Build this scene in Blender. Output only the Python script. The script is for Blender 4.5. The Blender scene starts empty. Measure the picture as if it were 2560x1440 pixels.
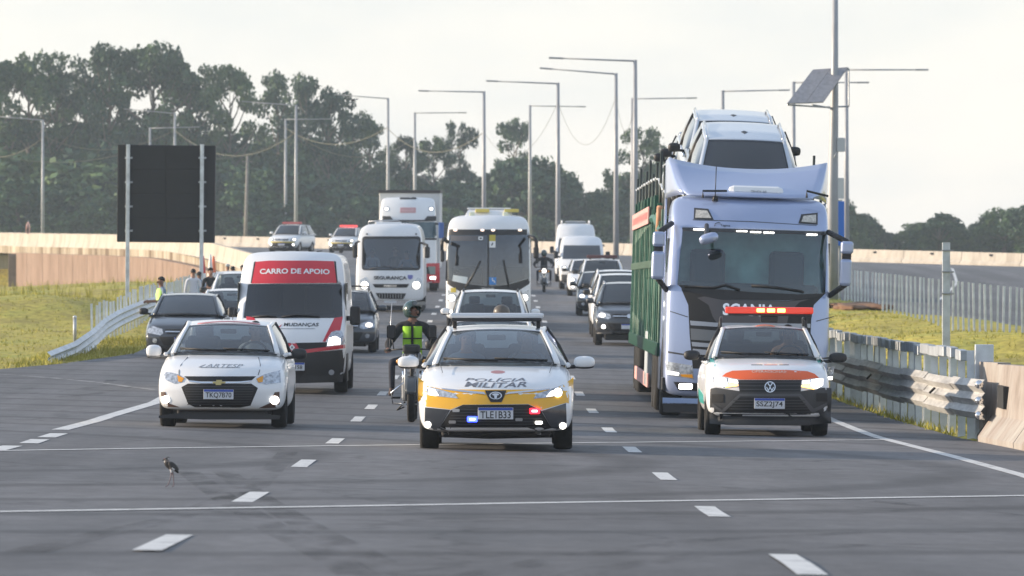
import bpy, bmesh, math, random
import numpy as np
from mathutils import Vector, Matrix
from mathutils.bvhtree import BVHTree

R = math.radians
scene = bpy.context.scene
COL = scene.collection
F, CX, YH, ZC = 13650.0, 1280.0, 640.0, 1.6          # focal length in photo pixels, horizon row, eye height

# ------------------------------------------------------------------ camera, sky, sun, exposure
cam = bpy.data.cameras.new('camera')
cam.sensor_width = 36.0
cam.lens = F / 2560 * 36
cam.shift_y = -(720 - YH) / 2560
cam.clip_start, cam.clip_end = 0.5, 3000
cam.dof.use_dof = True
cam.dof.focus_distance = 66
cam.dof.aperture_fstop = 7.1
camo = bpy.data.objects.new('camera', cam)
camo.location = (0, 0, ZC)
camo.rotation_euler = (R(90), 0, 0)
COL.objects.link(camo)
scene.camera = camo

SUN_EL, SUN_AZ = R(12.0), R(8)      # sun low on the left, a little behind the vehicles
sun_dir = Vector((-math.cos(SUN_EL) * math.cos(SUN_AZ), math.cos(SUN_EL) * math.sin(SUN_AZ), math.sin(SUN_EL)))
world = bpy.data.worlds.new('World')
scene.world = world
world.use_nodes = True
wn, wl = world.node_tree.nodes, world.node_tree.links
bg = wn['Background']
sky = wn.new('ShaderNodeTexSky')
sky.sky_type = 'NISHITA'
sky.sun_disc = False
sky.sun_elevation = SUN_EL
sky.sun_rotation = math.atan2(sun_dir.x, sun_dir.y)
sky.air_density, sky.dust_density, sky.ozone_density = 1.0, 1.0, 2.0
sky.altitude = 600
# thin high cloud that thickens to a pale veil near the horizon, the same all the way round
tc = wn.new('ShaderNodeTexCoord')
sep = wn.new('ShaderNodeSeparateXYZ')
wl.new(tc.outputs['Generated'], sep.inputs[0])
veil = wn.new('ShaderNodeMapRange')
veil.inputs['From Min'].default_value, veil.inputs['From Max'].default_value = 0.0, 0.42
veil.inputs['To Min'].default_value, veil.inputs['To Max'].default_value = 0.95, 0.36
wl.new(sep.outputs['Z'], veil.inputs['Value'])
mp = wn.new('ShaderNodeMapping')
mp.inputs['Scale'].default_value = (1, 1, 3.5)
wl.new(tc.outputs['Generated'], mp.inputs[0])
cl = wn.new('ShaderNodeTexNoise')
cl.inputs['Scale'].default_value = 16.0
cl.inputs['Detail'].default_value = 5
wl.new(mp.outputs[0], cl.inputs['Vector'])
ramp = wn.new('ShaderNodeValToRGB')
ramp.color_ramp.elements[0].position, ramp.color_ramp.elements[1].position = 0.36, 0.62
ramp.color_ramp.elements[0].color = (3.62, 3.58, 3.52, 1)
ramp.color_ramp.elements[1].color = (4.15, 3.94, 3.70, 1)
wl.new(cl.outputs['Fac'], ramp.inputs[0])
mx = wn.new('ShaderNodeMix')
mx.data_type = 'RGBA'
wl.new(veil.outputs[0], mx.inputs[0])
wl.new(sky.outputs[0], mx.inputs[6])
hi = wn.new('ShaderNodeMapRange')          # cloud turns from cream at the horizon to blue-white overhead
hi.inputs['From Min'].default_value, hi.inputs['From Max'].default_value = .06, .5
wl.new(sep.outputs['Z'], hi.inputs['Value'])
tint = wn.new('ShaderNodeMix'); tint.data_type = 'RGBA'
wl.new(hi.outputs[0], tint.inputs[0]); wl.new(ramp.outputs[0], tint.inputs[6]); tint.inputs[7].default_value = (3.75, 4.15, 4.75, 1)
wl.new(tint.outputs[2], mx.inputs[7])
wl.new(mx.outputs[2], bg.inputs['Color'])
bg.inputs['Strength'].default_value = 0.15

sl = bpy.data.lights.new('sun', 'SUN')
sl.energy = 4.0
sl.angle = R(0.5)
sl.color = (1.0, 0.82, 0.62)
slo = bpy.data.objects.new('sun', sl)
slo.rotation_euler = sun_dir.to_track_quat('Z', 'Y').to_euler()
COL.objects.link(slo)

vs = scene.view_settings
vs.view_transform, vs.look = 'Standard', 'None'
vs.exposure, vs.gamma = 0.84, 1.0
vs.use_curve_mapping = False
scene.render.engine = 'CYCLES'
scene.cycles.use_denoising = True
scene.cycles.max_bounces = 8
scene.cycles.transparent_max_bounces = 12
scene.cycles.volume_bounces = 1
HAZE = 0.00026

# ------------------------------------------------------------------ materials
M = {}
def mat(name, col=(.5, .5, .5), rough=.5, metal=0., coat=0., emit=None, es=1., noise=0., nscale=20., bump=0., spec=.5):
    if name in M: return M[name]
    m = bpy.data.materials.new(name); m.use_nodes = True
    n, l = m.node_tree.nodes, m.node_tree.links
    p = n['Principled BSDF']
    p.inputs['Base Color'].default_value = (*col, 1)
    p.inputs['Roughness'].default_value = rough
    p.inputs['Metallic'].default_value = metal
    p.inputs['Specular IOR Level'].default_value = spec
    if coat:
        p.inputs['Coat Weight'].default_value = coat
        p.inputs['Coat Roughness'].default_value = .04
    if emit:
        p.inputs['Emission Color'].default_value = (*emit, 1)
        p.inputs['Emission Strength'].default_value = es
    if noise or bump:
        t = n.new('ShaderNodeTexCoord'); z = n.new('ShaderNodeTexNoise')
        z.inputs['Scale'].default_value = nscale; z.inputs['Detail'].default_value = 6
        l.new(t.outputs['Object'], z.inputs['Vector'])
        if noise:
            r = n.new('ShaderNodeValToRGB')
            r.color_ramp.elements[0].position, r.color_ramp.elements[1].position = .3, .7
            r.color_ramp.elements[0].color = (*[c * (1 - noise) for c in col], 1)
            r.color_ramp.elements[1].color = (*[min(1, c * (1 + noise)) for c in col], 1)
            l.new(z.outputs['Fac'], r.inputs[0]); l.new(r.outputs[0], p.inputs['Base Color'])
        if bump:
            b = n.new('ShaderNodeBump'); b.inputs['Strength'].default_value = bump; b.inputs['Distance'].default_value = .02
            l.new(z.outputs['Fac'], b.inputs['Height']); l.new(b.outputs[0], p.inputs['Normal'])
    M[name] = m
    return m

def glass(name, tint=(.55, .62, .62), gain=1.6):
    if name in M: return M[name]
    m = bpy.data.materials.new(name); m.use_nodes = True
    n, l = m.node_tree.nodes, m.node_tree.links
    n.clear()
    o = n.new('ShaderNodeOutputMaterial'); mixn = n.new('ShaderNodeMixShader')
    t = n.new('ShaderNodeBsdfTransparent'); t.inputs[0].default_value = (*tint, 1)
    g = n.new('ShaderNodeBsdfGlossy'); g.inputs['Roughness'].default_value = .03
    f = n.new('ShaderNodeFresnel'); f.inputs[0].default_value = 1.52
    k = n.new('ShaderNodeMath'); k.operation = 'MULTIPLY'; k.inputs[1].default_value = gain; k.use_clamp = True
    l.new(f.outputs[0], k.inputs[0]); l.new(k.outputs[0], mixn.inputs[0])
    l.new(t.outputs[0], mixn.inputs[1]); l.new(g.outputs[0], mixn.inputs[2]); l.new(mixn.outputs[0], o.inputs[0])
    M[name] = m
    return m

def ramp_mat(name, stops, scale, rough=.9, vec=(1, 1, 1), detail=8, bump=.3, second=None, coords='Object', spec=.3):
    m = bpy.data.materials.new(name); m.use_nodes = True
    n, l = m.node_tree.nodes, m.node_tree.links
    p = n['Principled BSDF']; p.inputs['Roughness'].default_value = rough
    p.inputs['Specular IOR Level'].default_value = spec
    t = n.new('ShaderNodeTexCoord'); mpn = n.new('ShaderNodeMapping'); mpn.inputs['Scale'].default_value = vec
    z = n.new('ShaderNodeTexNoise'); z.inputs['Scale'].default_value = scale; z.inputs['Detail'].default_value = detail
    z.inputs['Roughness'].default_value = .6
    l.new(t.outputs[coords], mpn.inputs[0]); l.new(mpn.outputs[0], z.inputs['Vector'])
    r = n.new('ShaderNodeValToRGB')
    while len(r.color_ramp.elements) < len(stops): r.color_ramp.elements.new(.5)
    for e, (pos, c) in zip(r.color_ramp.elements, stops):
        e.position = pos; e.color = (*c, 1)
    l.new(z.outputs['Fac'], r.inputs[0])
    out = r.outputs[0]
    if second:                       # (scale, vec, lo, hi) multiplies by a second noise
        sc, v2, lo, hi = second
        m2 = n.new('ShaderNodeMapping'); m2.inputs['Scale'].default_value = v2
        z2 = n.new('ShaderNodeTexNoise'); z2.inputs['Scale'].default_value = sc; z2.inputs['Detail'].default_value = 6
        l.new(t.outputs[coords], m2.inputs[0]); l.new(m2.outputs[0], z2.inputs['Vector'])
        mr = n.new('ShaderNodeMapRange')
        mr.inputs['From Min'].default_value, mr.inputs['From Max'].default_value = .3, .7
        mr.inputs['To Min'].default_value, mr.inputs['To Max'].default_value = lo, hi
        l.new(z2.outputs['Fac'], mr.inputs['Value'])
        mm = n.new('ShaderNodeMix'); mm.data_type = 'RGBA'; mm.blend_type = 'MULTIPLY'; mm.inputs[0].default_value = 1
        l.new(out, mm.inputs[6]); l.new(mr.outputs[0], mm.inputs[7])
        out = mm.outputs[2]
    l.new(out, p.inputs['Base Color'])
    if bump:
        b = n.new('ShaderNodeBump'); b.inputs['Strength'].default_value = bump; b.inputs['Distance'].default_value = .02
        l.new(z.outputs['Fac'], b.inputs['Height']); l.new(b.outputs[0], p.inputs['Normal'])
    M[name] = m
    return m

WHITE = mat('white_paint', (.78, .79, .80), .32, coat=.6, noise=.03, nscale=3)
SILVER = mat('silver_paint', (.55, .60, .66), .3, metal=.35, coat=.6)
BLACKP = mat('black_paint', (.012, .013, .016), .25, coat=.8)
DARKP = mat('dark_grey_paint', (.035, .04, .05), .28, coat=.8)
GREYP = mat('grey_paint', (.25, .27, .29), .3, coat=.6)
CABBLUE = mat('pale_blue_metallic_paint', (.36, .43, .62), .3, metal=.4, coat=.7, noise=.03, nscale=2)
YELLOW = mat('yellow_paint', (.80, .42, .015), .35, coat=.5)
ORANGE = mat('orange_paint', (.78, .12, .02), .4, coat=.5)
REDP = mat('red_paint', (.55, .015, .03), .35, coat=.5)
TEAL = mat('teal_paint', (.05, .42, .36), .4, coat=.4)
PLASTIC = mat('black_plastic', (.018, .018, .02), .55)
PLASTIC2 = mat('charcoal_plastic', (.04, .042, .047), .5)
GRILLE = mat('dark_grille', (.006, .006, .007), .6)
RUBBER = mat('tyre_rubber', (.012, .012, .012), .85, noise=.3, nscale=30)
ALLOY = mat('alloy', (.45, .46, .48), .35, metal=.8)
STEEL = mat('dull_steel', (.30, .31, .32), .45, metal=.7)
CHROME = mat('chrome', (.75, .75, .76), .12, metal=1.)
LAMP = mat('lamp_housing', (.45, .48, .52), .12, metal=.4, coat=1., noise=.5, nscale=25)
LIT = mat('lit_lamp', (.9, .9, .9), .2, emit=(1, .95, .85), es=3.2)
LITW = mat('lit_headlight', (.9, .9, .9), .2, emit=(1, .86, .68), es=2.2)
AMBER = mat('amber_lens', (.75, .32, .02), .2, coat=.6)
LITA = mat('lit_amber', (.9, .5, .1), .2, emit=(1, .52, .12), es=3.2)
LITB = mat('lit_blue', (.05, .08, .9), .2, emit=(.04, .07, 1), es=4)
LITBC = mat('lit_blue_core', (.6, .7, 1), .2, emit=(.55, .65, 1), es=5)
LITR = mat('lit_red', (.9, .03, .06), .2, emit=(1, .015, .03), es=3)
LITRC = mat('lit_red_core', (.9, .6, .6), .2, emit=(1, .65, .65), es=4)
REDLENS = mat('red_lens', (.70, .035, .02), .2, coat=.6, emit=(.9, .06, .02), es=.25)
PLATE = mat('plate_white', (.62, .64, .68), .4)
PLATEB = mat('plate_blue', (.03, .08, .42), .4)
INK = mat('dark_ink', (.02, .022, .026), .5)
GREYINK = mat('grey_ink', (.16, .17, .2), .5)
WINK = mat('white_ink', (.8, .8, .8), .5)
INTERIOR = mat('cabin_trim', (.06, .065, .07), .8)
SEAT = mat('seat_cloth', (.05, .054, .062), .9)
DGLASS = mat('tinted_glass', (.012, .016, .02), .06, spec=.8, coat=.6)
GL = glass('car_glass', (.55, .63, .64), 2.1)
GLD = glass('dark_car_glass', (.22, .25, .27), 1.5)
GALV = mat('galvanised_steel', (.56, .60, .64), .42, metal=.25, noise=.22, nscale=4, bump=.1)
GALVD = mat('weathered_galvanised', (.38, .41, .44), .5, metal=.35, noise=.25, nscale=5)
POLE = mat('pole_paint', (.33, .34, .36), .5, metal=.2, noise=.1, nscale=2)
SKIN = mat('skin', (.36, .19, .125), .6)
SKIN2 = mat('skin_brown', (.20, .10, .065), .6)
HAIR = mat('black_hair', (.012, .010, .009), .7)
SHIRTK = mat('black_cloth', (.014, .014, .016), .9)
SHIRTW = mat('white_cloth', (.62, .63, .68), .9)
SHIRTB = mat('blue_grey_cloth', (.16, .22, .30), .9)
JEANS = mat('dark_jeans', (.02, .025, .04), .9)
BOOT = mat('brown_boot', (.06, .035, .025), .7)
HIVIS = mat('hivis_green', (.26, .52, .03), .85)
HIVISP = mat('hivis_pale', (.55, .85, .22), .7)
GREENP = mat('green_truck_paint', (.012, .10, .06), .45, noise=.3, nscale=3)
GREENL = mat('faded_green_paint', (.13, .22, .16), .6, noise=.25, nscale=6)
PINKB = mat('pink_board', (.62, .33, .30), .6, noise=.15, nscale=9)

# ------------------------------------------------------------------ mesh helpers
def link(name, me, parent=None, m=None, smooth=False):
    o = bpy.data.objects.new(name, me)
    COL.objects.link(o)
    if parent: o.parent = parent
    if m:
        for x in (m if isinstance(m, (list, tuple)) else [m]): me.materials.append(x)
    if smooth: me.polygons.foreach_set('use_smooth', [True] * len(me.polygons))
    return o
def from_bm(name, bm, parent=None, m=None, smooth=False):
    me = bpy.data.meshes.new(name); bm.to_mesh(me); bm.free()
    return link(name, me, parent, m, smooth)
def tag(o, label=None, cat=None, group=None, kind=None):
    if label: o['label'] = label
    if cat: o['category'] = cat
    if group: o['group'] = group
    if kind: o['kind'] = kind
    return o
def thing(name, label, cat, loc, rot=(0, 0, 0), group=None):
    o = bpy.data.objects.new(name, None); COL.objects.link(o)
    o.empty_display_size = .3
    o.location = loc; o.rotation_euler = rot
    return tag(o, label, cat, group)
def children(o): return [c for c in o.children]
def copy_tree(o, parent=None):
    c = o.copy(); COL.objects.link(c)
    c.parent = parent
    for ch in children(o): copy_tree(ch, c)
    return c

def add_box(bm, c, s, rot=None, bevel=0., seg=2):
    r = bmesh.ops.create_cube(bm, size=1)
    vs_ = r['verts']
    bmesh.ops.scale(bm, vec=s, verts=vs_)
    if bevel:
        es = list({e for v in vs_ for e in v.link_edges})
        b = bmesh.ops.bevel(bm, geom=es, offset=bevel, segments=seg, affect='EDGES', profile=.5)
        vs_ = list({v for f in b['faces'] for v in f.verts} | {v for v in vs_ if v.is_valid})
    if rot: bmesh.ops.rotate(bm, verts=vs_, cent=(0, 0, 0), matrix=rot)
    bmesh.ops.translate(bm, vec=c, verts=vs_)
    return vs_
def box(name, parent, c, s, m, bevel=0., rot=None, seg=2):
    bm = bmesh.new(); add_box(bm, c, s, rot, bevel, seg)
    return from_bm(name, bm, parent, m, False)
def add_tube(bm, pts, r, n=8, cap=True):
    pts = [Vector(p) for p in pts]
    rr = r if isinstance(r, (list, tuple)) else [r] * len(pts)
    rings = []
    up = Vector((0, 0, 1))
    for i, p in enumerate(pts):
        t = (pts[min(i + 1, len(pts) - 1)] - pts[max(i - 1, 0)]).normalized()
        a = t.cross(up)
        if a.length < 1e-3: a = t.cross(Vector((0, 1, 0)))
        a.normalize(); b = a.cross(t)
        rings.append([bm.verts.new(p + (a * math.cos(2 * math.pi * k / n) + b * math.sin(2 * math.pi * k / n)) * rr[i]) for k in range(n)])
    for q, w in zip(rings, rings[1:]):
        for k in range(n): bm.faces.new((q[k], q[(k + 1) % n], w[(k + 1) % n], w[k]))
    if cap:
        bm.faces.new(rings[0][::-1]); bm.faces.new(rings[-1])
def tube(name, parent, pts, r, m, n=8):
    bm = bmesh.new(); add_tube(bm, pts, r, n)
    bmesh.ops.recalc_face_normals(bm, faces=bm.faces)
    return from_bm(name, bm, parent, m, True)
def lathe(name, parent, prof, c, axis, m, n=28, smooth=True):
    """prof: (r, h) pairs along axis"""
    bm = bmesh.new(); rings = []
    for r, h in prof:
        ring = []
        for k in range(n):
            a = 2 * math.pi * k / n
            x, y = r * math.cos(a), r * math.sin(a)
            p = {'x': (h, x, y), 'y': (x, h, y), 'z': (x, y, h)}[axis]
            ring.append(bm.verts.new(Vector(p) + Vector(c)))
        rings.append(ring)
    for q, w in zip(rings, rings[1:]):
        for k in range(n): bm.faces.new((q[k], q[(k + 1) % n], w[(k + 1) % n], w[k]))
    for ring in (rings[0], rings[-1]):
        if (ring[0].co - ring[n // 2].co).length > 1e-4: bm.faces.new(ring)
    bmesh.ops.remove_doubles(bm, verts=bm.verts, dist=1e-5)
    bmesh.ops.recalc_face_normals(bm, faces=bm.faces)
    return from_bm(name, bm, parent, m, smooth)
def grid(name, parent, rows, m, smooth=True, thick=0.):
    """rows: list of lists of points"""
    bm = bmesh.new()
    g = [[bm.verts.new(p) for p in r] for r in rows]
    for a, b in zip(g, g[1:]):
        for i in range(len(a) - 1): bm.faces.new((a[i], a[i + 1], b[i + 1], b[i]))
    bmesh.ops.remove_doubles(bm, verts=bm.verts, dist=1e-5)
    bmesh.ops.recalc_face_normals(bm, faces=bm.faces)
    if thick: bmesh.ops.solidify(bm, geom=bm.faces[:], thickness=thick)
    return from_bm(name, bm, parent, m, smooth)
def bake(o):
    """replace object's mesh by its evaluated (modifier) result"""
    dg = bpy.context.evaluated_depsgraph_get()
    dg.update()
    me = bpy.data.meshes.new_from_object(o.evaluated_get(dg))
    old = o.data
    o.modifiers.clear()
    o.data = me
    bpy.data.meshes.remove(old)
    return o
def bvh_of(o):
    bm = bmesh.new(); bm.from_mesh(o.data)
    t = BVHTree.FromBMesh(bm); bm.free()
    return t

def loft(name, parent, secs, m, sub=2, cols=5):
    """secs: list of (y, curv, pts) with pts = half contour [(x,z[,dy])] bottom to top; crown given as 4th item"""
    bm = bmesh.new(); rings = []
    fr = [(-1 + 2 * j / (cols - 1)) for j in range(cols)]
    caps = []
    for sc in secs:
        y, c, pts = sc[0], sc[1], sc[2]
        crown = sc[3] if len(sc) > 3 else .0
        hw = max(p[0] for p in pts)
        def yy(x, dy, y=y, c=c, hw=hw): return y + c * (abs(x) / hw) ** 2.2 + dy
        full = [[None] * cols for _ in pts]
        ring = []
        for i, p in enumerate(pts):
            dy = p[2] if len(p) > 2 else 0
            for j in (0, cols - 1):
                full[i][j] = bm.verts.new((fr[j] * p[0], yy(p[0], dy), p[1]))
        for i in (0, len(pts) - 1):
            p = pts[i]; dy = p[2] if len(p) > 2 else 0
            for j in range(1, cols - 1):
                cz = crown * (1 - fr[j] ** 2) if i else 0
                full[i][j] = bm.verts.new((fr[j] * p[0], yy(fr[j] * p[0], dy), p[1] + cz))
        n = len(pts)
        ring = [full[i][cols - 1] for i in range(n)] + [full[n - 1][j] for j in range(cols - 2, 0, -1)] + \
               [full[i][0] for i in range(n - 1, -1, -1)] + [full[0][j] for j in range(1, cols - 1)]
        rings.append(ring); caps.append((full, yy, pts))
    for a, b in zip(rings, rings[1:]):
        k = len(a)
        for i in range(k): bm.faces.new((a[i], a[(i + 1) % k], b[(i + 1) % k], b[i]))
    for full, yy, pts in (caps[0], caps[-1]):
        for i in range(1, len(pts) - 1):
            p = pts[i]; dy = p[2] if len(p) > 2 else 0
            for j in range(1, cols - 1): full[i][j] = bm.verts.new((fr[j] * p[0], yy(fr[j] * p[0], dy), p[1]))
        for i in range(len(pts) - 1):
            for j in range(cols - 1): bm.faces.new((full[i][j], full[i][j + 1], full[i + 1][j + 1], full[i + 1][j]))
    bmesh.ops.recalc_face_normals(bm, faces=bm.faces)
    o = from_bm(name, bm, parent, m, True)
    if sub:
        s = o.modifiers.new('s', 'SUBSURF'); s.levels = sub; s.render_levels = sub
        bake(o)
    return o

AX = {'y': (lambda a, b: (Vector((a, -6, b)), Vector((0, 1, 0)))),
      'z': (lambda a, b: (Vector((a, b, 9)), Vector((0, 0, -1)))),
      'x-': (lambda a, b: (Vector((-6, a, b)), Vector((1, 0, 0)))),
      'x+': (lambda a, b: (Vector((6, a, b)), Vector((-1, 0, 0))))}
def _project(bm, bvh, axis, off, depth, step):
    bmesh.ops.triangulate(bm, faces=bm.faces[:])
    i0, i1 = {'y': (0, 2), 'z': (0, 1), 'x-': (1, 2), 'x+': (1, 2)}[axis]
    if step:
        for i in (0, 1):
            vals = [v.co[i] for v in bm.verts]
            lo, hi = min(vals), max(vals)
            k = int((hi - lo) / step)
            for q in range(1, k + 1):
                c = lo + (hi - lo) * q / (k + 1)
                no = Vector((1, 0, 0)) if i == 0 else Vector((0, 1, 0))
                co = no * c
                bmesh.ops.bisect_plane(bm, geom=bm.verts[:] + bm.edges[:] + bm.faces[:], plane_co=co, plane_no=no, dist=1e-6)
    d = None; last = None; miss = []
    for v in bm.verts:
        o, d = AX[axis](v.co[0], v.co[1])
        h = bvh.ray_cast(o, d)
        if h[0] is None: miss.append((v, o)); continue
        v.co = h[0] - d * off; last = h[0]
    if miss:
        ok = [v for v in bm.verts if all(v is not q for q, _ in miss)]
        for v, o in miss:
            best = min(ok, key=lambda w: (w.co - (o + d * max(0., (w.co - o).dot(d)))).length_squared) if ok else None
            dist = (best.co - o).dot(d) if best else 6
            v.co = o + d * dist
    bmesh.ops.recalc_face_normals(bm, faces=bm.faces)
    if sum(f.normal.dot(d) for f in bm.faces) > 0: bmesh.ops.reverse_faces(bm, faces=bm.faces[:])
    be = [e for e in bm.edges if len(e.link_faces) == 1]
    for e in be: e.smooth = False
    if depth:
        r = bmesh.ops.extrude_edge_only(bm, edges=be)
        nv = [g for g in r['geom'] if isinstance(g, bmesh.types.BMVert)]
        for v in nv: v.co += d * depth
def patch(name, parent, poly, m, bvh, axis='y', off=.004, depth=.02, step=.06):
    bm = bmesh.new()
    bm.faces.new([bm.verts.new((a, b, 0)) for a, b in poly])
    _project(bm, bvh, axis, off, depth, step)
    return from_bm(name, bm, parent, m, True)
def circ(cx, cz, rx, rz=None, n=16):
    rz = rz or rx
    return [(cx + rx * math.cos(2 * math.pi * k / n), cz + rz * math.sin(2 * math.pi * k / n)) for k in range(n)]
def rect(x0, z0, x1, z1, r=0.):
    if not r: return [(x0, z0), (x1, z0), (x1, z1), (x0, z1)]
    out = []
    for cx, cz, a0 in ((x1 - r, z0 + r, -90), (x1 - r, z1 - r, 0), (x0 + r, z1 - r, 90), (x0 + r, z0 + r, 180)):
        for k in range(4):
            a = R(a0 + 30 * k); out.append((cx + r * math.cos(a), cz + r * math.sin(a)))
    return out
def text_mesh(txt, bold=0., shear=0., flip=1):
    cu = bpy.data.curves.new('t', 'FONT'); cu.body = txt; cu.offset = bold; cu.shear = shear; cu.resolution_u = 3
    o = bpy.data.objects.new('t', cu); COL.objects.link(o)
    dg = bpy.context.evaluated_depsgraph_get(); dg.update()
    me = bpy.data.meshes.new_from_object(o.evaluated_get(dg))
    bpy.data.objects.remove(o); bpy.data.curves.remove(cu)
    return me
def text_patch(name, parent, txt, x0, z0, x1, z1, m, bvh, axis='y', off=.008, bold=.02, shear=0., step=.12, rise=0.):
    me = text_mesh(txt, bold, shear)
    bm = bmesh.new(); bm.from_mesh(me); bpy.data.meshes.remove(me)
    xs = [v.co.x for v in bm.verts]; ys = [v.co.y for v in bm.verts]
    a, b, c, d = min(xs), max(xs), min(ys), max(ys)
    for v in bm.verts:
        t = (v.co.x - a) / (b - a)
        v.co = Vector((x0 + t * (x1 - x0), z0 + (v.co.y - c) / (d - c) * (z1 - z0) + rise * 4 * t * (1 - t), 0))
    _project(bm, bvh, axis, off, .003, step)
    return from_bm(name, bm, parent, m, False)
def plane_bvh(pts):
    return BVHTree.FromPolygons([Vector(p) for p in pts], [list(range(len(pts)))])

# ------------------------------------------------------------------ ground geometry from the photograph
PR = [(-60, .75), (0, .45), (15, .18), (29, -.04), (41, -.32), (53, -.54), (65, -.705), (77, -.86), (89, -.93), (101, -.956), (125, -.88),
      (149, -.736), (161, -.617), (173, -.49), (185, -.39), (197, -.26), (209, -.13), (221, -.02), (240, .2), (260, .5), (280, .88),
      (300, 1.22), (317, 1.46), (340, 1.53), (370, 1.55), (423, 1.85), (465, 1.88), (900, 2.2)]
PD, PZ = [p[0] for p in PR], [p[1] for p in PR]
def zr(x, d):
    return float(np.interp(d, PD, PZ)) + .02 * (1.3 - max(-60., min(45., x)))
def slope(d): return (zr(0, d + 3) - zr(0, d - 3)) / 6
def P(px, py, d): return Vector(((px - CX) * d / F, d, ZC - (py - YH) * d / F))
def at(px, py):
    f = lambda d: ZC - (py - YH) * d / F - zr((px - CX) * d / F, d)
    lo = 15.
    while lo < 420:
        if f(lo) > 0 >= f(lo + 1):
            a, b = lo, lo + 1
            for _ in range(30):
                c = (a + b) / 2
                if f(c) > 0: a = c
                else: b = c
            return ((px - CX) * a / F, a)
        lo += 1
    return ((px - CX) * 300 / F, 300.)
XRD = [29, 41, 53, 65, 77, 89, 101, 149, 161, 173, 197, 221, 300]
XRX = [1.53, 1.50, 1.48, 1.43, 1.37, 1.31, 1.25, 1.12, 1.07, 1.03, .94, .87, .55]
def XR(d): return float(np.interp(d, XRD, XRX))

ROAD = [(-45, -25), (7.6, -25), (7.0, 40), (6.42, 71), (6.28, 77), (6.08, 90), (5.92, 103), (5.85, 125), (5.95, 165), (7.2, 188), (10, 190), (12.8, 172),
        (16, 140), (22, 115), (48, 105), (60, 329), (34.8, 370.6), (24.1, 388.6), (2.6, 423.6), (-22.8, 465.6), (-47, 506), (-75, 551),
        (-72, 460), (-36, 380), (-22, 330), (-12, 260), (-9.6, 215), (-10, 190), (-9.7, 165), (-9.0, 140), (-8.8, 127), (-9.6, 116), (-10.4, 110.5), (-14, 110), (-45, 110)]
def inside(x, y, poly=ROAD):
    c = False; j = len(poly) - 1
    for i in range(len(poly)):
        xi, yi = poly[i]; xj, yj = poly[j]
        if (yi > y) != (yj > y) and x < (xj - xi) * (y - yi) / (yj - yi) + xi: c = not c
        j = i
    return c
def edge_dist(x, y, poly=ROAD):
    best = 1e9; j = len(poly) - 1
    for i in range(len(poly)):
        ax, ay = poly[j]; bx, by = poly[i]
        dx, dy = bx - ax, by - ay
        t = max(0, min(1, ((x - ax) * dx + (y - ay) * dy) / (dx * dx + dy * dy)))
        q = (x - ax - t * dx) ** 2 + (y - ay - t * dy) ** 2
        if q < best: best = q
        j = i
    return math.sqrt(best)
CTRL = [(-12, 170, .45), (-9.8, 170, .25), (-31, 330, -.9), (-19.4, 300, .2), (-24, 310, -.35), (-15, 260, .35), (-12, 225, .45), (-20, 230, .25), (-30, 260, -.9),
        (-30, 112, -.75), (-20, 112, -.7), (-12, 113, -.72), (-14, 135, -.55), (-20, 150, -.45), (-30, 180, -.8), (-45, 150, -1.2), (-60, 300, -1.6), (-11, 150, -.45), (-11.5, 195, .1),
        (11.1, 119, -.05), (10.5, 170, .22), (13, 119, -.1), (8.2, 100, -.62), (7.6, 112, -.55), (8.2, 130, -.32), (8.6, 150, -.05), (9.6, 172, .25), (7.5, 175, -.2),
        (10, 90, -.75), (14, 80, -.7), (8, 60, -.4), (20, 60, -.3), (30, 90, -.5), (-60, 90, -.5), (-50, 0, 1.), (30, 0, .3), (14, 105, -.3),
        (60, 300, -.5), (45, 360, 0), (60, 450, .5), (0, 460, 1.0), (-30, 500, 1.0), (-90, 500, 0), (-120, 300, -2), (120, 300, -1), (0, 700, 2), (-150, 700, 2), (150, 700, 1), (0, 950, 3)]
CT = np.array(CTRL)
def zidw(x, d):
    w = 1. / (((CT[:, 0] - x) ** 2 + (CT[:, 1] - d) ** 2 * .35 + .3) ** 1.6)
    return float((w * CT[:, 2]).sum() / w.sum())
def terrain(x, d):
    e = edge_dist(x, d)
    viaduct = (x < -8 and d > 222)
    if inside(x, d):
        if viaduct and e < 5 and d < 470: return min(zr(x, d) - .5, zidw(x, d) - .1)
        return zr(x, d) - .12
    if viaduct: return min(zidw(x, d), zr(x, d) - .5)
    t = min(1, max(0, (e - .15) / (5.0 if x < 0 else 3.2))); t = t * t * (3 - 2 * t)
    bump_ = .05 * math.sin(x * 1.9 + d * .31) * math.sin(d * .23 + x * .7) * t
    return (zr(x, d) - .02) * (1 - t) + zidw(x, d) * t + bump_

# ground sheet
def axis_vals(segs):
    out = []
    for a, b, st in segs:
        k = max(1, int(round((b - a) / st)))
        out += [a + (b - a) * i / k for i in range(k)]
    return out + [segs[-1][1]]
gx = axis_vals([(-250, -60, 12), (-60, -16, 2.5), (-16, -7.5, .5), (-7.5, 5.5, 2.6), (5.5, 13, .5), (13, 30, 2), (30, 60, 5), (60, 250, 15)])
gy = axis_vals([(-40, 60, 10), (60, 104, 2.0), (104, 180, 1.2), (180, 300, 3), (300, 560, 6), (560, 900, 30)])
verts = [(x, y, terrain(x, y)) for y in gy for x in gx]
nx = len(gx)
faces = [(j * nx + i, j * nx + i + 1, (j + 1) * nx + i + 1, (j + 1) * nx + i) for j in range(len(gy) - 1) for i in range(nx - 1)]
me = bpy.data.meshes.new('grass_ground'); me.from_pydata(verts, [], faces)
GRASS = ramp_mat('grass_soil', [(.24, (.20, .13, .07)), (.36, (.32, .26, .06)), (.52, (.45, .38, .07)), (.68, (.30, .31, .06))], .35, 1., (1, .6, 1), bump=.8,
                 second=(5., (1, .45, 1), .65, 1.25))
ground = tag(link('grass_ground', me, None, GRASS, True), kind='structure')

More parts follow.
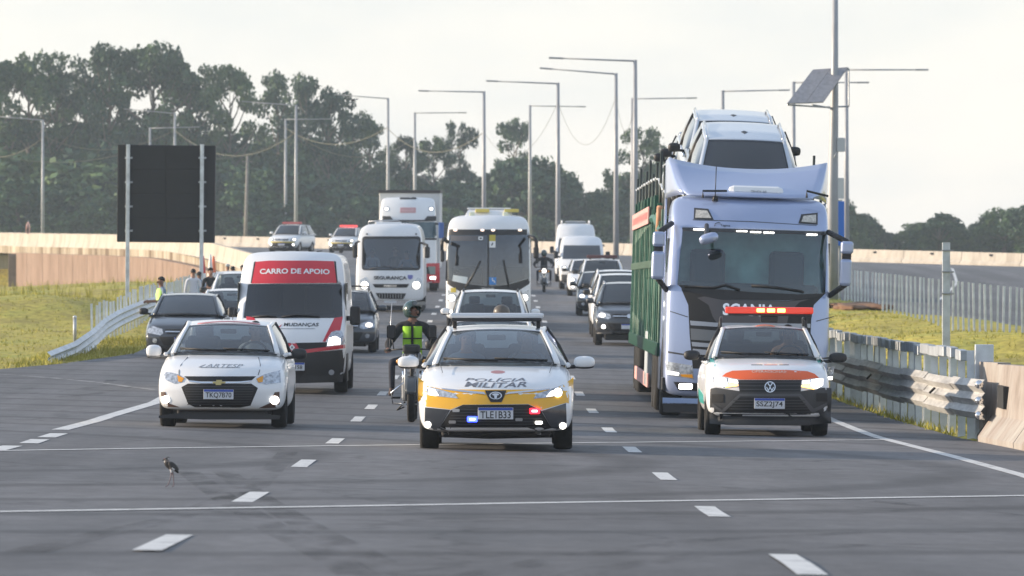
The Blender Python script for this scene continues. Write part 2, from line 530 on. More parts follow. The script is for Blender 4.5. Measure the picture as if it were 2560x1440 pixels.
# asphalt
m = bpy.data.materials.new('asphalt'); m.use_nodes = True; M['asphalt'] = m
n, l = m.node_tree.nodes, m.node_tree.links
p = n['Principled BSDF']; p.inputs['Specular IOR Level'].default_value = .35
t = n.new('ShaderNodeTexCoord')
def nz(scale, vec, detail=6, rough=.6):
    a = n.new('ShaderNodeMapping'); a.inputs['Scale'].default_value = vec
    b = n.new('ShaderNodeTexNoise'); b.inputs['Scale'].default_value = scale; b.inputs['Detail'].default_value = detail; b.inputs['Roughness'].default_value = rough
    l.new(t.outputs['Object'], a.inputs[0]); l.new(a.outputs[0], b.inputs['Vector'])
    return b.outputs['Fac']
def rng(s, a, b, lo, hi):
    r = n.new('ShaderNodeMapRange'); r.inputs[1].default_value, r.inputs[2].default_value, r.inputs[3].default_value, r.inputs[4].default_value = a, b, lo, hi
    l.new(s, r.inputs[0]); return r.outputs[0]
def mul(a, b):
    q = n.new('ShaderNodeMath'); q.operation = 'MULTIPLY'
    l.new(a, q.inputs[0])
    if isinstance(b, float): q.inputs[1].default_value = b
    else: l.new(b, q.inputs[1])
    return q.outputs[0]
fine = rng(nz(9, (1, 1, 1), 8, .75), .3, .7, .82, 1.18)
lane = rng(nz(.55, (1, .02, 1), 4), .35, .65, .74, 1.2)          # wheel-path streaks along the road
blot = rng(nz(.09, (1, .35, 1), 7, .7), .35, .65, .80, 1.14)
crossband = rng(nz(.3, (.06, 1, 1), 5), .36, .64, .90, 1.07)
wv = n.new('ShaderNodeTexWave'); wv.wave_type = 'RINGS'; wv.rings_direction = 'Z'
wm = n.new('ShaderNodeMapping'); wm.inputs['Location'].default_value = (18, -58, 0); l.new(t.outputs['Object'], wm.inputs[0]); l.new(wm.outputs[0], wv.inputs['Vector'])
wv.inputs['Scale'].default_value = .09; wv.inputs['Distortion'].default_value = 1.2; wv.inputs['Detail'].default_value = 2; wv.inputs['Detail Scale'].default_value = .35
tyre = rng(wv.outputs['Fac'], .86, 1., 1., .62)                          # dark curving tyre scuffs
grit = rng(nz(2.6, (1, .45, 1), 9, .8), .34, .66, .80, 1.20)
patchy = rng(nz(.045, (1, .3, 1), 2, .4), .47, .53, .93, 1.05)          # paving lots of slightly different age
vo = n.new('ShaderNodeTexVoronoi'); vo.feature = 'DISTANCE_TO_EDGE'; vo.inputs['Scale'].default_value = .17
vm = n.new('ShaderNodeMapping'); vm.inputs['Scale'].default_value = (1, .5, 1)
vd = n.new('ShaderNodeTexNoise'); vd.inputs['Scale'].default_value = .8; vd.inputs['Detail'].default_value = 4
va = n.new('ShaderNodeMix'); va.data_type = 'RGBA'; va.blend_type = 'LINEAR_LIGHT'; va.inputs[0].default_value = .9
l.new(t.outputs['Object'], vm.inputs[0]); l.new(t.outputs['Object'], vd.inputs['Vector']); l.new(vm.outputs[0], va.inputs[6]); l.new(vd.outputs['Color'], va.inputs[7]); l.new(va.outputs[2], vo.inputs['Vector'])
crack = rng(vo.outputs['Distance'], .0, .012, .62, 1.)
tot = mul(mul(mul(mul(mul(mul(mul(fine, lane), blot), tyre), crossband), grit), patchy), crack)
cm = n.new('ShaderNodeMix'); cm.data_type = 'RGBA'; cm.blend_type = 'MULTIPLY'; cm.inputs[0].default_value = 1
cm.inputs[6].default_value = (.142, .140, .144, 1); l.new(tot, cm.inputs[7]); l.new(cm.outputs[2], p.inputs['Base Color'])
l.new(rng(blot, .8, 1.1, .62, .8), p.inputs['Roughness'])
bb = n.new('ShaderNodeBump'); bb.inputs['Strength'].default_value = .35; bb.inputs['Distance'].default_value = .01
l.new(nz(60, (1, 1, 1), 3), bb.inputs['Height']); l.new(bb.outputs[0], p.inputs['Normal'])
ASPH = m
LINE = ramp_mat('road_paint', [(.30, (.28, .28, .28)), (.42, (.62, .62, .61)), (.6, (.72, .72, .70))], 5., .7, bump=.1, second=(26., (1, 1, 1), .85, 1.05))
LINEF = ramp_mat('worn_road_paint', [(.38, (.14, .14, .145)), (.5, (.34, .34, .34)), (.62, (.46, .46, .45))], 3., .8, bump=.1, second=(20., (1, 1, 1), .8, 1.05))

def ground_poly(name, poly, m, parent=None, lift=.0, sx=4., sy=4., kind=None):
    bm = bmesh.new()
    bm.faces.new([bm.verts.new((a, b, 0)) for a, b in poly])
    bmesh.ops.triangulate(bm, faces=bm.faces[:])
    for i, st in ((0, sx), (1, sy)):
        vals = [v.co[i] for v in bm.verts]; lo, hi = min(vals), max(vals)
        k = int((hi - lo) / st)
        no = Vector((1, 0, 0)) if i == 0 else Vector((0, 1, 0))
        for q in range(1, k + 1):
            bmesh.ops.bisect_plane(bm, geom=bm.verts[:] + bm.edges[:] + bm.faces[:], plane_co=no * (math.floor(lo / st) + q) * st, plane_no=no, dist=1e-6)
    for v in bm.verts: v.co.z = zr(v.co.x, v.co.y) + lift
    bmesh.ops.recalc_face_normals(bm, faces=bm.faces)
    if bm.faces[0].normal.z < 0: bmesh.ops.reverse_faces(bm, faces=bm.faces[:])
    o = from_bm(name, bm, parent, m, True)
    if kind: o['kind'] = kind
    return o
road = ground_poly('road', ROAD, ASPH, lift=0., kind='structure')

def strip(name, pts, w, m, lift=.005):
    """painted line along a polyline of ground points"""
    L_, R_ = [], []
    for i, p_ in enumerate(pts):
        a = Vector(pts[max(i - 1, 0)]); b = Vector(pts[min(i + 1, len(pts) - 1)])
        t_ = (b - a).normalized(); nn = Vector((-t_.y, t_.x)) * w / 2
        L_.append((p_[0] + nn.x, p_[1] + nn.y)); R_.append((p_[0] - nn.x, p_[1] - nn.y))
    return ground_poly(name, L_ + R_[::-1], m, road, lift, 2., 2.)
for k in range(17):                                                # right lane dashes, 3 m on, 9 m off
    d = 29 + 12 * k
    if k == 0: d = 29.3
    strip('lane_dash', [(XR(d - 1.5), d - 1.5), (XR(d), d), (XR(d + 1.5), d + 1.5)], .16, LINE)
ld = [at(*q) for q in ((410, 1357), (628, 1243), (760, 1159), (838, 1103), (895, 1048), (928, 1018), (957, 984))]
d_last = ld[-1][1]
for k in range(10):
    d = d_last + 12 * (k + 1); ld.append((XR(d) - 3.6, d))
for x, d in ld:
    dx = (XR(d + 1.5) - XR(d - 1.5)) / 2
    strip('lane_dash', [(x - dx, d - 1.5), (x, d), (x + dx, d + 1.5)], .16, LINE)
strip('edge_line', [at(2700, 1232), at(2560, 1190), at(2380, 1141), at(2200, 1095), at(2130, 1070), at(2080, 1050), at(2050, 1035)] + [(XR(d) + 3.65, d) for d in (100, 120, 150, 180, 210, 240)], .16, LINE)
a0, a1, a2 = at(150, 1075), at(268, 1042), at(388, 1007)
strip('edge_line', [a0, a1, a2, (XR(100) - 7.3, 101), (XR(130) - 7.2, 130), (XR(170) - 7.2, 170), (XR(215) - 7.2, 215)], .22, LINE)
for q0, q1 in (((-20, 1128), (32, 1115)), ((72, 1109), (100, 1099)), ((116, 1094), (148, 1084))):
    strip('lane_dash', [at(*q0), at(*q1)], .22, LINE)
strip('edge_line', [at(388, 975), at(250, 957), at(130, 945), at(20, 937), at(-120, 928)], .14, LINEF)
strip('cross_line', [at(-40, 1128), at(400, 1121), at(1000, 1113), at(1500, 1107), at(2210, 1100)], .17, LINE)
strip('cross_line', [at(-40, 1281), at(640, 1270), at(1280, 1259), at(1900, 1250), at(2620, 1239)], .20, LINE)
TYM = bpy.data.materials.new('tyre_rubber_mark'); TYM.use_nodes = True; M['tyre_rubber_mark'] = TYM
n, l = TYM.node_tree.nodes, TYM.node_tree.links
p = n['Principled BSDF']; p.inputs['Base Color'].default_value = (.02, .02, .022, 1); p.inputs['Roughness'].default_value = .7
tcm = n.new('ShaderNodeTexCoord'); tmm = n.new('ShaderNodeMapping'); tmm.inputs['Scale'].default_value = (3, .5, 1)
tnm = n.new('ShaderNodeTexNoise'); tnm.inputs['Scale'].default_value = 1.2; tnm.inputs['Detail'].default_value = 7
l.new(tcm.outputs['Object'], tmm.inputs[0]); l.new(tmm.outputs[0], tnm.inputs['Vector'])
tmr = n.new('ShaderNodeMapRange'); tmr.inputs[1].default_value, tmr.inputs[2].default_value, tmr.inputs[3].default_value, tmr.inputs[4].default_value = .42, .70, .0, .34
l.new(tnm.outputs['Fac'], tmr.inputs[0]); l.new(tmr.outputs[0], p.inputs['Alpha'])
for q in (((2620, 1330), (2150, 1332), (1760, 1350), (1420, 1392), (1180, 1440), (1050, 1480)), ((2620, 1362), (2200, 1362), (1820, 1380), (1500, 1424), (1300, 1480)),
          ((-60, 1000), (120, 996), (240, 985), (310, 970), (330, 955)), ((-60, 986), (100, 983), (200, 974), (260, 962), (280, 950)), ((900, 1440), (700, 1330), (560, 1245), (470, 1180)), ((1000, 1440), (792, 1330), (650, 1245), (560, 1180)),
          ((2560, 1290), (2200, 1255), (1900, 1225), (1600, 1205)), ((60, 1380), (420, 1300), (640, 1215), (720, 1130))):
    strip('tyre_mark', [at(*w) for w in q], .22, TYM, .003)
strip('edge_line', [(18, 230), (22, 270), (25, 310), (24.5, 350), (18, 372), (0, 405)], .15, LINE)
strip('edge_line', [(30.5, 300), (31.5, 345), (29, 372), (20, 389), (1, 420)], .15, LINE)

# ------------------------------------------------------------------ barriers, viaduct, guardrails
CONC = ramp_mat('barrier_concrete', [(.32, (.36, .32, .27)), (.5, (.47, .43, .37)), (.68, (.52, .48, .42))], 1.1, .9, (1, 1, .35), bump=.2, second=(7., (1, 1, .2), .85, 1.05))
CONCS = ramp_mat('stained_concrete', [(.38, (.17, .12, .075)), (.49, (.36, .30, .22)), (.62, (.50, .45, .36))], 1.0, .9, (1, .35, .05), bump=.2, second=(4.5, (1, .4, .06), .72, 1.08))
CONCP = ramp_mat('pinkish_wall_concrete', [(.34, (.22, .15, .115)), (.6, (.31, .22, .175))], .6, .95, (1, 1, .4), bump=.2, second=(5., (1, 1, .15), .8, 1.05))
DARKC = mat('shaded_concrete', (.20, .16, .13), .9, noise=.2, nscale=2)  # concrete with the shade beneath the deck put into its colour
HOLE = mat('drain_dark', (.02, .02, .02), .9)

def resample(pts, step):
    out = [Vector(pts[0])]; acc = 0
    for a, b in zip(pts, pts[1:]):
        a, b = Vector(a), Vector(b); L_ = (b - a).length; k = max(1, int(round(L_ / step)))
        out += [a + (b - a) * (i / k) for i in range(1, k + 1)]
    return out
def extrude_path(name, parent, path, prof, m, zf, smooth=False, closed=True, gap=0.):
    """path: 2-D points; prof: (offset to the left of travel, z); zf(x,y) base height"""
    bm = bmesh.new(); rings = []
    path = [Vector(q) for q in path]
    if gap:
        path[0] = path[0] + (path[1] - path[0]).normalized() * gap
        path[-1] = path[-1] + (path[-2] - path[-1]).normalized() * gap
    for i, q in enumerate(path):
        t_ = (path[min(i + 1, len(path) - 1)] - path[max(i - 1, 0)]).normalized()
        nn = Vector((-t_.y, t_.x)); z = zf(q.x, q.y)
        rings.append([bm.verts.new((q.x + nn.x * o, q.y + nn.y * o, z + h)) for o, h in prof])
    k = len(prof)
    for a, b in zip(rings, rings[1:]):
        for i in range(k if closed else k - 1): bm.faces.new((a[i], a[(i + 1) % k], b[(i + 1) % k], b[i]))
    if closed: bm.faces.new(rings[0]); bm.faces.new(rings[-1][::-1])
    bmesh.ops.recalc_face_normals(bm, faces=bm.faces)
    return from_bm(name, bm, parent, m, smooth)

# far outer barrier, along the outside of the curve, cast in separate lengths
t_ = thing('concrete_barrier', 'long pale concrete barrier around the outside of the far curve, in front of the woodland', 'barrier', (0, 0, 0))
far = resample([(62, 326), (34.6, 370), (23.9, 388), (2.4, 423), (-23, 465), (-47, 505), (-78, 556)], 6.0)
FAR_P = [(.28, -.1), (.28, .14), (.12, .36), (.06, .90), (-.10, .90), (-.16, .36), (-.2, -.1)]
for a, b in zip(far, far[1:]):
    s_ = extrude_path('barrier_segment', t_, [a, b], FAR_P, CONC, zr, gap=.03)
    c = (a + b) / 2; dv = (b - a).normalized(); nn = Vector((-dv.y, dv.x))
    bm = bmesh.new(); add_box(bm, (c.x + nn.x * .1, c.y + nn.y * .1, zr(c.x, c.y) + .72), (.22, .2, .14), Matrix.Rotation(math.atan2(dv.y, dv.x), 3, 'Z'))
    from_bm('drain_slot', bm, s_, HOLE)

# viaduct on the left: near parapet with stained fascia, recessed wall panels, pier
via = [(-9.4, 216), (-10.2, 232), (-12, 260), (-16, 292), (-22, 330), (-28.6, 355), (-36, 380), (-52, 420), (-74, 466)]
vt = thing('viaduct_wall', 'stained beige concrete viaduct edge with parapet and recessed pink wall below, left side', 'viaduct', (0, 0, 0))
vp = resample(via, 5.0)
def vz(x, y): return zr(x, y)
for a, b in zip(vp, vp[1:]):
    dd = (a.y + b.y) / 2
    low = -float(np.interp(dd, [216, 240, 280, 330, 400, 466], [.25, .45, .55, .5, .5, .5]))
    extrude_path('parapet', vt, [a, b], [(-.05, .0), (-.10, .86), (.10, .86), (.16, .35), (.26, .0)], CONC, vz, gap=.035)
    extrude_path('fascia', vt, [a, b], [(-.12, low), (-.12, .01), (.3, .01), (.3, low)], CONCS, vz, gap=.04)
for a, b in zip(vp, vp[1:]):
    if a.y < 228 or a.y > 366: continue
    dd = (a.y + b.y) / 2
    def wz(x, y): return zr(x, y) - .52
    extrude_path('overhang_shade_strip', vt, [a, b], [(.2, -.30), (.2, .0), (.34, .0), (.34, -.30)], DARKC, wz)  # added dark strip, its colour standing in for the fascia's overhang shadow
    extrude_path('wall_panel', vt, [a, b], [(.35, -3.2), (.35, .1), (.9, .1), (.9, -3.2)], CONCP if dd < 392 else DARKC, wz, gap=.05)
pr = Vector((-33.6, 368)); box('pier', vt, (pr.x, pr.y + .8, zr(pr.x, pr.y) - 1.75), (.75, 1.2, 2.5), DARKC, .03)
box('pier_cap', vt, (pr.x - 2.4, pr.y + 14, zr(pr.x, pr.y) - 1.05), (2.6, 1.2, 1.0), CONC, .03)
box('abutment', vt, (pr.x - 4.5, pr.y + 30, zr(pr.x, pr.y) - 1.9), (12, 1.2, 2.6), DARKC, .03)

# right-hand concrete barrier that ends beside the road
EDGE = [(6.42, 71), (6.28, 77), (6.08, 90), (5.92, 103), (5.85, 125), (5.95, 165)]
def xe(d): return float(np.interp(d, [-25, 40] + [q[1] for q in EDGE], [7.6, 7.0] + [q[0] for q in EDGE]))
jt = thing('concrete_barrier', 'weathered concrete safety barrier whose end meets the damaged guardrail, right edge', 'barrier', (0, 0, 0))
ENDC = ramp_mat('brown_stained_concrete', [(.30, (.22, .18, .15)), (.48, (.32, .28, .25)), (.66, (.38, .36, .33))], 1.1, .9, (1, 1, .7), bump=.25, second=(7., (1, 1, .6), .84, 1.05))
JP = [(.02, 0), (.02, .08), (.22, .36), (.30, 1.06), (.48, 1.06), (.55, 0)]
JE = [(.30, -.05), (.30, 1.08), (.48, 1.08), (.50, -.05)]
def jpath(d0, d1): return [(xe(d), d) for d in np.linspace(d0, d1, 4)]
def jz(x, y): return zr(x, y) - .01
def flip(prof): return [(-o, h) for o, h in prof]
e0 = extrude_path('barrier_end', jt, jpath(74.6, 76.9), flip(JE), ENDC, jz, gap=.0)
# tapered foot between the plain end and the full profile
rows = []
for k in range(6):
    d = 74.6 + 2.0 * k / 5; f = k / 5
    rows.append([(xe(d) + .02 + (.28) * f + (1 - f) * 0, d, zr(xe(d), d)), (xe(d) + .02 + .279 * f, d, zr(xe(d), d) + .09 * (1 - f)), (xe(d) + .22 + .079 * f, d, zr(xe(d), d) + .36 * (1 - f)), (xe(d) + .2995, d, zr(xe(d), d) + .95 * (1 - f))])
grid('barrier_toe', jt, rows, ENDC, False)
for d0, d1 in ((70.3, 74.57), (66, 70.25), (61.5, 65.95), (57, 61.45), (50, 56.95)):
    extrude_path('barrier_segment', jt, jpath(d0, d1), flip(JP), ENDC, jz)
box('anchor_pocket', jt, (xe(73.6) + .255, 73.4, zr(xe(73.6), 73.6) + .62), (.1, .9, .30), HOLE)

def thrie(name, parent, path, z0, m, zf, h=.50, gap=.0, side=1, depth=.075):
    prof = []
    for k in range(13):
        u = k / 12
        prof.append((-side * depth * (.5 - .5 * math.cos(u * 3 * 2 * math.pi)), z0 + h * u))
    bm = bmesh.new(); rings = []
    path = [Vector(q) for q in path]
    for i, q in enumerate(path):
        tt = (path[min(i + 1, len(path) - 1)] - path[max(i - 1, 0)]).normalized(); nn = Vector((-tt.y, tt.x))
        z = zf(q.x, q.y)
        rings.append([bm.verts.new((q.x + nn.x * o, q.y + nn.y * o, z + hh)) for o, hh in prof])
    for a, b in zip(rings, rings[1:]):
        for i in range(12): bm.faces.new((a[i], a[i + 1], b[i + 1], b[i]))
    bmesh.ops.recalc_face_normals(bm, faces=bm.faces)
    bmesh.ops.solidify(bm, geom=bm.faces[:], thickness=.006)
    return from_bm(name, bm, parent, m, False)

# right guardrail: close row of posts, triple-wave beam, upper rail plates
rg = thing('guardrail', 'damaged galvanised guardrail with tall close posts along the right road edge', 'guardrail', (0, 0, 0))
random.seed(4)
def rgx(d): return xe(d) + .22
RGS = ramp_mat('scraped_rail_steel', [(.30, (.22, .22, .22)), (.42, (.46, .45, .43)), (.60, (.60, .59, .56))], 3., .5, (1, .12, 2), bump=.25, second=(14., (1, .2, 1), .75, 1.05))
RGS.node_tree.nodes['Principled BSDF'].inputs['Metallic'].default_value = .35
post_bm = bmesh.new(); add_box(post_bm, (0, 0, .5), (.105, .012, 1.45)); add_box(post_bm, (0, .03, .5), (.012, .06, 1.45)); add_box(post_bm, (0, .065, .5), (.105, .012, 1.45))
post_me = bpy.data.meshes.new('post'); post_bm.to_mesh(post_me); post_bm.free(); post_me.materials.append(GALV)
def put_post(parent, x, y, z, rz=0, s=1.):
    o = bpy.data.objects.new('post', post_me); COL.objects.link(o); o.parent = parent
    o.location = (x, y, z); o.rotation_euler = (random.uniform(-.025, .025), random.uniform(-.025, .025), rz); o.scale = (1, 1, s); return o
d = 77.3
while d < 152:
    put_post(rg, rgx(d), d, zr(xe(d), d), random.uniform(-.25, .25)); d += 1.36 if d < 100 else 2.0
box('end_post', rg, (rgx(77.1) + .16, 77.0, zr(6.7, 77) + .62), (.26, .14, 1.4), GALV, .01)
d = 74.2; k = 0
while d < 140:
    d2 = d + 4.08
    pth = [(rgx(q) - .14 + .008 * math.sin(q * 1.7), q) for q in np.linspace(d, d2 + .15, 5)]
    thrie('rail_beam', rg, pth, .30 - .02 * (k % 2), RGS, lambda x, y: zr(xe(y), y), .54, side=-1)
    d = d2; k += 1
d = 77.6
while d < 112:
    ln = 1.3
    c = d + ln / 2
    bm = bmesh.new(); add_box(bm, (rgx(c) - .03 + random.uniform(-.015, .015), c, zr(xe(c), c) + 1.16 + random.uniform(-.02, .02)), (.12, ln - .05, .15), Matrix.Rotation(random.uniform(-.05, .05), 3, 'Z'), .01, 1)
    from_bm('top_plate', bm, rg, GALVD); d += ln + .06
for d in (80.4, 92.0): box('reflector', rg, (rgx(d) - .26, d, zr(xe(d), d) + .60), (.03, .12, .12), HOLE, .01, Matrix.Rotation(R(45), 3, 'Y'))
for zz in (.36, .56, .78): lathe('end_bolt', rg, [(.0, -.06), (.055, -.05), (.06, .0), (.04, .05), (0, .06)], (rgx(74.2) - .22, 74.15, zr(xe(74.2), 74.2) + zz), 'y', CHROME, 10)

# second row of posts at the back of the right verge
fg = thing('post_fence', 'row of thin pale steel posts along the back of the right grass verge', 'fence', (0, 0, 0))
d = 116.0
while d < 173:
    x = np.interp(d, [116, 119, 170, 173], [11.15, 11.1, 10.5, 10.45]); z = np.interp(d, [116, 119, 170, 173], [-.07, -.05, .22, .22])
    put_post(fg, x, d, z - .1, random.uniform(-.1, .1), .86).scale = (.45, 1, .86); d += 1.36
rows = [[(np.interp(q, [116, 173], [11.5, 10.85]), q, np.interp(q, [116, 173], [.30, .55]) + h) for h in (0, .07, .14, .2)] for q in np.linspace(116, 173, 30)]

# left guardrail: terminal that comes down to the ground, then posts
lg = thing('guardrail', 'bright galvanised guardrail on the left that curves down to the ground at its end', 'guardrail', (0, 0, 0))
LPX = [118, 124, 130, 135, 142, 150, 160, 175, 190, 214]
LXX = [-10.05, -9.95, -10.0, -10.1, -10.25, -10.4, -10.6, -11.0, -11.4, -12.0]
LZZ = [-.95, -.82, -.62, -.42, -.28, -.18, -.10, -.05, .02, .15]            # rail bottom
def lxx(d): return float(np.interp(d, LPX, LXX))
def lzz(d): return float(np.interp(d, LPX, LZZ))
dd = [118, 121.5, 125, 128.5, 132, 136, 140, 144, 148, 152, 156, 160, 166, 172, 178]
for a, b in zip(dd, dd[1:]):
    pth = [(lxx(q), q) for q in np.linspace(a, b + .12, 4)]
    thrie('rail_beam', lg, pth, 0., GALV, lambda x, y: lzz(y), .47, side=1, depth=.085)
d = 134.0
while d < 214:
    put_post(lg, lxx(d) - .22, d, terrain(lxx(d) - .22, d) - .12 if d < 150 else lzz(d) - .32, random.uniform(-.2, .2), .92).scale = (.5, 1, random.uniform(.86, .95)); d += 1.7
for q in (126, 130): put_post(lg, lxx(q) + .05, q, lzz(q) - .45, 0, .45)
rows = [[(lxx(q) - .34, q, lzz(q) + .58 + h) for h in (0, .1, .2)] for q in np.linspace(134, 210, 30)]

# lone posts
mp_ = thing('marker_post', 'short grey post standing alone in the left grass', 'post', (*P(187, 800, 138).xy, terrain(P(187, 800, 138).x, 138)))
tube('post', mp_, [(0, 0, -.1), (0, 0, .62)], .045, GALVD); lathe('cap', mp_, [(0, .66), (.05, .64), (.05, .60)], (0, 0, 0), 'z', GALV, 10)
cp = thing('steel_post', 'single tall galvanised post with clamps on the right grass verge', 'post', (P(2366, 800, 110).x, 110, -.45))
bm = bmesh.new(); add_box(bm, (0, 0, 1.15), (.15, .03, 2.35)); add_box(bm, (-.07, .06, 1.15), (.012, .12, 2.35)); add_box(bm, (.07, .06, 1.15), (.012, .12, 2.35))
from_bm('post', bm, cp, GALV)
for zz in (2.16, 1.73, 1.29): box('clamp', cp, (.02, -.03, zz), (.26, .04, .03), STEEL, .005)

# ------------------------------------------------------------------ poles, lamps, cables, signs
def lamp(px, py, s, arm_px, tip_y, label, cat='street lamp', h=12.):
    d = F / s
    top = P(px, py, d); x = top.x
    zb = min(terrain(x, d), top.z - 10.5) if d > 300 else terrain(x, d)
    r = thing('street_lamp', label, cat, (x, d, zb), (0, 0, 0), 'tall street lamps around the far curve')
    H = top.z - zb
    tube('pole', r, [(0, 0, -.2), (0, 0, H * .5), (0, 0, H)], [.19, .15, .105], POLE, 10)
    ax = (arm_px - px) / s; az = (py - tip_y) / s
    tube('arm', r, [(0, 0, H - .06), (ax * .85, 0, H - .06 + az * .85)], [.06, .045], POLE, 6)
    bm = bmesh.new(); add_box(bm, (ax * .93, 0, H - .06 + az * .93), (abs(ax) * .17, .3, .1), Matrix.Rotation(-math.atan2(az, ax) if ax > 0 else -math.atan2(-az, -ax), 3, 'Y'), .03)
    from_bm('lamp_head', bm, r, STEEL)
    lathe('base_flange', r, [(0, .06), (.24, .06), (.26, 0), (.26, -.2)], (0, 0, 0), 'z', STEEL, 10)
    return r
LAMPS = [(1588, 150, 44, 1375, 142, 'tallest street lamp with its arm to the left, just left of the car carrier'),
         (1540, 183, 39, 1352, 168, 'street lamp with left-pointing arm behind the white vans, second tallest'),
         (1395, 207, 37, 1218, 200, 'street lamp with left-pointing arm over the right side of the bus'),
         (1210, 228, 34, 1048, 225, 'street lamp with left-pointing arm rising above the middle of the bus roof'),
         (970, 245, 27.5, 838, 235, 'street lamp with left-pointing arm rising behind the white truck top'),
         (437, 282, 26, 312, 271, 'street lamp with left-pointing arm showing above the black sign'),
         (107, 299, 26, -25, 288, 'leftmost street lamp, its arm leaving the left edge'),
         (740, 262, 28, 606, 252, 'street lamp with left-pointing arm against dark trees, right one of a close pair'),
         (375, 319, 25.4, 497, 316, 'short street lamp with right-pointing arm behind the black sign'),
         (714, 297, 25, 833, 296, 'street lamp with right-pointing arm against dark trees, left one of a close pair'),
         (1037, 281, 27, 1165, 280, 'street lamp with right-pointing arm behind the right side of the white truck'),
         (1325, 263, 29, 1463, 265, 'street lamp with right-pointing arm behind the right edge of the bus'),
         (1581, 245, 33, 1740, 243, 'street lamp with right-pointing arm beside the rear of the car carrier'),
         (1807, 226, 37, 1972, 223, 'street lamp with right-pointing arm behind the silver car on the carrier'),
         (1984, 204, 38.5, 2170, 204, 'street lamp with right-pointing arm behind the solar panel'),
         (2116, 172, 41, 2318, 172, 'rightmost street lamp, long arm out to the right of the solar pole')]
for q in LAMPS: lamp(*q)
for px, py, dpt, lab in ((612, 390, 500, 'plain wooden utility pole in front of the dark trees'),):
    q = P(px, py, dpt); zb = terrain(q.x, dpt)
    r = thing('utility_pole', lab, 'pole', (q.x, dpt, zb))
    tube('pole', r, [(0, 0, -.3), (.25, 0, q.z - zb)], [.2, .12], mat('grey_wood', (.22, .2, .18), .9, noise=.2, nscale=4), 8)
    box('cross_arm', r, (.24, 0, q.z - zb - .5), (1.0, .1, .1), M['grey_wood'])
CABM = mat('cable_sheath', (.16, .15, .10), .7)
def cable(a, b, sag, lab, rad=.03):
    """a, b: (px, py, d); sag in metres"""
    A, B = P(*a), P(*b)
    pts = [A.lerp(B, k / 14) - Vector((0, 0, sag * 4 * (k / 14) * (1 - k / 14))) for k in range(15)]
    o = tube('hanging_cable', None, pts, rad, CABM, 5); tag(o, lab, 'cable', 'cables slung between the far lamps')
cable((107, 340, 525), (437, 325, 525), 1.6, 'slack cable from the leftmost lamp to the lamp above the black sign')
cable((-120, 350, 545), (107, 345, 525), 1.8, 'slack cable leaving the left edge from the leftmost lamp')
cable((-40, 380, 540), (375, 365, 537), 1.3, 'lower slack cable running behind the black sign')
cable((437, 326, 525), (740, 330, 490), 2.3, 'slack cable from the sign lamp to the lamps left of the truck')
cable((375, 370, 537), (714, 345, 546), 1.6, 'low slack cable right of the black sign')
cable((714, 320, 546), (970, 318, 496), 1.6, 'upper slack cable over the patrol cars')
cable((740, 336, 490), (1037, 345, 505), 1.9, 'lower slack cable over the patrol cars')
cable((970, 322, 496), (1210, 330, 401), 1.8, 'slack cable across the sky left of the bus')
cable((1210, 330, 401), (1395, 255, 369), 2.6, 'slack cable between the two lamps behind the bus', .012)
cable((1395, 256, 369), (1540, 240, 350), 3.0, 'slack cable between the lamps left of the carrier', .012)
cable((1540, 240, 350), (1588, 250, 310), 2.0, 'short slack cable to the tallest lamp', .012)

# big black sign, seen from behind, on two posts
vd = 170.; s_ = F / vd
ba = P(320, 705, vd)
vsn = thing('message_sign', 'large black sign board on two pale posts over the left grass', 'sign', (ba.x, vd, ba.z))
def L_(px, py): q = P(px, py, vd); return (q.x - ba.x, q.z - ba.z)
SIGNK = mat('sign_black', (.012, .013, .016), .75, noise=.25, nscale=1.5)
x0, z1 = L_(293, 363); x1, z0 = L_(537, 606)
box('cabinet', vsn, ((x0 + x1) / 2, .22, (z0 + z1) / 2), (x1 - x0, .36, z1 - z0), SIGNK, .02, Matrix.Rotation(R(.6), 3, 'Y'))
for px in (322, 506):
    x, _ = L_(px, 500); box('post', vsn, (x - (.03 if px < 400 else 0.02), -.06, (L_(0, 363)[1] - .45) / 2), (.115, .12, L_(0, 363)[1] + .5), GALV, .01, Matrix.Rotation(R(.35), 3, 'Y'))
for k in range(4):
    for q in (0, 1):
        w = (x1 - x0) / 2 - .32; zz = z0 + (z1 - z0) * (k + .5) / 4
        xx = (x0 + x1) / 2 + (q - .5) * (w + .02)
        box('rear_panel', vsn, (xx, .035, zz), (w - .02, .02, (z1 - z0) / 4 - .03), SIGNK, .008, Matrix.Rotation(R(.6), 3, 'Y'))

for px in (322, 506):
    x, _ = L_(px, 500)
    for k in range(4): box('bracket', vsn, (x, .0, z0 + (z1 - z0) * (.12 + .25 * k)), (.24, .05, .06), GALVD, .005)
# solar pole
sd = 172.; sb = P(2081, 752, sd)
sp = thing('solar_pole', 'thick grey pole with tilted solar panels and a small box, behind the car carrier truck', 'pole', (sb.x, sd, sb.z - .1))
def S_(px, py, d=sd): q = P(px, py, d); return Vector((q.x - sb.x, d - sd, q.z - sb.z + .1))
tube('pole', sp, [(0, 0, -.3), S_(2082, 480), S_(2086, 250), S_(2089, -120)], [.20, .17, .125, .075], POLE, 14)
SOLAR = mat('solar_cells', (.27, .27, .29), .25, spec=.7, noise=.15, nscale=8)
def slab(name, parent, q, m, th=.035):
    q = [Vector(v) for v in q]; nn = (q[1] - q[0]).cross(q[3] - q[0]).normalized()
    bm = bmesh.new(); f = [bm.verts.new(v) for v in q]; b_ = [bm.verts.new(v + nn * th) for v in q]
    bm.faces.new(f); bm.faces.new(b_[::-1])
    for i in range(4): bm.faces.new((f[i], f[(i + 1) % 4], b_[(i + 1) % 4], b_[i]))
    bmesh.ops.recalc_face_normals(bm, faces=bm.faces)
    return from_bm(name, bm, parent, m)
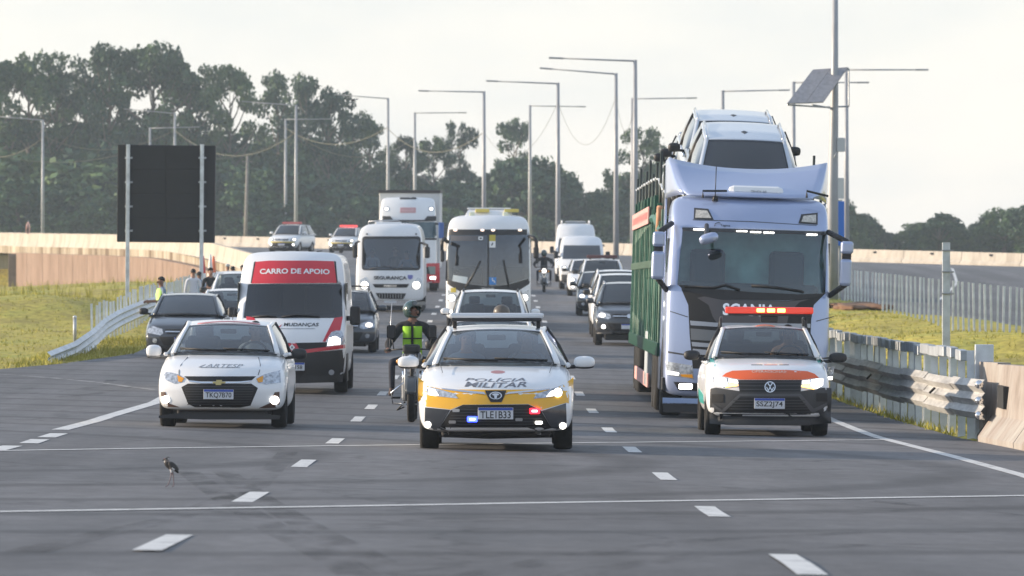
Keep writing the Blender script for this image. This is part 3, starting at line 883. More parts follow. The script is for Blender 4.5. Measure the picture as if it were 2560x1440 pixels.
for a, b, c, e in (((1968, 260), (2013.5, 259), (2076, 173), (2032, 176)), ((2014.5, 259), (2058, 257), (2120, 170), (2077, 173))):
    slab('solar_panel', sp, [S_(*a, sd - 1.1), S_(*b, sd - 1.1), S_(*c, sd + .2), S_(*e, sd + .2)], SOLAR)
bm = bmesh.new()
for a, b in (((1968, 262, -1.0), (2060, 268, .1)), ((2060, 268, .1), (2122, 266, .3)), ((2122, 266, .3), (2122, 171, .3)), ((2030, 262, -.9), (2082, 271, 0)), ((2040, 176, .3), (2122, 171, .3))):
    add_tube(bm, [S_(a[0], a[1], sd + a[2]), S_(b[0], b[1], sd + b[2])], .028, 5)
from_bm('panel_frame', bm, sp, GALVD)
q = S_(2103, 362); box('control_box', sp, (q.x - .01, -.05, q.z), (.25, .2, .44), mat('pale_grey_box', (.5, .52, .54), .5), .015)
tube('conduit', sp, [S_(2085, 395, sd - .2), S_(2092, 380, sd - .2)], .02, GALVD)
q0, q1 = S_(2092, 437, sd + 2), S_(2109, 604, sd + 2)
st = thing('narrow_board', 'narrow upright board, white above and blue below, behind the solar pole', 'sign', (sb.x + (q0.x + q1.x) / 2, sd + 2, sb.z - .2))
box('blue_panel', st, (0, 0, q1.z + .68), (q1.x - q0.x + .03, .3, 1.42), mat('sign_blue', (.02, .16, .62), .5), .01)
box('white_panel', st, (0.01, 0, q0.z - .33), (q1.x - q0.x, .3, .66), mat('sign_white', (.6, .62, .62), .5), .01)
box('post', st, (0, .1, q1.z / 2 - .1), (.08, .08, q1.z + .4), GALVD)
wd = 400.; wb = P(70, 600, wd)
ws_ = thing('round_sign', 'white oval-looking road sign with reddish rim, seen almost edge on at far left', 'sign', (wb.x, wd, wb.z - .9), (0, 0, R(-66)))
tube('post', ws_, [(0, .03, -.5), (0, .03, 2.35)], .03, GALVD)
lathe('sign_disc', ws_, [(0, -.012), (.40, -.012), (.40, .012), (0, .012)], (0, 0, 1.75), 'y', mat('sign_face', (.75, .70, .66), .5), 24)
lathe('rim', ws_, [(.40, -.02), (.46, -.02), (.46, .012), (.40, .012), (.40, -.02)], (0, 0, 1.75), 'y', mat('sign_red', (.6, .34, .28), .5), 24)

# ------------------------------------------------------------------ trees
LEAF = bpy.data.materials.new('foliage'); LEAF.use_nodes = True; M['foliage'] = LEAF
n, l = LEAF.node_tree.nodes, LEAF.node_tree.links
p = n['Principled BSDF']; p.inputs['Roughness'].default_value = .65; p.inputs['Specular IOR Level'].default_value = .25
t = n.new('ShaderNodeTexCoord'); z = n.new('ShaderNodeTexNoise'); z.inputs['Scale'].default_value = .55; z.inputs['Detail'].default_value = 3
l.new(t.outputs['Object'], z.inputs['Vector'])
oi = n.new('ShaderNodeObjectInfo')
r = n.new('ShaderNodeValToRGB'); r.color_ramp.elements.new(.5)
for e, (pos, c) in zip(r.color_ramp.elements, ((.3, (.020, .052, .030)), (.5, (.038, .086, .040)), (.72, (.078, .135, .045)))): e.position = pos; e.color = (*c, 1)
ad = n.new('ShaderNodeMath'); ad.operation = 'MULTIPLY_ADD'; ad.inputs[1].default_value = .34; ad.inputs[2].default_value = -.17
l.new(oi.outputs['Random'], ad.inputs[0])
a2_ = n.new('ShaderNodeMath'); a2_.operation = 'ADD'; l.new(ad.outputs[0], a2_.inputs[0]); l.new(z.outputs['Fac'], a2_.inputs[1])
l.new(a2_.outputs[0], r.inputs[0]); l.new(r.outputs[0], p.inputs['Base Color'])
BARK = mat('bark', (.14, .115, .09), .9, noise=.3, nscale=3)
def leaf_quads(rs, centres, radii, per, size):
    V_, F_ = [], []
    for c, rd in zip(centres, radii):
        k = int(per * (rd[0] ** 2) / 2.6) + 30
        u = rs.normal(size=(k, 3)); u /= np.linalg.norm(u, axis=1)[:, None]
        pos = u * (rs.uniform(.2, 1, (k, 1)) ** .5) * np.array(rd) * (1 + .10 * rs.normal(size=(k, 1))) + c
        a = rs.normal(size=(k, 3)); a /= np.linalg.norm(a, axis=1)[:, None]
        b = np.cross(a, rs.normal(size=(k, 3))); b /= np.linalg.norm(b, axis=1)[:, None]
        s1 = size * rs.uniform(.6, 1.4, (k, 1)); s2 = s1 * rs.uniform(.45, .9, (k, 1))
        base = sum(len(x) for x in V_)
        V_.append(np.stack([pos - a * s1, pos + b * s2, pos + a * s1, pos - b * s2], 1).reshape(-1, 3))
        ii = np.arange(k)[:, None] * 4 + base
        F_.append(np.concatenate([ii, ii + 1, ii + 2, ii + 3], 1))
    return np.concatenate(V_), np.concatenate(F_)
def tree_proto(kind, seed):
    rs = np.random.RandomState(seed); cs, rd = [], []
    bmt = bmesh.new()
    if kind == 'tall':                                   # eucalyptus-like: bare stem, umbrella clumps with gaps
        H = 1.; lean = rs.uniform(-.03, .03)
        trunk = [(0, 0, -.02), (lean, 0, .35), (lean * 1.5, .01, .7), (lean * 1.2, 0, .9)]
        add_tube(bmt, trunk, [.016, .012, .008, .004], 7)
        nl = 15
        for i in range(nl):
            h0 = .34 + .5 * i / nl; a = i * 2.4 + rs.uniform(-.4, .4)
            reach = (.30 - .20 * abs(i / nl - .30)) * rs.uniform(.55, 1.1)
            e = np.array([lean + math.cos(a) * reach, math.sin(a) * reach, h0 + rs.uniform(.08, .17)])
            s0 = np.array([lean * 1.2, 0, h0 - .04]); mid_ = (s0 * .45 + e * .55) + np.array([0, 0, -.02])
            add_tube(bmt, [tuple(s0), tuple(mid_), tuple(e)], [.007, .005, .002], 5)
            for q in range(rs.randint(1, 3)):
                cs.append(e + rs.normal(size=3) * np.array([.05, .05, .03])); w = rs.uniform(.05, .10); rd.append((w, w, w * .66))
        for q in range(8):
            cs.append(np.array([lean + rs.normal() * .07, rs.normal() * .07, rs.uniform(.82, .97)])); w = rs.uniform(.04, .075); rd.append((w, w, w * .7))
    elif kind == 'round':
        add_tube(bmt, [(0, 0, -.02), (.02, 0, .3), (.0, .02, .6)], [.03, .02, .008], 7)
        for i in range(44):
            u = rs.normal(size=3); u /= np.linalg.norm(u); u[2] = abs(u[2]) * 1.0 - .22
            rr = rs.uniform(.6, 1.)
            c = np.array([u[0] * .40 * rr, u[1] * .40 * rr, .52 + u[2] * .42 * rr]); cs.append(c); w = rs.uniform(.07, .13); rd.append((w, w, w * .75))
        for i in range(7):
            c = cs[i * 3]; add_tube(bmt, [(.01, 0, .25 + .02 * i), tuple(c * .6 + np.array([0, 0, .1])), tuple(c)], [.012, .007, .003], 5)
    else:                                                # leafy to the ground
        add_tube(bmt, [(0, 0, -.02), (.02, 0, .4), (.0, .02, .8)], [.03, .02, .008], 7)
        for i in range(70):
            h = rs.uniform(.02, .92); a = rs.uniform(0, 6.28); rr = (.42 * (1 - h ** 2.2) + .06) * rs.uniform(.5, 1.)
            cs.append(np.array([math.cos(a) * rr, math.sin(a) * rr, h])); w = rs.uniform(.08, .14); rd.append((w, w, w * .8))
    return bmt, cs, rd, rs
def make_proto(kind, seed, H):
    bmt, cs, rd, rs = tree_proto(kind, seed)
    for v in bmt.verts: v.co *= H
    tm = bpy.data.meshes.new('trunk'); bmt.to_mesh(tm); bmt.free(); tm.materials.append(BARK)
    tm.polygons.foreach_set('use_smooth', [True] * len(tm.polygons))
    cs = [c * H for c in cs]; rd = [tuple(x * H for x in r_) for r_ in rd]
    per, size = {'tall': (150, .24), 'round': (120, .26), 'dense': (90, .30)}[kind]
    V_, F_ = leaf_quads(rs, cs, rd, per, size)
    cm_ = bpy.data.meshes.new('crown'); cm_.from_pydata(V_.tolist(), [], F_.tolist()); cm_.materials.append(LEAF)
    return tm, cm_
PROT = {'tall': [make_proto('tall', 10 + k, 20.) for k in range(5)], 'round': [make_proto('round', 30 + k, 12.) for k in range(4)], 'dense': [make_proto('dense', 50 + k, 9.) for k in range(4)]}
BASEH = {'tall': 20., 'round': 12., 'dense': 9.}
def tree(kind, px, py, d, k, label, name='tree', wide=1., group=None, cat='tree'):
    top = P(px, py, d); zb = terrain(top.x, d) if d < 560 else 1.2
    h = (top.z - zb) / BASEH[kind] / (.99 if kind != 'round' else .97)
    r = thing(name, label, cat, (top.x, d, zb), (0, 0, (k * 1.7) % 6.28), group)
    r.scale = (h * wide, h * wide, h)
    tm, cm_ = PROT[kind][k % len(PROT[kind])]
    a = bpy.data.objects.new('trunk', tm); b = bpy.data.objects.new('crown', cm_)
    for o in (a, b): COL.objects.link(o); o.parent = r
    return r
SKY = [(-200, 140), (0, 135), (60, 137), (130, 175), (150, 200), (200, 135), (268, 110), (320, 140), (360, 115), (420, 112), (470, 145), (505, 195), (530, 180), (570, 158), (620, 195), (650, 200),
       (700, 190), (770, 195), (800, 215), (830, 240), (880, 290), (950, 300), (1000, 342), (1100, 348), (1150, 312), (1200, 372), (1250, 372), (1290, 300), (1330, 362), (1380, 385), (1408, 470),
       (1450, 490), (1500, 462), (1550, 405), (1600, 330), (1660, 335), (1760, 420), (2000, 440), (2080, 480), (2110, 485), (2150, 520), (2200, 562), (2240, 575), (2290, 548), (2350, 520), (2400, 545), (2450, 545), (2500, 508), (2560, 500), (2800, 510)]
def sky_y(px): return float(np.interp(px, [q[0] for q in SKY], [q[1] for q in SKY]))
TALL = [(62, 135, 540, 1.15, 'tall dark tree at the far left behind the leftmost lamp'), (-60, 128, 560, 1.1, 'tall dark tree cut by the left edge of the picture'),
        (205, 150, 590, 1.0, 'tall tree between the leftmost lamp and the black sign'), (268, 110, 560, 1.1, 'high pointed tree crown just left above the black sign'),
        (385, 112, 570, 1.2, 'broad high crown right above the black sign, tallest of the woodland'), (440, 125, 550, 1.0, 'tall airy tree rising behind the lamp above the black sign'),
        (568, 158, 580, .9, 'airy isolated tall tree with sky showing through, right of the black sign'), (700, 188, 600, .9, 'airy tall tree left of the close pair of lamps'),
        (765, 192, 590, .75, 'airy tall tree right of the close pair of lamps'), (822, 222, 570, 1.0, 'tall dark tree that ends the high part of the woodland'),
        (1150, 308, 620, .8, 'small umbrella-shaped tree standing above the woodland left of the bus'), (1290, 292, 640, .8, 'thin sparse tree standing above the woodland behind the bus'),
        (1610, 325, 560, 1.2, 'tall tree half hidden behind the car carrier trailer'), (930, 300, 600, 1.1, 'tall tree behind the lamp over the white truck'),
        (140, 168, 555, 1.0, 'tall tree right of the leftmost lamp'), (470, 165, 565, 1.0, 'tall tree over the right post of the black sign'),
        (0, 150, 575, 1.0, 'tall tree behind the leftmost lamp arm'), (870, 285, 585, 1.0, 'tall tree stepping down right of the high woodland'),
        (1010, 340, 600, 1.1, 'tree behind the lamp on the right of the white lorry'), (1085, 345, 610, 1.1, 'tree between the white lorry lamp and the umbrella-shaped tree')]
for k, (px, py, d, w, lab) in enumerate(TALL): tree('tall', px, py, max(d, 574), k, lab, 'tall_tree', w * .66, 'tall trees on the skyline')
ROUND = [(1325, 360, 560, 1.1, 'large round dark tree behind the bus'), (1385, 395, 590, .8, 'round tree at the right end of the high woodland'), (1500, 462, 560, .9, 'round tree left of the tall tree by the carrier'),
         (2110, 482, 540, .7, 'small tree just right of the solar pole'), (2160, 520, 560, 1.0, 'round tree right of the blue board'), (2350, 518, 560, 1.3, 'wide round tree behind the steel post'),
         (2290, 545, 580, 1.2, 'round tree left of the steel post'), (2510, 505, 560, 1.2, 'tree at far right above the barrier'), (2575, 495, 550, 1.1, 'tree cut by the right edge of the picture'), (2440, 545, 590, 1.1, 'low round tree between the steel post and the right edge'),
         (1560, 405, 590, 1.0, 'round tree beside the second tallest lamp'), (1700, 360, 600, 1.1, 'round tree mostly hidden behind the carrier trailer')]
for k, (px, py, d, w, lab) in enumerate(ROUND): tree('round', px, py, d, k, lab, 'round_tree', w, 'trees beyond the far barrier')
random.seed(11)
k = 0
ZN = [(60, 'at the far left edge'), (290, 'between the leftmost lamp and the black sign'), (540, 'behind the black sign'), (720, 'between the black sign and the close pair of lamps'), (960, 'between the close pair of lamps and the white lorry'),
      (1110, 'behind the white lorry'), (1330, 'behind the coach'), (1480, 'behind the white vans'), (1650, 'left of the car carrier'), (2080, 'behind the car carrier'), (2250, 'just right of the solar pole'), (2400, 'behind the tall steel post'), (9999, 'at the far right')]
KN = {'tall': 'tall loose-crowned woodland tree', 'round': 'round-crowned woodland tree', 'dense': 'low leafy woodland tree'}
def zone(px, kd): return KN[kd] + ' ' + [b for a, b in ZN if px < a][0]
for layer, (d0, frac, st, kind) in enumerate(((622, .40, 62, 'tall'), (605, .40, 46, 'round'), (585, .38, 46, 'round'), (565, .55, 46, 'dense'), (548, .74, 52, 'dense'))):
    px = -130 + 17 * layer
    while px < 2700:
        if not (1830 < px < 2050):
            ys = sky_y(px); base = 606
            y = ys + (base - ys) * (frac + random.uniform(-.10, .14))
            kd = kind if base - y > (150 if kind == 'tall' else 60 if kind == 'round' else 0) else 'dense'
            if base - y > 25:
                tree(kd, px, y, d0 + random.uniform(-8, 8), k, zone(px, kd), 'woodland_tree', random.uniform(.9, 1.35) * (1.25 if kd == 'dense' else .75 if kd == 'tall' else .95), 'trees massed in the woodland')
        px += st * random.uniform(.8, 1.25); k += 1

# rough grass
rs = np.random.RandomState(3); V_, F_ = [], []
def tufts(nn, fx, fd, hmax, cond):
    for _ in range(nn):
        x, d = fx(), fd()
        if inside(x, d) or not cond(x, d): continue
        z0 = terrain(x, d); b = len(V_); h = rs.uniform(.3, 1) * hmax
        for q in range(3):
            a = rs.uniform(0, 6.28); w = .014; dx, dy = math.cos(a) * w, math.sin(a) * w; ox, oy = rs.normal(0, .05, 2)
            lx, ly = rs.normal(0, .05, 2); b = len(V_)
            V_.extend([(x + ox - dx, d + oy - dy, z0 - .02), (x + ox + dx, d + oy + dy, z0 - .02), (x + ox + lx, d + oy + ly, z0 + h)]); F_.append((b, b + 1, b + 2))
U = rs.uniform
tufts(4500, lambda: U(-22, -8.6), lambda: U(110.5, 190), .09, lambda x, d: True)
tufts(900, lambda: U(-10.6, -8.7), lambda: U(112, 142), .17, lambda x, d: True)
tufts(900, lambda: U(-21, -11), lambda: U(170, 290), .45, lambda x, d: True)
tufts(3200, lambda: U(6.5, 11), lambda: U(80, 172), .08, lambda x, d: True)
tufts(1100, lambda: U(5.9, 6.7), lambda: U(79, 125), .15, lambda x, d: True)
me = bpy.data.meshes.new('grass_tufts'); me.from_pydata(V_, [], F_)
tag(link('grass_tufts', me, None, ramp_mat('grass_blades', [(.3, (.36, .30, .06)), (.6, (.34, .33, .06))], 1.5, .9, bump=0)), kind='stuff')
# red soil heap beside the solar pole foot
bm = bmesh.new(); bmesh.ops.create_icosphere(bm, subdivisions=4, radius=1)
for v in bm.verts:
    f = 1 + .16 * math.sin(v.co.x * 7 + v.co.y * 3) + .10 * math.sin(v.co.y * 11 + v.co.x * 5) + .05 * math.sin(v.co.x * 23)
    v.co = Vector((v.co.x * 1.7 * f, v.co.y * 3 * f, max(v.co.z, -.3) * .17 * f))
o = from_bm('soil_heap', bm, None, ramp_mat('red_soil', [(.3, (.15, .085, .055)), (.7, (.24, .15, .10))], 3, 1, bump=.6), True)
o.scale = (.6, .8, .8); o.location = (10.1, 160, .1); tag(o, 'low heap of reddish soil at the foot of the solar pole', 'soil heap')

# air
bm = bmesh.new(); add_box(bm, (0, 430, 14), (520, 980, 36.))
hz = from_bm('haze', bm); hz['kind'] = 'stuff'
hm = bpy.data.materials.new('haze_air'); hm.use_nodes = True
hm.node_tree.nodes.remove(hm.node_tree.nodes['Principled BSDF'])
pv = hm.node_tree.nodes.new('ShaderNodeVolumePrincipled'); pv.inputs['Color'].default_value = (.72, .84, .96, 1); pv.inputs['Density'].default_value = HAZE
hm.node_tree.links.new(pv.outputs[0], hm.node_tree.nodes['Material Output'].inputs['Volume'])
hz.data.materials.append(hm); hz.display_type = 'WIRE'

# ------------------------------------------------------------------ vehicles
def place(name, label, cat, X, d, yaw=0., roll=.5, group=None):
    """origin at the front bumper on the ground; local +y runs to the rear, +x to the right as seen"""
    r = thing(name, label, cat, (X, d, zr(X, d + 1.5) - slope(d + 1.5) * 1.5), (math.atan(slope(d + 2)), R(roll), R(yaw)), group)
    return r
class Tr:
    """photo pixel -> local (x, z) of a vehicle at local depth y"""
    def __init__(s, root): s.l = root.location.copy(); s.r = root.rotation_euler.y
    def __call__(s, px, py, y=0.):
        q = P(px, py, s.l.y + y) - s.l
        return (q.x - 0 * s.r, q.z + q.x * s.r)
    def poly(s, pts, y=0.): return [s(a, b, y) for a, b in pts]
class Crop:
    """pixel coordinates read in an enlarged crop of the photograph"""
    def __init__(s, tr, x0, y0, k): s.t, s.x0, s.y0, s.k = tr, x0, y0, k
    def __call__(s, a, b, y=0.): return s.t(s.x0 + a / s.k, s.y0 + b / s.k, y)
    def poly(s, pts, y=0.): return [s(a, b, y) for a, b in pts]

TYRE_ME = {}
def wheel(root, x, y, r=.31, w=.20, rim=ALLOY):
    key = (round(r, 3), round(w, 3), rim.name)
    if key not in TYRE_ME:
        h = w / 2
        t = lathe('wheel', None, [(r * .62, -h * .8), (r * .66, -h), (r * .93, -h), (r * .985, -h * .75), (r, -h * .4), (r, h * .4), (r * .985, h * .75), (r * .93, h), (r * .66, h), (r * .62, h * .8), (r * .62, -h * .8)], (0, 0, 0), 'x', RUBBER, 28)
        bm = bmesh.new()
        for k in range(5):
            a = 2 * math.pi * k / 5
            for sx in (-1, 1): add_box(bm, (sx * h * .72, math.cos(a) * r * .33, math.sin(a) * r * .33), (.025, r * .56, r * .16), Matrix.Rotation(a, 3, 'X'))
        add_tube(bm, [(-h * .75, 0, 0), (h * .75, 0, 0)], r * .18, 10)
        for sx in (-1, 1): add_tube(bm, [(sx * h * .62, 0, 0), (sx * h * .68, 0, 0)], r * .60, 20)
        rm = from_bm('rim', bm, None, rim)
        TYRE_ME[key] = (t.data, rm.data)
        bpy.data.objects.remove(t); bpy.data.objects.remove(rm)
    a, b = TYRE_ME[key]
    o = bpy.data.objects.new('wheel', a); q = bpy.data.objects.new('rim', b)
    COL.objects.link(o); COL.objects.link(q)
    o.parent = root; q.parent = o; o.location = (x, y, r)
    return o

def ell(name, parent, c, r, m, sub=2, rot=None, flat=0.):
    bm = bmesh.new(); bmesh.ops.create_icosphere(bm, subdivisions=sub + 1, radius=1)
    for v in bm.verts:
        if flat:
            v.co = Vector([math.copysign(abs(q) ** flat, q) for q in v.co])
        v.co = Vector((v.co.x * r[0], v.co.y * r[1], v.co.z * r[2]))
    if rot: bmesh.ops.rotate(bm, verts=bm.verts, cent=(0, 0, 0), matrix=rot)
    bmesh.ops.translate(bm, vec=c, verts=bm.verts)
    return from_bm(name, bm, parent, m, True)
def side_mirror(root, x, y, z, w, h, m, base=PLASTIC, two_tone=True):
    s = 1 if x > 0 else -1
    o = ell('side_mirror', root, (x, y, z), (w / 2, .075, h / 2), m, 2, None, .75)
    tube('mirror_arm', o, [(x - s * w * .35, y + .02, z - h * .35), (x - s * (w * .5 + .08), y + .05, z - h * .42)], .025, base, 6)
    if two_tone: ell('mirror_base', o, (x, y + .01, z - h * .30), (w * .47, .07, h * .24), base, 2, None, .8)
    bm = bmesh.new(); bmesh.ops.create_circle(bm, cap_ends=True, segments=16, radius=1)
    for v in bm.verts: v.co = Vector((x + v.co.x * w * .42, y + .07, z + v.co.y * h * .40))
    from_bm('mirror_glass', bm, o, CHROME)
    return o
def plate(root, bvh, x, z, txt, w=.40, h=.13, off=.02, shown=True):
    q = bvh.ray_cast(Vector((x, -6, z)), Vector((0, 1, 0)))
    y = (q[0].y if q[0] is not None else .1) - off
    o = box('license_plate', root, (x, y, z), (w, .012, h), PLATE, .004)
    box('plate_band', o, (x, y - .0075, z + h * .38), (w - .008, .004, h * .22), PLATEB)
    if txt:
        pb = plane_bvh([(x - w, y - .0065, z - h), (x + w, y - .0065, z - h), (x + w, y - .0065, z + h), (x - w, y - .0065, z + h)])
        text_patch('plate_lettering', o, txt, x - w * .43, z - h * .42, x + w * .43, z + h * .20, INK, pb, off=.002, bold=.012, step=0)
    return o
def seg_sheet(A, B, nrow, ncol, bulge, inset=(0, 1), u0=-1., u1=1.):
    """A,B: (y, z, hw, crown, k)"""
    rows = []
    for i in range(nrow + 1):
        t_ = inset[0] + (inset[1] - inset[0]) * i / nrow
        y, z, hw, cr, k = [a + (b - a) * t_ for a, b in zip(A, B)]
        bz = bulge * 4 * t_ * (1 - t_)
        rows.append([(hw * u, y - k * (1 - u * u) - bz * .4, z + cr * (1 - u * u) + bz * .9) for u in [u0 + (u1 - u0) * j / ncol for j in range(ncol + 1)]])
    return rows
def cabin(root, A, T, RM, RR, C, belt, beltw, paint, gl=GL, interior=True, driver=True, pillar=None, frit=True, seats=True):
    """A cowl, T windscreen top, RM roof middle, RR roof rear, C tail; each (y, z, half width, crown, plan curve)"""
    pillar = pillar or paint
    grid('windshield', root, seg_sheet(A, T, 8, 14, .02, (.015, .985), -.93, .93), gl, True)
    for u0, u1 in ((-1, -.915), (.915, 1)):
        fr = bmesh.new()
        rows = seg_sheet((A[0] - .006, A[1] + .004, *A[2:]), (T[0] - .006, T[1] + .004, *T[2:]), 8, 2, .02, (0, 1), u0, u1)
        g = [[fr.verts.new(p_) for p_ in r_] for r_ in rows]
        for a, b in zip(g, g[1:]):
            for i in range(2): fr.faces.new((a[i], a[i + 1], b[i + 1], b[i]))
        bmesh.ops.recalc_face_normals(fr, faces=fr.faces)
        bmesh.ops.solidify(fr, geom=fr.faces[:], thickness=-.02)
        from_bm('pillar', fr, root, pillar, True)
    if frit:
        grid('windshield_seal', root, seg_sheet(A, T, 2, 14, .02, (-.02, .05), -.95, .95), PLASTIC, True)
        grid('windshield_seal', root, seg_sheet((A[0] - .003, A[1] + .002, *A[2:]), (T[0] - .003, T[1] + .002, *T[2:]), 2, 14, .02, (.955, 1.0), -.93, .93), mat('frit_band', (.03, .035, .045), .2, coat=.5), True)
    rows = []
    for i in range(13):
        t_ = i / 12
        if t_ < .5: q = [a + (b - a) * t_ * 2 for a, b in zip(T, RM)]
        else: q = [a + (b - a) * (t_ - .5) * 2 for a, b in zip(RM, RR)]
        y, z, hw, cr, k = q
        rows.append([(hw * u, y - k * (1 - u * u), z + cr * (1 - abs(u) ** 2.6)) for u in [-1 + 2 * j / 14 for j in range(15)]])
    roof = grid('roof', root, rows, paint, True, .03)
    grid('rear_window', root, seg_sheet(RR, C, 5, 10, .02, (.05, .95), -.9, .9), gl, True)
    grid('rear_pillar', root, seg_sheet(RR, C, 5, 2, .02, (0, 1), -1, -.88), pillar, True, .02)
    grid('rear_pillar', root, seg_sheet(RR, C, 5, 2, .02, (0, 1), .88, 1), pillar, True, .02)
    rail = [A, [a + (b - a) * .5 for a, b in zip(A, T)], T, RM, RR, C]
    ys = np.linspace(A[0], C[0], 24)
    for s in (-1, 1):
        top = [(s * float(np.interp(y, [q[0] for q in rail], [q[2] for q in rail])), y, float(np.interp(y, [q[0] for q in rail], [q[1] for q in rail]))) for y in ys]
        bot = [(s * beltw, y, belt) for y in ys]
        rows = [[tuple(Vector(b).lerp(Vector(t2), f) + Vector((s * .03 * 4 * f * (1 - f), 0, 0))) for f in (.04, .35, .65, .95)] for b, t2 in zip(bot, top)]
        grid('side_window', root, rows, GLD if gl is GL else gl, True)
        tube('window_frame', root, [Vector(q) + Vector((-s * .015, 0, -.01)) for q in top], .03, paint, 6)
        tube('window_frame', root, [(s * (beltw + .0), ys[0], belt), (s * beltw, ys[-1], belt)], .03, paint, 6)
        k = int(24 * .52); b, t2 = Vector(bot[k]), Vector(top[k])
        tube('door_pillar', root, [b, b.lerp(t2, .5) + Vector((s * .02, 0, 0)), t2], .04, PLASTIC, 6)
    if interior:
        box('dashboard', root, (0, A[0] + .42, A[1] - .10), (beltw * 1.75, .6, .22), INTERIOR, .06)
        if seats:
            for s in (-1, 1):
                bm = bmesh.new()
                add_box(bm, (s * .37, T[0] + .55, A[1] - .06), (.46, .13, .62), Matrix.Rotation(R(-12), 3, 'X'), .05)
                add_box(bm, (s * .37, T[0] + .66, A[1] + .33), (.25, .10, .17), Matrix.Rotation(R(-8), 3, 'X'), .04)
                from_bm('seat', bm, root, SEAT)
            bm = bmesh.new(); add_box(bm, (0, RR[0] - .35, A[1] - .08), (beltw * 1.6, .15, .55), Matrix.Rotation(R(-12), 3, 'X'), .05)
            for s in (-1, 1): add_box(bm, (s * .38, RR[0] - .27, A[1] + .26), (.24, .09, .14), None, .03)
            from_bm('rear_seat', bm, root, SEAT)
        bm = bmesh.new(); c = Vector((.36, T[0] - .12, A[1] + .0)); rr = Matrix.Rotation(R(-65), 3, 'X')
        add_tube(bm, [c + rr @ Vector((.185 * math.cos(a), .185 * math.sin(a), 0)) for a in np.linspace(0, 2 * math.pi, 21)], .016, 6, False)
        add_box(bm, c, (.34, .05, .02), rr); from_bm('steering_wheel', bm, root, PLASTIC)
        box('rear_view_mirror', root, (0, T[0] - .02, T[1] - .10 + T[3]), (.22, .03, .065), PLASTIC, .015)
    return roof

def car_body(root, L, W, nose, cowl, cowly, belt, deck, decky, fa, ra, paint, r=.31, zb=.22, low_front=.24, name='body', frontz=None, side=.0):
    h = W / 2; fz = frontz or nose
    def S(y, zb_, zt, f, crown=.02, c=0., dys=(0, 0, 0, 0, 0, 0), arch=0.):
        pts = [(h * f * .86, max(zb_, arch)), (h * f * .97, max(zb_ + .06, arch + .01)), (h * f, max(zb_ + .22, arch + .05)), (h * f, zb_ + (zt - zb_) * .62), (h * f * .97, zt - .085), (h * f * .87, zt)]
        for i in range(1, 6):
            if pts[i][1] <= pts[i - 1][1] + .01: pts[i] = (pts[i][0], pts[i - 1][1] + .015)
        return (y, c, [(a, b, q) for (a, b), q in zip(pts, dys)], crown)
    secs = [S(.0, low_front + .02, fz - .10, .93, .01, .24, (.06, .01, 0, .0, .03, .07)),
            S(.05, low_front, fz - .04, .965, .015, .23, (.05, .01, 0, .01, .05, .10)),
            S(.22, low_front - .01, fz, .985, .03, .16),
            S(fa - .42, zb, nose + (cowl - nose) * .22, .995, .035, .05),
            S(fa - .31, zb, nose + (cowl - nose) * .32, 1., .04, .03, arch=r * 1.45),
            S(fa, zb, nose + (cowl - nose) * .6, 1.005, .045, .0, arch=r * 2.06),
            S(fa + .31, zb, nose + (cowl - nose) * .84, 1., .045, .0, arch=r * 1.45),
            S(fa + .42, zb, nose + (cowl - nose) * .92, 1., .045, 0),
            S(cowly + .12, zb, cowl, .995, .02, 0), S((cowly + decky) / 2, zb, belt, .995, .0, 0), S(ra - .42, zb, belt, 1.0, .0, 0),
            S(ra - .31, zb, belt, 1., 0, 0, arch=r * 1.45), S(ra, zb, belt + (deck - belt) * .4, 1., .0, 0, arch=r * 2.06), S(ra + .31, zb, deck, .99, 0, 0, arch=r * 1.45),
            S(ra + .42, zb, deck, .985, .02, 0), S(L - .2, zb + .03, deck, .97, .02, -.08), S(L, zb + .1, deck - .08, .90, .0, -.2)]
    o = loft(name, root, secs, paint, 2)
    box('underbody', root, (0, L / 2 + .1, .23), (W * .70, L * .86, .16), PLASTIC, .03)
    for q in (fa, ra): box('wheel_well', root, (0, q, r * 1.25), (W * .76, r * 2.2, r * 1.3), PLASTIC)
    return o
def four_wheels(root, W, fa, ra, r=.31, w=.2, rim=ALLOY):
    for y in (fa, ra):
        for s in (-1, 1): wheel(root, s * (W / 2 - w / 2 - .015), y, r, w, rim)
def roof_rails(root, x, y0, y1, z, m=PLASTIC):
    for s in (-1, 1):
        tube('roof_rail', root, [(s * x, y0, z), (s * x * 1.01, y0 + .12, z + .055), (s * x * 1.01, y1 - .12, z + .055), (s * x, y1, z)], .022, m, 6)

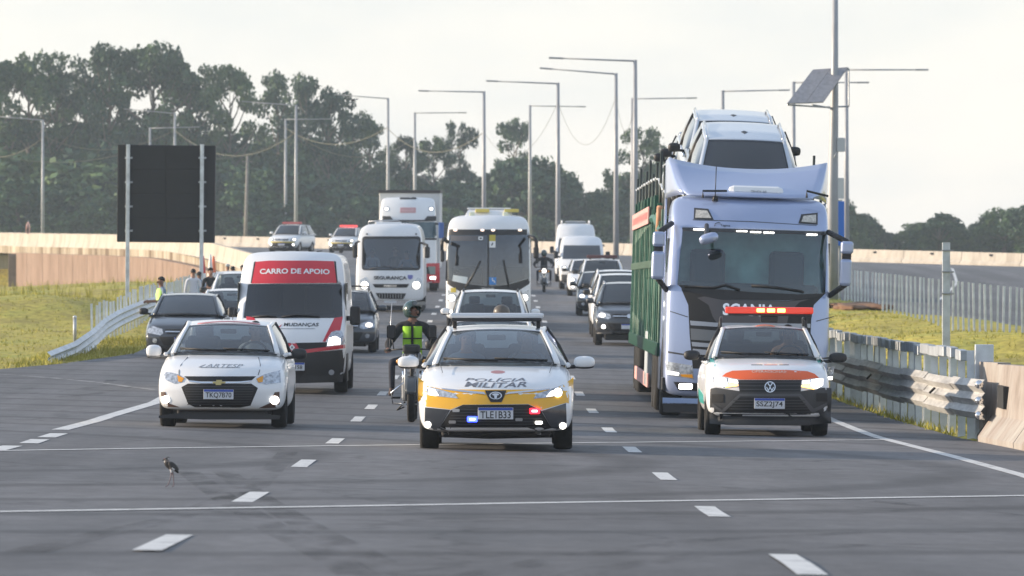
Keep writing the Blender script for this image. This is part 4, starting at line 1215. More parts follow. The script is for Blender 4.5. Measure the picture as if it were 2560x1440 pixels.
def plain_car(name, label, cat, X, d, paint, kind='sedan', lights=True, yaw=0., scale=1., group=None, gl=GLD, roll=.5, seed=0, lightbar=None, rack=False, chrome=True, low_dark=False, rails=False, root=None):
    rt = root or place(name, label, cat, X, d, yaw, roll, group)
    K = {'sedan': dict(L=4.45, W=1.76, H=1.46, nose=.74, cowl=.98, cowly=1.12, ty=1.95, rr=3.05, ce=3.85, deck=1.02, belt=.97, r=.31),
         'hatch': dict(L=3.95, W=1.70, H=1.49, nose=.78, cowl=1.0, cowly=1.0, ty=1.75, rr=3.35, ce=3.85, deck=1.02, belt=1.0, r=.30),
         'suv': dict(L=4.4, W=1.82, H=1.68, nose=.92, cowl=1.12, cowly=1.08, ty=1.82, rr=3.75, ce=4.3, deck=1.1, belt=1.1, r=.35),
         'pickup': dict(L=5.2, W=1.85, H=1.80, nose=1.0, cowl=1.2, cowly=1.25, ty=1.98, rr=3.25, ce=3.45, deck=1.15, belt=1.18, r=.38)}[kind]
    L, W, H = K['L'], K['W'], K['H']; h = W / 2; r = K['r']
    fa, ra = .86, L - .92
    zb = .22 if kind in ('sedan', 'hatch') else .32
    b = car_body(rt, L, W, K['nose'], K['cowl'], K['cowly'], K['belt'], K['deck'], K['ce'], fa, ra, paint, r, zb, zb + .02)
    bv = bvh_of(b)
    rw = h * (.71 if kind != 'sedan' else .69)
    cabin(rt, (K['cowly'] + .1, K['cowl'] - .01, h * .86, .03, .22), (K['ty'], H - .07, rw, .03, .10), (K['ty'] + .6, H - .035, rw + .02, .04, .03), (K['rr'], H - .06, rw, .03, -.02), (K['ce'], K['deck'] - .02, h * .80, .0, -.08), K['belt'] - .02, h * .95, paint, gl, seats=gl is GL)
    n0 = K['nose']; up = n0 - .02
    for s in (-1, 1):
        pl = [(s * h * .52, up - .15), (s * h * .60, up - .19), (s * h * .93, up - .14), (s * h * .95, up - .0), (s * h * .80, up + .015), (s * h * .55, up - .05)]
        hl = patch('headlight', rt, pl, LAMP, bv, off=.006)
        if lights: patch('lamp_lens', hl, circ(s * h * .78, up - .085, .085, .05), LITW, bv, off=.013)
        fg_ = patch('fog_light', rt, circ(s * h * .74, zb + .19, .055), LIT if lights and seed % 2 else LAMP, bv, off=.012)
    patch('grille', rt, [(-h * .48, up - .05), (h * .48, up - .05), (h * .42, up - .16), (-h * .42, up - .16)], GRILLE, bv)
    if chrome:
        patch('grille_bar', rt, rect(-h * .47, up - .115, h * .47, up - .09), CHROME, bv, off=.012)
        patch('badge', rt, circ(0, up - .10, .055), CHROME, bv, off=.018)
    patch('lower_grille', rt, [(-h * .62, zb + .28), (h * .62, zb + .28), (h * .5, zb + .08), (-h * .5, zb + .08)], GRILLE, bv)
    if low_dark: patch('bumper_cladding', rt, [(-h * .97, zb + .0), (h * .97, zb + .0), (h * .97, zb + .14), (h * .6, zb + .30), (-h * .6, zb + .30), (-h * .97, zb + .14)], PLASTIC2, bv, off=.003)
    plate(rt, bv, 0, zb + .20, '')
    for s in (-1, 1): side_mirror(rt, s * (h + .11), K['cowly'] + .35, K['cowl'] + .07, .21, .15, paint if seed % 3 else PLASTIC)
    four_wheels(rt, W, fa, ra, r)
    if rails: roof_rails(rt, rw * .95, K['ty'] + .1, K['rr'] - .1, H - .06, rails if not isinstance(rails, bool) else PLASTIC)
    if rack:
        bm = bmesh.new()
        for y in (K['ty'] + .25, K['ty'] + 1.1): add_tube(bm, [(-rw, y, H - .04), (-rw * .98, y, H + .09), (rw * .98, y, H + .09), (rw, y, H - .04)], .018, 6)
        from_bm('roof_rack', bm, rt, PLASTIC)
    if lightbar:
        lb = box('light_bar', rt, (0, K['ty'] + .45, H + .09), (1.15, .28, .12), lightbar, .03)
        for s in (-1, 1): box('bar_foot', lb, (s * .45, K['ty'] + .45, H + .0), (.06, .1, .1), PLASTIC)
    return rt, bv, K

# ---------- police sedan at the front of the convoy
rt = place('police_sedan', 'white and yellow police sedan leading the convoy in the middle lane', 'police car', -.185, 62.75, 0, 0)
T = Tr(rt); c = Crop(T, 1000, 740, 3.43)
L, W, H = 4.63, 1.80, 1.46; h = W / 2
POLW = WHITE
b = car_body(rt, L, W, .79, 1.0, 1.15, 1.0, 1.06, 4.1, .92, 3.62, POLW, .33, .21, .23, frontz=.76)
bv = bvh_of(b)
A_, T_ = (1.27, .985, .745, .035, .25), (2.12, 1.37, .565, .035, .12)
roof = cabin(rt, A_, T_, (2.7, 1.425, .59, .035, .03), (3.35, 1.39, .56, .03, -.02), (4.25, 1.05, .68, 0, -.08), .98, h * .94, POLW)
Y0 = .1
patch('paint_panel', rt, c.poly([(150, 700), (235, 770), (360, 800), (740, 802), (900, 802), (1290, 800), (1405, 765), (1492, 700), (1492, 935), (1430, 915), (1215, 975), (1100, 925), (540, 930), (435, 972), (230, 950), (150, 935)], Y0), YELLOW, bv, off=.003)
patch('bumper_corner', rt, c.poly([(213, 955), (430, 975), (345, 1125), (400, 1152), (440, 1160), (250, 1150), (208, 1120)], Y0), DARKP, bv, off=.006)
patch('bumper_corner', rt, c.poly([(1425, 920), (1432, 1130), (1380, 1160), (1180, 1160), (1300, 1130), (1215, 985)], Y0), DARKP, bv, off=.006)
lg_ = patch('lower_grille', rt, c.poly([(540, 932), (1100, 928), (1205, 975), (1300, 1130), (1190, 1158), (420, 1158), (345, 1122), (435, 980)], Y0), GRILLE, bv, off=.004)
for k in range(7):
    z_ = 970 + k * 25
    patch('grille_slat', lg_, c.poly([(455 - k * 10, z_), (1190 + k * 10, z_), (1190 + k * 10, z_ + 7), (455 - k * 10, z_ + 7)], Y0), PLASTIC2, bv, off=.012, depth=.008)
patch('bumper_lip', rt, c.poly([(195, 1160), (400, 1172), (430, 1158), (1190, 1158), (1230, 1172), (1470, 1170), (1468, 1198), (1180, 1190), (1150, 1170), (470, 1170), (440, 1190), (205, 1190)], Y0), ALLOY, bv, off=.02)
patch('air_dam', rt, c.poly([(225, 1192), (440, 1192), (470, 1172), (1150, 1172), (1180, 1192), (1460, 1200), (1400, 1230), (760, 1243), (250, 1225)], Y0), PLASTIC, bv, off=.01)
hl = patch('headlight', rt, c.poly([(222, 772), (340, 800), (462, 835), (500, 878), (300, 858), (232, 850)], Y0), LAMP, bv, off=.008)
patch('lamp_lens', hl, c.poly([(245, 790), (300, 805), (330, 852), (300, 856), (240, 845)], Y0), LITW, bv, off=.014)
hl = patch('headlight', rt, c.poly([(1402, 760), (1290, 800), (1170, 838), (1145, 880), (1330, 862), (1392, 850)], Y0), LAMP, bv, off=.008)
patch('lamp_lens', hl, c.poly(circ(1355, 828, 36, 38), Y0), LIT, bv, off=.014)
patch('lamp_lens', hl, c.poly([(1300, 815), (1320, 812), (1318, 856), (1255, 862)], Y0), LITW, bv, off=.013)
patch('chrome_strip', rt, c.poly([(350, 788), (540, 806), (720, 822), (735, 845), (715, 840), (540, 822), (360, 800)], Y0), CHROME, bv, off=.012)
patch('chrome_strip', rt, c.poly([(1290, 788), (1110, 806), (925, 822), (905, 845), (930, 838), (1110, 822), (1285, 800)], Y0), CHROME, bv, off=.012)
patch('grille_notch', rt, c.poly([(728, 808), (912, 808), (895, 860), (872, 908), (778, 908), (750, 860)], Y0), PLASTIC, bv, off=.012)
bd = patch('badge', rt, c.poly(circ(820, 852, 55, 33), Y0), CHROME, bv, off=.02)
patch('badge_inset', bd, c.poly(circ(820, 852, 45, 25), Y0), PLASTIC2, bv, off=.024)
patch('badge_ring', bd, c.poly(circ(820, 843, 30, 10), Y0), CHROME, bv, off=.028)
patch('badge_ring', bd, c.poly(circ(820, 857, 12, 24), Y0), CHROME, bv, off=.028)
for x, y, m_ in ((235, 1105, LIT), (1398, 1115, LIT)): patch('fog_light', rt, c.poly(circ(x, y, 29), Y0), m_, bv, off=.016)
for x, y, m_, mc in ((480, 980, ALLOY, None), (448, 1080, ALLOY, None), (1020, 1058, ALLOY, None), (620, 1055, LITB, LITBC), (1155, 985, LITR, LITRC), (1190, 1085, LIT, None)):
    q = patch('strobe_light', rt, c.poly(rect(x - (44 if mc else 31), y - (24 if mc else 13), x + (44 if mc else 31), y + (24 if mc else 13), 8), Y0), m_, bv, off=.03, depth=.03)
    if mc: patch('strobe_core', q, c.poly(rect(x - 24, y - 8, x + 24, y + 8, 4), Y0), mc, bv, off=.034)
x, z_ = c(820, 1005, Y0); plate(rt, bv, x, z_, 'TLE1B33', .405, .135, .05)
for txt, a0, b0, a1, b1 in (('POLÍCIA', 562, 716, 1075, 684), ('MILITAR', 555, 764, 1085, 722)):
    x0, z0 = c(a0, b0, .75); x1, z1 = c(a1, b1, .75)
    text_patch('hood_lettering', rt, txt, x0, z0, x1, z1, GREYINK, bv, off=.007, bold=.014, shear=.25, step=.03, rise=-.012)
patch('hood_emblem', rt, c.poly(circ(840, 640, 62, 13), 1.0), mat('faded_red_emblem', (.45, .20, .20), .4), bv, off=.006)
bm = bmesh.new()
for s in (-1, 1): add_tube(bm, [(s * .62, .62, .90), (s * .66, 1.1, 1.01)], .004, 4)
from_bm('hood_seam', bm, rt, PLASTIC2)
lb = box('light_bar', rt, (.0, 2.45, 1.565), (1.13, .34, .065), mat('clear_bar', (.62, .65, .68), .25, coat=.8), .03)
box('bar_base', lb, (0, 2.45, 1.515), (1.08, .32, .04), PLASTIC, .015)
for s in (-1, 1): box('bar_foot', lb, (s * .50, 2.45, 1.46), (.05, .12, .09), PLASTIC, .015)
ell('spot_lamp', lb, (.06, 2.75, 1.61), (.10, .10, .09), mat('dome_brown', (.10, .085, .07), .4))
for s in (-1, 1): side_mirror(rt, s * 1.035, 1.50, 1.015, .25, .145, POLW)
four_wheels(rt, W, .92, 3.62, .325, .215)

# ---------- white sedan, left lane
rt = place('white_sedan', 'white sedan with amber turn lamps driving ahead of the red support van, left', 'car', -3.90, 73.0, 0, .45)
T = Tr(rt); c = Crop(T, 340, 760, 4.236)
L, W, H = 4.3, 1.73, 1.47; h = W / 2
b = car_body(rt, L, W, .80, 1.0, 1.05, 1.0, 1.05, 3.85, .85, 3.4, WHITE, .31, .22, .25, frontz=.79)
bv = bvh_of(b)
cabin(rt, (1.15, .985, .735, .03, .22), (1.92, 1.365, .575, .03, .12), (2.5, 1.42, .60, .035, .03), (3.2, 1.38, .56, .03, -.02), (4.0, 1.05, .66, 0, -.08), .98, h * .94, WHITE)
roofb = None
rows = seg_sheet((1.93, 1.378, .43, .034, .11), (2.06, 1.393, .43, .034, .10), 2, 8, 0)
grid('visor_strip', rt, [[(x, y, z + .012) for x, y, z in r_] for r_ in rows], mat('dusty_red', (.45, .16, .18), .4), True, .004)
Y0 = .08
hl = patch('headlight', rt, c.poly([(262, 712), (340, 722), (430, 742), (505, 782), (480, 828), (400, 846), (300, 805)], Y0), LAMP, bv, off=.006)
patch('turn_lamp', hl, c.poly([(425, 752), (500, 785), (478, 826), (440, 822)], Y0), AMBER, bv, off=.012)
hl = patch('headlight', rt, c.poly([(1512, 702), (1430, 722), (1340, 748), (1265, 790), (1290, 832), (1370, 852), (1525, 832)], Y0), LAMP, bv, off=.006)
patch('turn_lamp', hl, c.poly([(1340, 758), (1270, 790), (1290, 830), (1335, 826)], Y0), AMBER, bv, off=.012)
patch('upper_grille', rt, c.poly([(500, 765), (1265, 765), (1215, 812), (1100, 818), (650, 818), (560, 812)], Y0), GRILLE, bv, off=.005)
patch('chrome_strip', rt, c.poly([(540, 806), (700, 822), (1050, 822), (1230, 808), (1215, 822), (1050, 838), (700, 838), (560, 822)], Y0), CHROME, bv, off=.012)
patch('badge', rt, c.poly([(808, 822), (845, 822), (850, 803), (905, 803), (910, 822), (948, 822), (940, 838), (905, 838), (898, 857), (845, 857), (838, 838), (812, 838)], Y0), mat('gold_badge', (.55, .43, .18), .3, metal=.8), bv, off=.022)
lg_ = patch('lower_grille', rt, c.poly([(545, 842), (1215, 842), (1287, 890), (1210, 1075), (1100, 1097), (620, 1092), (550, 1060), (475, 880)], Y0), GRILLE, bv, off=.005)
for k in range(8): patch('grille_slat', lg_, c.poly(rect(510 + k * 4, 870 + k * 27, 1250 - k * 6, 877 + k * 27), Y0), PLASTIC2, bv, off=.012, depth=.008)
x, z_ = c(875, 955, Y0); plate(rt, bv, x, z_, 'TKQ7B70', .40, .13, .04)
for sgn, pl, q in ((-1, [(250, 932), (300, 932), (345, 1055), (458, 1095), (300, 1090), (248, 1060)], (300, 1015, 42)), (1, [(1512, 930), (1462, 935), (1412, 1050), (1292, 1105), (1480, 1102), (1512, 1060)], (1463, 1020, 46))):
    f_ = patch('fog_lamp_surround', rt, c.poly(pl, Y0), mat('brown_trim', (.10, .055, .04), .4), bv, off=.006)
    patch('fog_light', f_, c.poly(circ(*q), Y0), LIT, bv, off=.014)
patch('air_dam', rt, c.poly([(245, 1180), (480, 1150), (1240, 1150), (1530, 1180), (1520, 1220), (720, 1222), (480, 1212), (245, 1205)], Y0), PLASTIC, bv, off=.004)
x0, z0 = c(740, 662, .6); x1, z1 = c(1140, 630, .6)
text_patch('hood_lettering', rt, 'ARTESP', x0, z0, x1, z1, mat('pale_ink', (.22, .24, .27), .5), bv, off=.007, bold=.0, shear=.35, step=.03)
patch('hood_swoosh', rt, c.poly([(670, 660), (700, 645), (740, 632), (745, 636), (710, 652), (700, 660), (900, 664), (1110, 664), (1110, 668), (700, 668)], .6), M['pale_ink'], bv, off=.007, depth=.003, step=.04)
bm = bmesh.new()
for pts in ([(530, 562), (480, 640), (466, 700), (470, 760)], [(1280, 562), (1318, 640), (1316, 700), (1303, 745)]):
    q = []
    for a, b2 in pts:
        x, z_ = c(a, b2, .6); hh = bv.ray_cast(Vector((x, -3, z_)), Vector((0, 1, 0)))
        if hh[0] is not None: q.append(hh[0] + Vector((0, -.002, .002)))
    if len(q) > 1: add_tube(bm, q, .0055, 5)
from_bm('hood_seam', bm, rt, PLASTIC2)
side_mirror(rt, -.99, 1.42, 1.02, .21, .17, WHITE, mat('grey_trim', (.2, .21, .22), .5)); side_mirror(rt, .99, 1.42, 1.0, .21, .14, PLASTIC)
tube('antenna', rt, [(0, 2.9, 1.44), (.02, 3.1, 1.62)], .006, PLASTIC, 5)
four_wheels(rt, W, .85, 3.4, .305, .20)

# ---------- white, orange and teal pickup with a beacon bar
rt = place('pickup_truck', 'small white pickup with orange hood and lit orange beacon bar, right lane', 'pickup', 3.52, 74.9, 0, .55)
T = Tr(rt); c = Crop(T, 1700, 740, 3.79)
L, W, H = 4.5, 1.72, 1.56; h = W / 2
b = car_body(rt, L, W, .92, 1.09, 1.0, 1.02, 1.02, 3.0, .84, 3.55, WHITE, .33, .27, .27, frontz=.90)
bv = bvh_of(b)
cabin(rt, (1.08, 1.075, .74, .02, .2), (1.72, 1.47, .59, .03, .10), (2.1, 1.50, .60, .035, .03), (2.55, 1.48, .58, .03, 0), (2.75, 1.03, .72, 0, 0), 1.0, h * .94, WHITE)
Y0 = .08
BUMPER = mat('bumper_plastic', (.034, .036, .04), .55, noise=.15, nscale=6)
patch('bumper', rt, c.poly([(285, 880), (340, 868), (560, 900), (1140, 902), (1360, 868), (1440, 875), (1440, 1210), (1230, 1222), (370, 1218), (285, 1210)], Y0), BUMPER, bv, off=.006)
lg_ = patch('lower_grille', rt, c.poly([(540, 962), (1150, 962), (1235, 1090), (430, 1092)], Y0), GRILLE, bv, off=.012)
for k in range(4): patch('grille_slat', lg_, c.poly(rect(500 - k * 12, 985 + k * 27, 1180 + k * 12, 993 + k * 27), Y0), PLASTIC2, bv, off=.02, depth=.01)
patch('bumper_rib', rt, c.poly([(560, 925), (1140, 925), (1270, 1070), (1400, 1010), (1400, 1040), (1260, 1110), (1235, 1090), (1120, 950), (570, 950), (430, 1090), (400, 1110), (310, 1050), (310, 1020), (400, 1080)], Y0), mat('bumper_grey', (.075, .078, .085), .5), bv, off=.016)
for s in ((300, 930, 410, 1010), (1290, 920, 1400, 1000)): patch('bumper_recess', rt, c.poly(rect(*s), Y0), GRILLE, bv, off=.014)
patch('air_dam', rt, c.poly([(375, 1115), (1240, 1115), (1225, 1222), (385, 1218)], Y0), PLASTIC, bv, off=.014)
patch('upper_grille', rt, c.poly([(545, 795), (1150, 795), (1140, 905), (560, 905)], Y0), GRILLE, bv, off=.012)
for zz in (812, 845, 880): patch('grille_bar', rt, c.poly(rect(560, zz, 1140, zz + 9), Y0), PLASTIC2, bv, off=.018)
for pl, lz in (([(312, 772), (440, 775), (545, 790), (556, 850), (425, 872), (325, 850)], ([(325, 778), (432, 782), (448, 840), (400, 862), (330, 842)], [(455, 785), (540, 797), (546, 825), (462, 820)], [(462, 830), (545, 838), (545, 850), (430, 866), (425, 858)])),
               ([(1362, 775), (1235, 785), (1150, 800), (1140, 862), (1280, 890), (1362, 850)], ([(1358, 782), (1245, 792), (1240, 850), (1290, 880), (1355, 848)], [(1225, 795), (1158, 805), (1155, 832), (1225, 832)], [(1222, 842), (1150, 845), (1148, 860), (1270, 884), (1275, 876)]))):
    hl = patch('headlight', rt, c.poly(pl, Y0), LAMP, bv, off=.012)
    patch('lamp_lens', hl, c.poly(lz[0], Y0), LIT, bv, off=.02); patch('lamp_lens', hl, c.poly(lz[1], Y0), LITW, bv, off=.018)
    patch('turn_lamp', hl, c.poly(lz[2], Y0), LITA, bv, off=.02)
patch('orange_hood_panel', rt, c.poly([(392, 758), (430, 728), (490, 705), (700, 697), (1000, 697), (1200, 710), (1270, 735), (1312, 772), (1150, 790), (560, 788)], .3), ORANGE, bv, off=.004)
x0, z0 = c(670, 722, .35); x1, z1 = c(995, 702, .35)
text_patch('hood_lettering', rt, 'OPERACIONAL', x0, z0, x1, z1, mat('peach_ink', (.75, .5, .4), .5), bv, off=.009, bold=.01, step=.03)
x0, z0 = c(660, 652, .7); x1, z1 = c(830, 634, .7)
for a, b2, m_ in ((660, 765, INK), (780, 905, mat('red_ink', (.6, .12, .08), .5)), (925, 1015, INK)):
    patch('hood_caption', rt, c.poly(rect(a, 642, b2, 648), .75), m_, bv, off=.006, depth=.003)
patch('teal_panel', rt, c.poly([(285, 560), (365, 560), (352, 620), (300, 690), (285, 690)], .7), TEAL, bv, off=.004)
patch('teal_panel', rt, c.poly([(1290, 560), (1345, 560), (1350, 690), (1335, 660), (1310, 620)], .7), TEAL, bv, off=.004)
bd = patch('badge', rt, c.poly(circ(847, 860, 53), Y0), CHROME, bv, off=.024)
patch('badge_inset', bd, c.poly(circ(847, 860, 44), Y0), INK, bv, off=.028)
for txt, z0, z1, w in (('V', 820, 862, 30), ('W', 862, 900, 38)):
    a0, b0 = c(847 - w, z1, Y0); a1, b1 = c(847 + w, z0, Y0)
    text_patch('badge_letter', bd, txt, a0, b0, a1, b1, CHROME, bv, off=.034, bold=.01, step=0)
x, z_ = c(842, 1017, Y0); plate(rt, bv, x, z_, 'SSZ2J74', .42, .145, .05)
rows = seg_sheet((1.74, 1.482, .17, .034, .09), (1.84, 1.492, .17, .034, .085), 2, 6, 0)
grid('roof_patch', rt, [[(x + .02, y, z + .012) for x, y, z in r_] for r_ in rows], mat('roof_red', (.62, .12, .06), .4), True, .004)
lb = box('light_bar', rt, (.09, 2.1, 1.735), (1.24, .30, .095), REDLENS, .025)
for q in (-.155, -.01, .135): box('beacon_lamp', lb, (.12 + q, 1.945, 1.735), (.11, .02, .052), LITA, .006)
box('bar_base', lb, (.09, 2.1, 1.675), (1.16, .26, .035), PLASTIC, .01)
box('bar_foot', lb, (.09, 2.1, 1.615), (.24, .2, .10), PLASTIC, .02)
for s in (-1, 1): tube('roof_bar', rt, [(s * .60, 1.85, 1.48), (s * .60, 1.95, 1.60), (s * .58, 2.3, 1.63), (s * .60, 2.55, 1.50)], .02, PLASTIC, 6)
side_mirror(rt, -1.02, 1.30, 1.10, .23, .14, PLASTIC, two_tone=False); side_mirror(rt, 1.02, 1.30, 1.085, .25, .14, PLASTIC, two_tone=False)
box('cargo_bed_wall', rt, (0, 2.85, 1.0), (1.5, .05, .35), WHITE, .01)
sb_ = [(-.1, .32), (4.2, .32), (4.2, .62), (-.1, .62)]
patch('teal_side_stripe', rt, [(1.3, .42), (3.1, .42), (3.1, .62), (1.3, .55)], TEAL, bv, 'x-', off=.004)
four_wheels(rt, W, .84, 3.55, .325, .21, STEEL)

# ------------------------------------------------------------------ people
def skin_mesh(chains, root_r=.1, sub=2):
    """chains: {name: (co, radius, parent)}; returns (mesh, {name: co})"""
    names = list(chains); idx = {k: i for i, k in enumerate(names)}
    me = bpy.data.meshes.new('person_body')
    me.from_pydata([chains[k][0] for k in names], [(idx[k], idx[chains[k][2]]) for k in names if chains[k][2]], [])
    o = bpy.data.objects.new('tmp', me); COL.objects.link(o)
    sk = o.modifiers.new('k', 'SKIN'); sk.use_smooth_shade = True
    sk.branch_smoothing = .4
    d = me.skin_vertices[0].data
    for i, k in enumerate(names):
        r_ = chains[k][1]; d[i].radius = r_ if isinstance(r_, tuple) else (r_, r_); d[i].use_root = chains[k][2] is None
    if sub: s = o.modifiers.new('s', 'SUBSURF'); s.levels = sub
    bake(o)
    me = o.data; bpy.data.objects.remove(o)
    return me
def person(label, loc, rot=0., pose='stand', shirt=SHIRTK, legs=JEANS, shoes=BOOT, skin=SKIN, hair=HAIR, hat=None, vest=None, sleeve=.5, h=1.74, arms=None, look=0., helmet=None, fingers=True, sub=2, group=None, knees=None):
    """arms: {'l': (elbow, wrist), 'r': (...)} overrides in a 1.74 m body facing -y"""
    s = h / 1.74
    r = thing('person', label, 'person', loc, (0, 0, rot), group)
    sit = pose in ('sit', 'ride')
    pz = .95 if not sit else 0.0
    C = {}
    bk = 1.16 if pose == 'ride' else 1.
    C['pelvis'] = ((0, 0, pz), (.155, .11), None)
    C['waist'] = ((0, .005, pz + .16), (.135 * bk, .10 * bk), 'pelvis')
    C['chest'] = ((0, .0, pz + .36), (.165 * bk, .115 * bk), 'waist')
    C['collar'] = ((0, .01, pz + .50), (.11, .085), 'chest')
    C['neck'] = ((0, .0, pz + .575), (.055, .055), 'collar')
    C['skull'] = ((0, -.012, pz + .66), (.072, .085), 'neck')
    C['crown'] = ((0, -.005, pz + .755), (.066, .08), 'skull')
    A = {'l': ((-.245, .02, pz + .19), (-.255, -.07, pz - .05)), 'r': ((.245, .02, pz + .19), (.255, -.07, pz - .05))}
    if arms: A.update(arms)
    for q, sx in (('l', -1), ('r', 1)):
        C['shoulder_' + q] = ((sx * .185, .01, pz + .455), .062 * bk * bk, 'collar')
        e, w = A[q]
        C['elbow_' + q] = (e, .046 * bk * bk, 'shoulder_' + q)
        C['wrist_' + q] = (w, .030, 'elbow_' + q)
        dv = (Vector(w) - Vector(e)).normalized()
        pm = Vector(w) + dv * .075
        C['palm_' + q] = (tuple(pm), (.040, .020), 'wrist_' + q)
        if fingers:
            sidev = dv.cross(Vector((0, 1, 0))); sidev = sidev.normalized() if sidev.length > .1 else Vector((1, 0, 0))
            curl = Vector((0, -1, -.3)).normalized()
            for f, (of, ln) in enumerate(((-.030, .065), (-.010, .078), (.011, .072), (.031, .056))):
                k1 = pm + dv * (.02 + ln * .55) + sidev * of; k2 = k1 + (dv * .6 + curl * .7).normalized() * ln * .55
                C[f'finger{f}a_' + q] = (tuple(k1), .0105, 'palm_' + q); C[f'finger{f}b_' + q] = (tuple(k2), .0085, f'finger{f}a_' + q)
            th = Vector(w) + dv * .03 - sidev * sx * .045 + curl * .02
            C['thumba_' + q] = (tuple(th), .0125, 'wrist_' + q); C['thumbb_' + q] = (tuple(th + dv * .045 + curl * .02), .0095, 'thumba_' + q)
    if pose == 'stand':
        L = {'l': ((-.105, -.015, .50), (-.115, .03, .085), (-.13, -.13, .035)), 'r': ((.105, -.0, .50), (.115, .05, .085), (.13, -.11, .035))}
    elif pose == 'sit':
        L = {'l': ((-.14, -.42, .05), (-.15, -.50, -.36), (-.15, -.64, -.40)), 'r': ((.14, -.42, .05), (.15, -.50, -.36), (.15, -.64, -.40))}
    else:
        L = {'l': ((-.27, -.42, -.05), (-.27, -.18, -.47), (-.29, -.34, -.53)), 'r': ((.27, -.42, -.05), (.27, -.18, -.47), (.29, -.34, -.53))}
    if knees: L.update(knees)
    for q, sx in (('l', -1), ('r', 1)):
        kn, an, to = L[q]
        C['hip_' + q] = ((sx * .095, .0, pz - .05), .088, 'pelvis')
        C['knee_' + q] = (kn, .058, 'hip_' + q); C['ankle_' + q] = (an, .042, 'knee_' + q); C['toe_' + q] = (to, (.042, .035), 'ankle_' + q)
    if look:
        ca, sa = math.cos(look), math.sin(look)
        for k in ('skull', 'crown'):
            x, y, z_ = C[k][0]; C[k] = ((x * ca - y * sa, x * sa + y * ca, z_), C[k][1], C[k][2])
    me = skin_mesh(C, sub=sub)
    mats = [skin, shirt, legs, shoes]
    for m_ in mats: me.materials.append(m_)
    bones = []
    for k, (co, rad, par) in C.items():
        if par:
            a = Vector(C[par][0]); b = Vector(co)
            g = 0
            if k.startswith(('waist', 'chest', 'collar', 'shoulder')): g = 1
            elif k.startswith('elbow'): g = ('u', sleeve)
            elif k.startswith('wrist'): g = ('f', sleeve)
            elif k.startswith(('hip', 'knee', 'ankle')): g = 2
            elif k.startswith('toe'): g = 3
            bones.append((a, b, g))
    for pl in me.polygons:
        c = pl.center; best = (9, 0)
        for a, b, g in bones:
            ab = b - a; t_ = max(0, min(1, (c - a).dot(ab) / max(ab.length_squared, 1e-9))); dd = (a + ab * t_ - c).length
            if dd < best[0]: best = (dd, g, t_)
        g, t_ = best[1], best[2]
        if isinstance(g, tuple):
            f = t_ * .5 if g[0] == 'u' else .5 + t_ * .5
            g = 1 if f < g[1] else 0
        pl.material_index = g
    b = link('body', me, r); b.scale = (s, s, s)
    hz_ = pz + .71
    rot3 = Matrix.Rotation(look, 3, 'Z')
    def hp(x, y, z_): return rot3 @ Vector((x, y, 0)) + Vector((0, 0, z_))
    bm = bmesh.new()
    bmesh.ops.create_icosphere(bm, subdivisions=2, radius=.03)
    for v in bm.verts: v.co = rot3 @ Vector((v.co.x * .55, v.co.y * 1.0 - .098, v.co.z * 1.0)) + Vector((0, 0, pz + .675))
    o = from_bm('nose', bm, r, skin, True); o.scale = (s, s, s)
    for sx in (-1, 1):
        o = ell('eye', r, hp(sx * .030, -.088, pz + .70), (.012, .008, .007), INK, 1); o.scale = (s, s, s)
        o = ell('ear', r, hp(sx * .076, .0, pz + .685), (.012, .02, .032), skin, 1); o.scale = (s, s, s)
    o = ell('mouth', r, hp(0, -.085, pz + .625), (.024, .008, .005), mat('lips', (.22, .08, .07), .6), 1); o.scale = (s, s, s)
    if helmet is None and hat is None:
        bm = bmesh.new(); bmesh.ops.create_icosphere(bm, subdivisions=3, radius=1)
        bmesh.ops.delete(bm, geom=[v for v in bm.verts if (v.co.z < -.15 and v.co.y < .35) or v.co.z < -.6 or (v.co.y < -.75 and v.co.z < .45)], context='VERTS')
        for v in bm.verts: v.co = rot3 @ Vector((v.co.x * .086, v.co.y * .102 + .004, 0)) + Vector((0, 0, pz + .735 + v.co.z * .088))
        bmesh.ops.solidify(bm, geom=bm.faces[:], thickness=.012)
        o = from_bm('hair', bm, r, hair, True); o.scale = (s, s, s)
    if hat:
        o = ell('cap', r, hp(0, 0, pz + .765), (.09, .105, .065), hat, 2); o.scale = (s, s, s)
    if vest:
        bm = bmesh.new(); rows = []
        for z_, wx, wy in ((.02, .185, .135), (.16, .165, .125), (.36, .190, .140), (.47, .150, .115), (.515, .105, .095)):
            rows.append([bm.verts.new((math.cos(a) * wx, math.sin(a) * wy + .003, pz + z_)) for a in np.linspace(0, 2 * math.pi, 25)[:-1]])
        for a, b2 in zip(rows, rows[1:]):
            for i in range(24): bm.faces.new((a[i], a[(i + 1) % 24], b2[(i + 1) % 24], b2[i]))
        bmesh.ops.recalc_face_normals(bm, faces=bm.faces)
        bmesh.ops.solidify(bm, geom=bm.faces[:], thickness=.01)
        o = from_bm('vest', bm, r, vest, True); o.scale = (s, s, s)
    return r, pz, s
def seated(label, root, x, y, z, shirt, skin=SKIN, steer=True, hair=HAIR, **kw):
    """driver or passenger placed in a vehicle (its own thing, not a part)"""
    mw = Matrix.LocRotScale(root.location, root.rotation_euler, (1, 1, 1))
    loc = mw @ Vector((x, y, z))
    a = {'l': ((-.26, -.10, .22), (-.16, -.36, .30)), 'r': ((.26, -.10, .22), (.16, -.36, .30))} if steer else {'l': ((-.24, -.05, .18), (-.14, -.28, .08)), 'r': ((.24, -.05, .18), (.14, -.28, .08))}
    return person(label, loc, 0, 'sit', shirt, JEANS, BOOT, skin, hair, arms=a, fingers=False, sub=1, **kw)

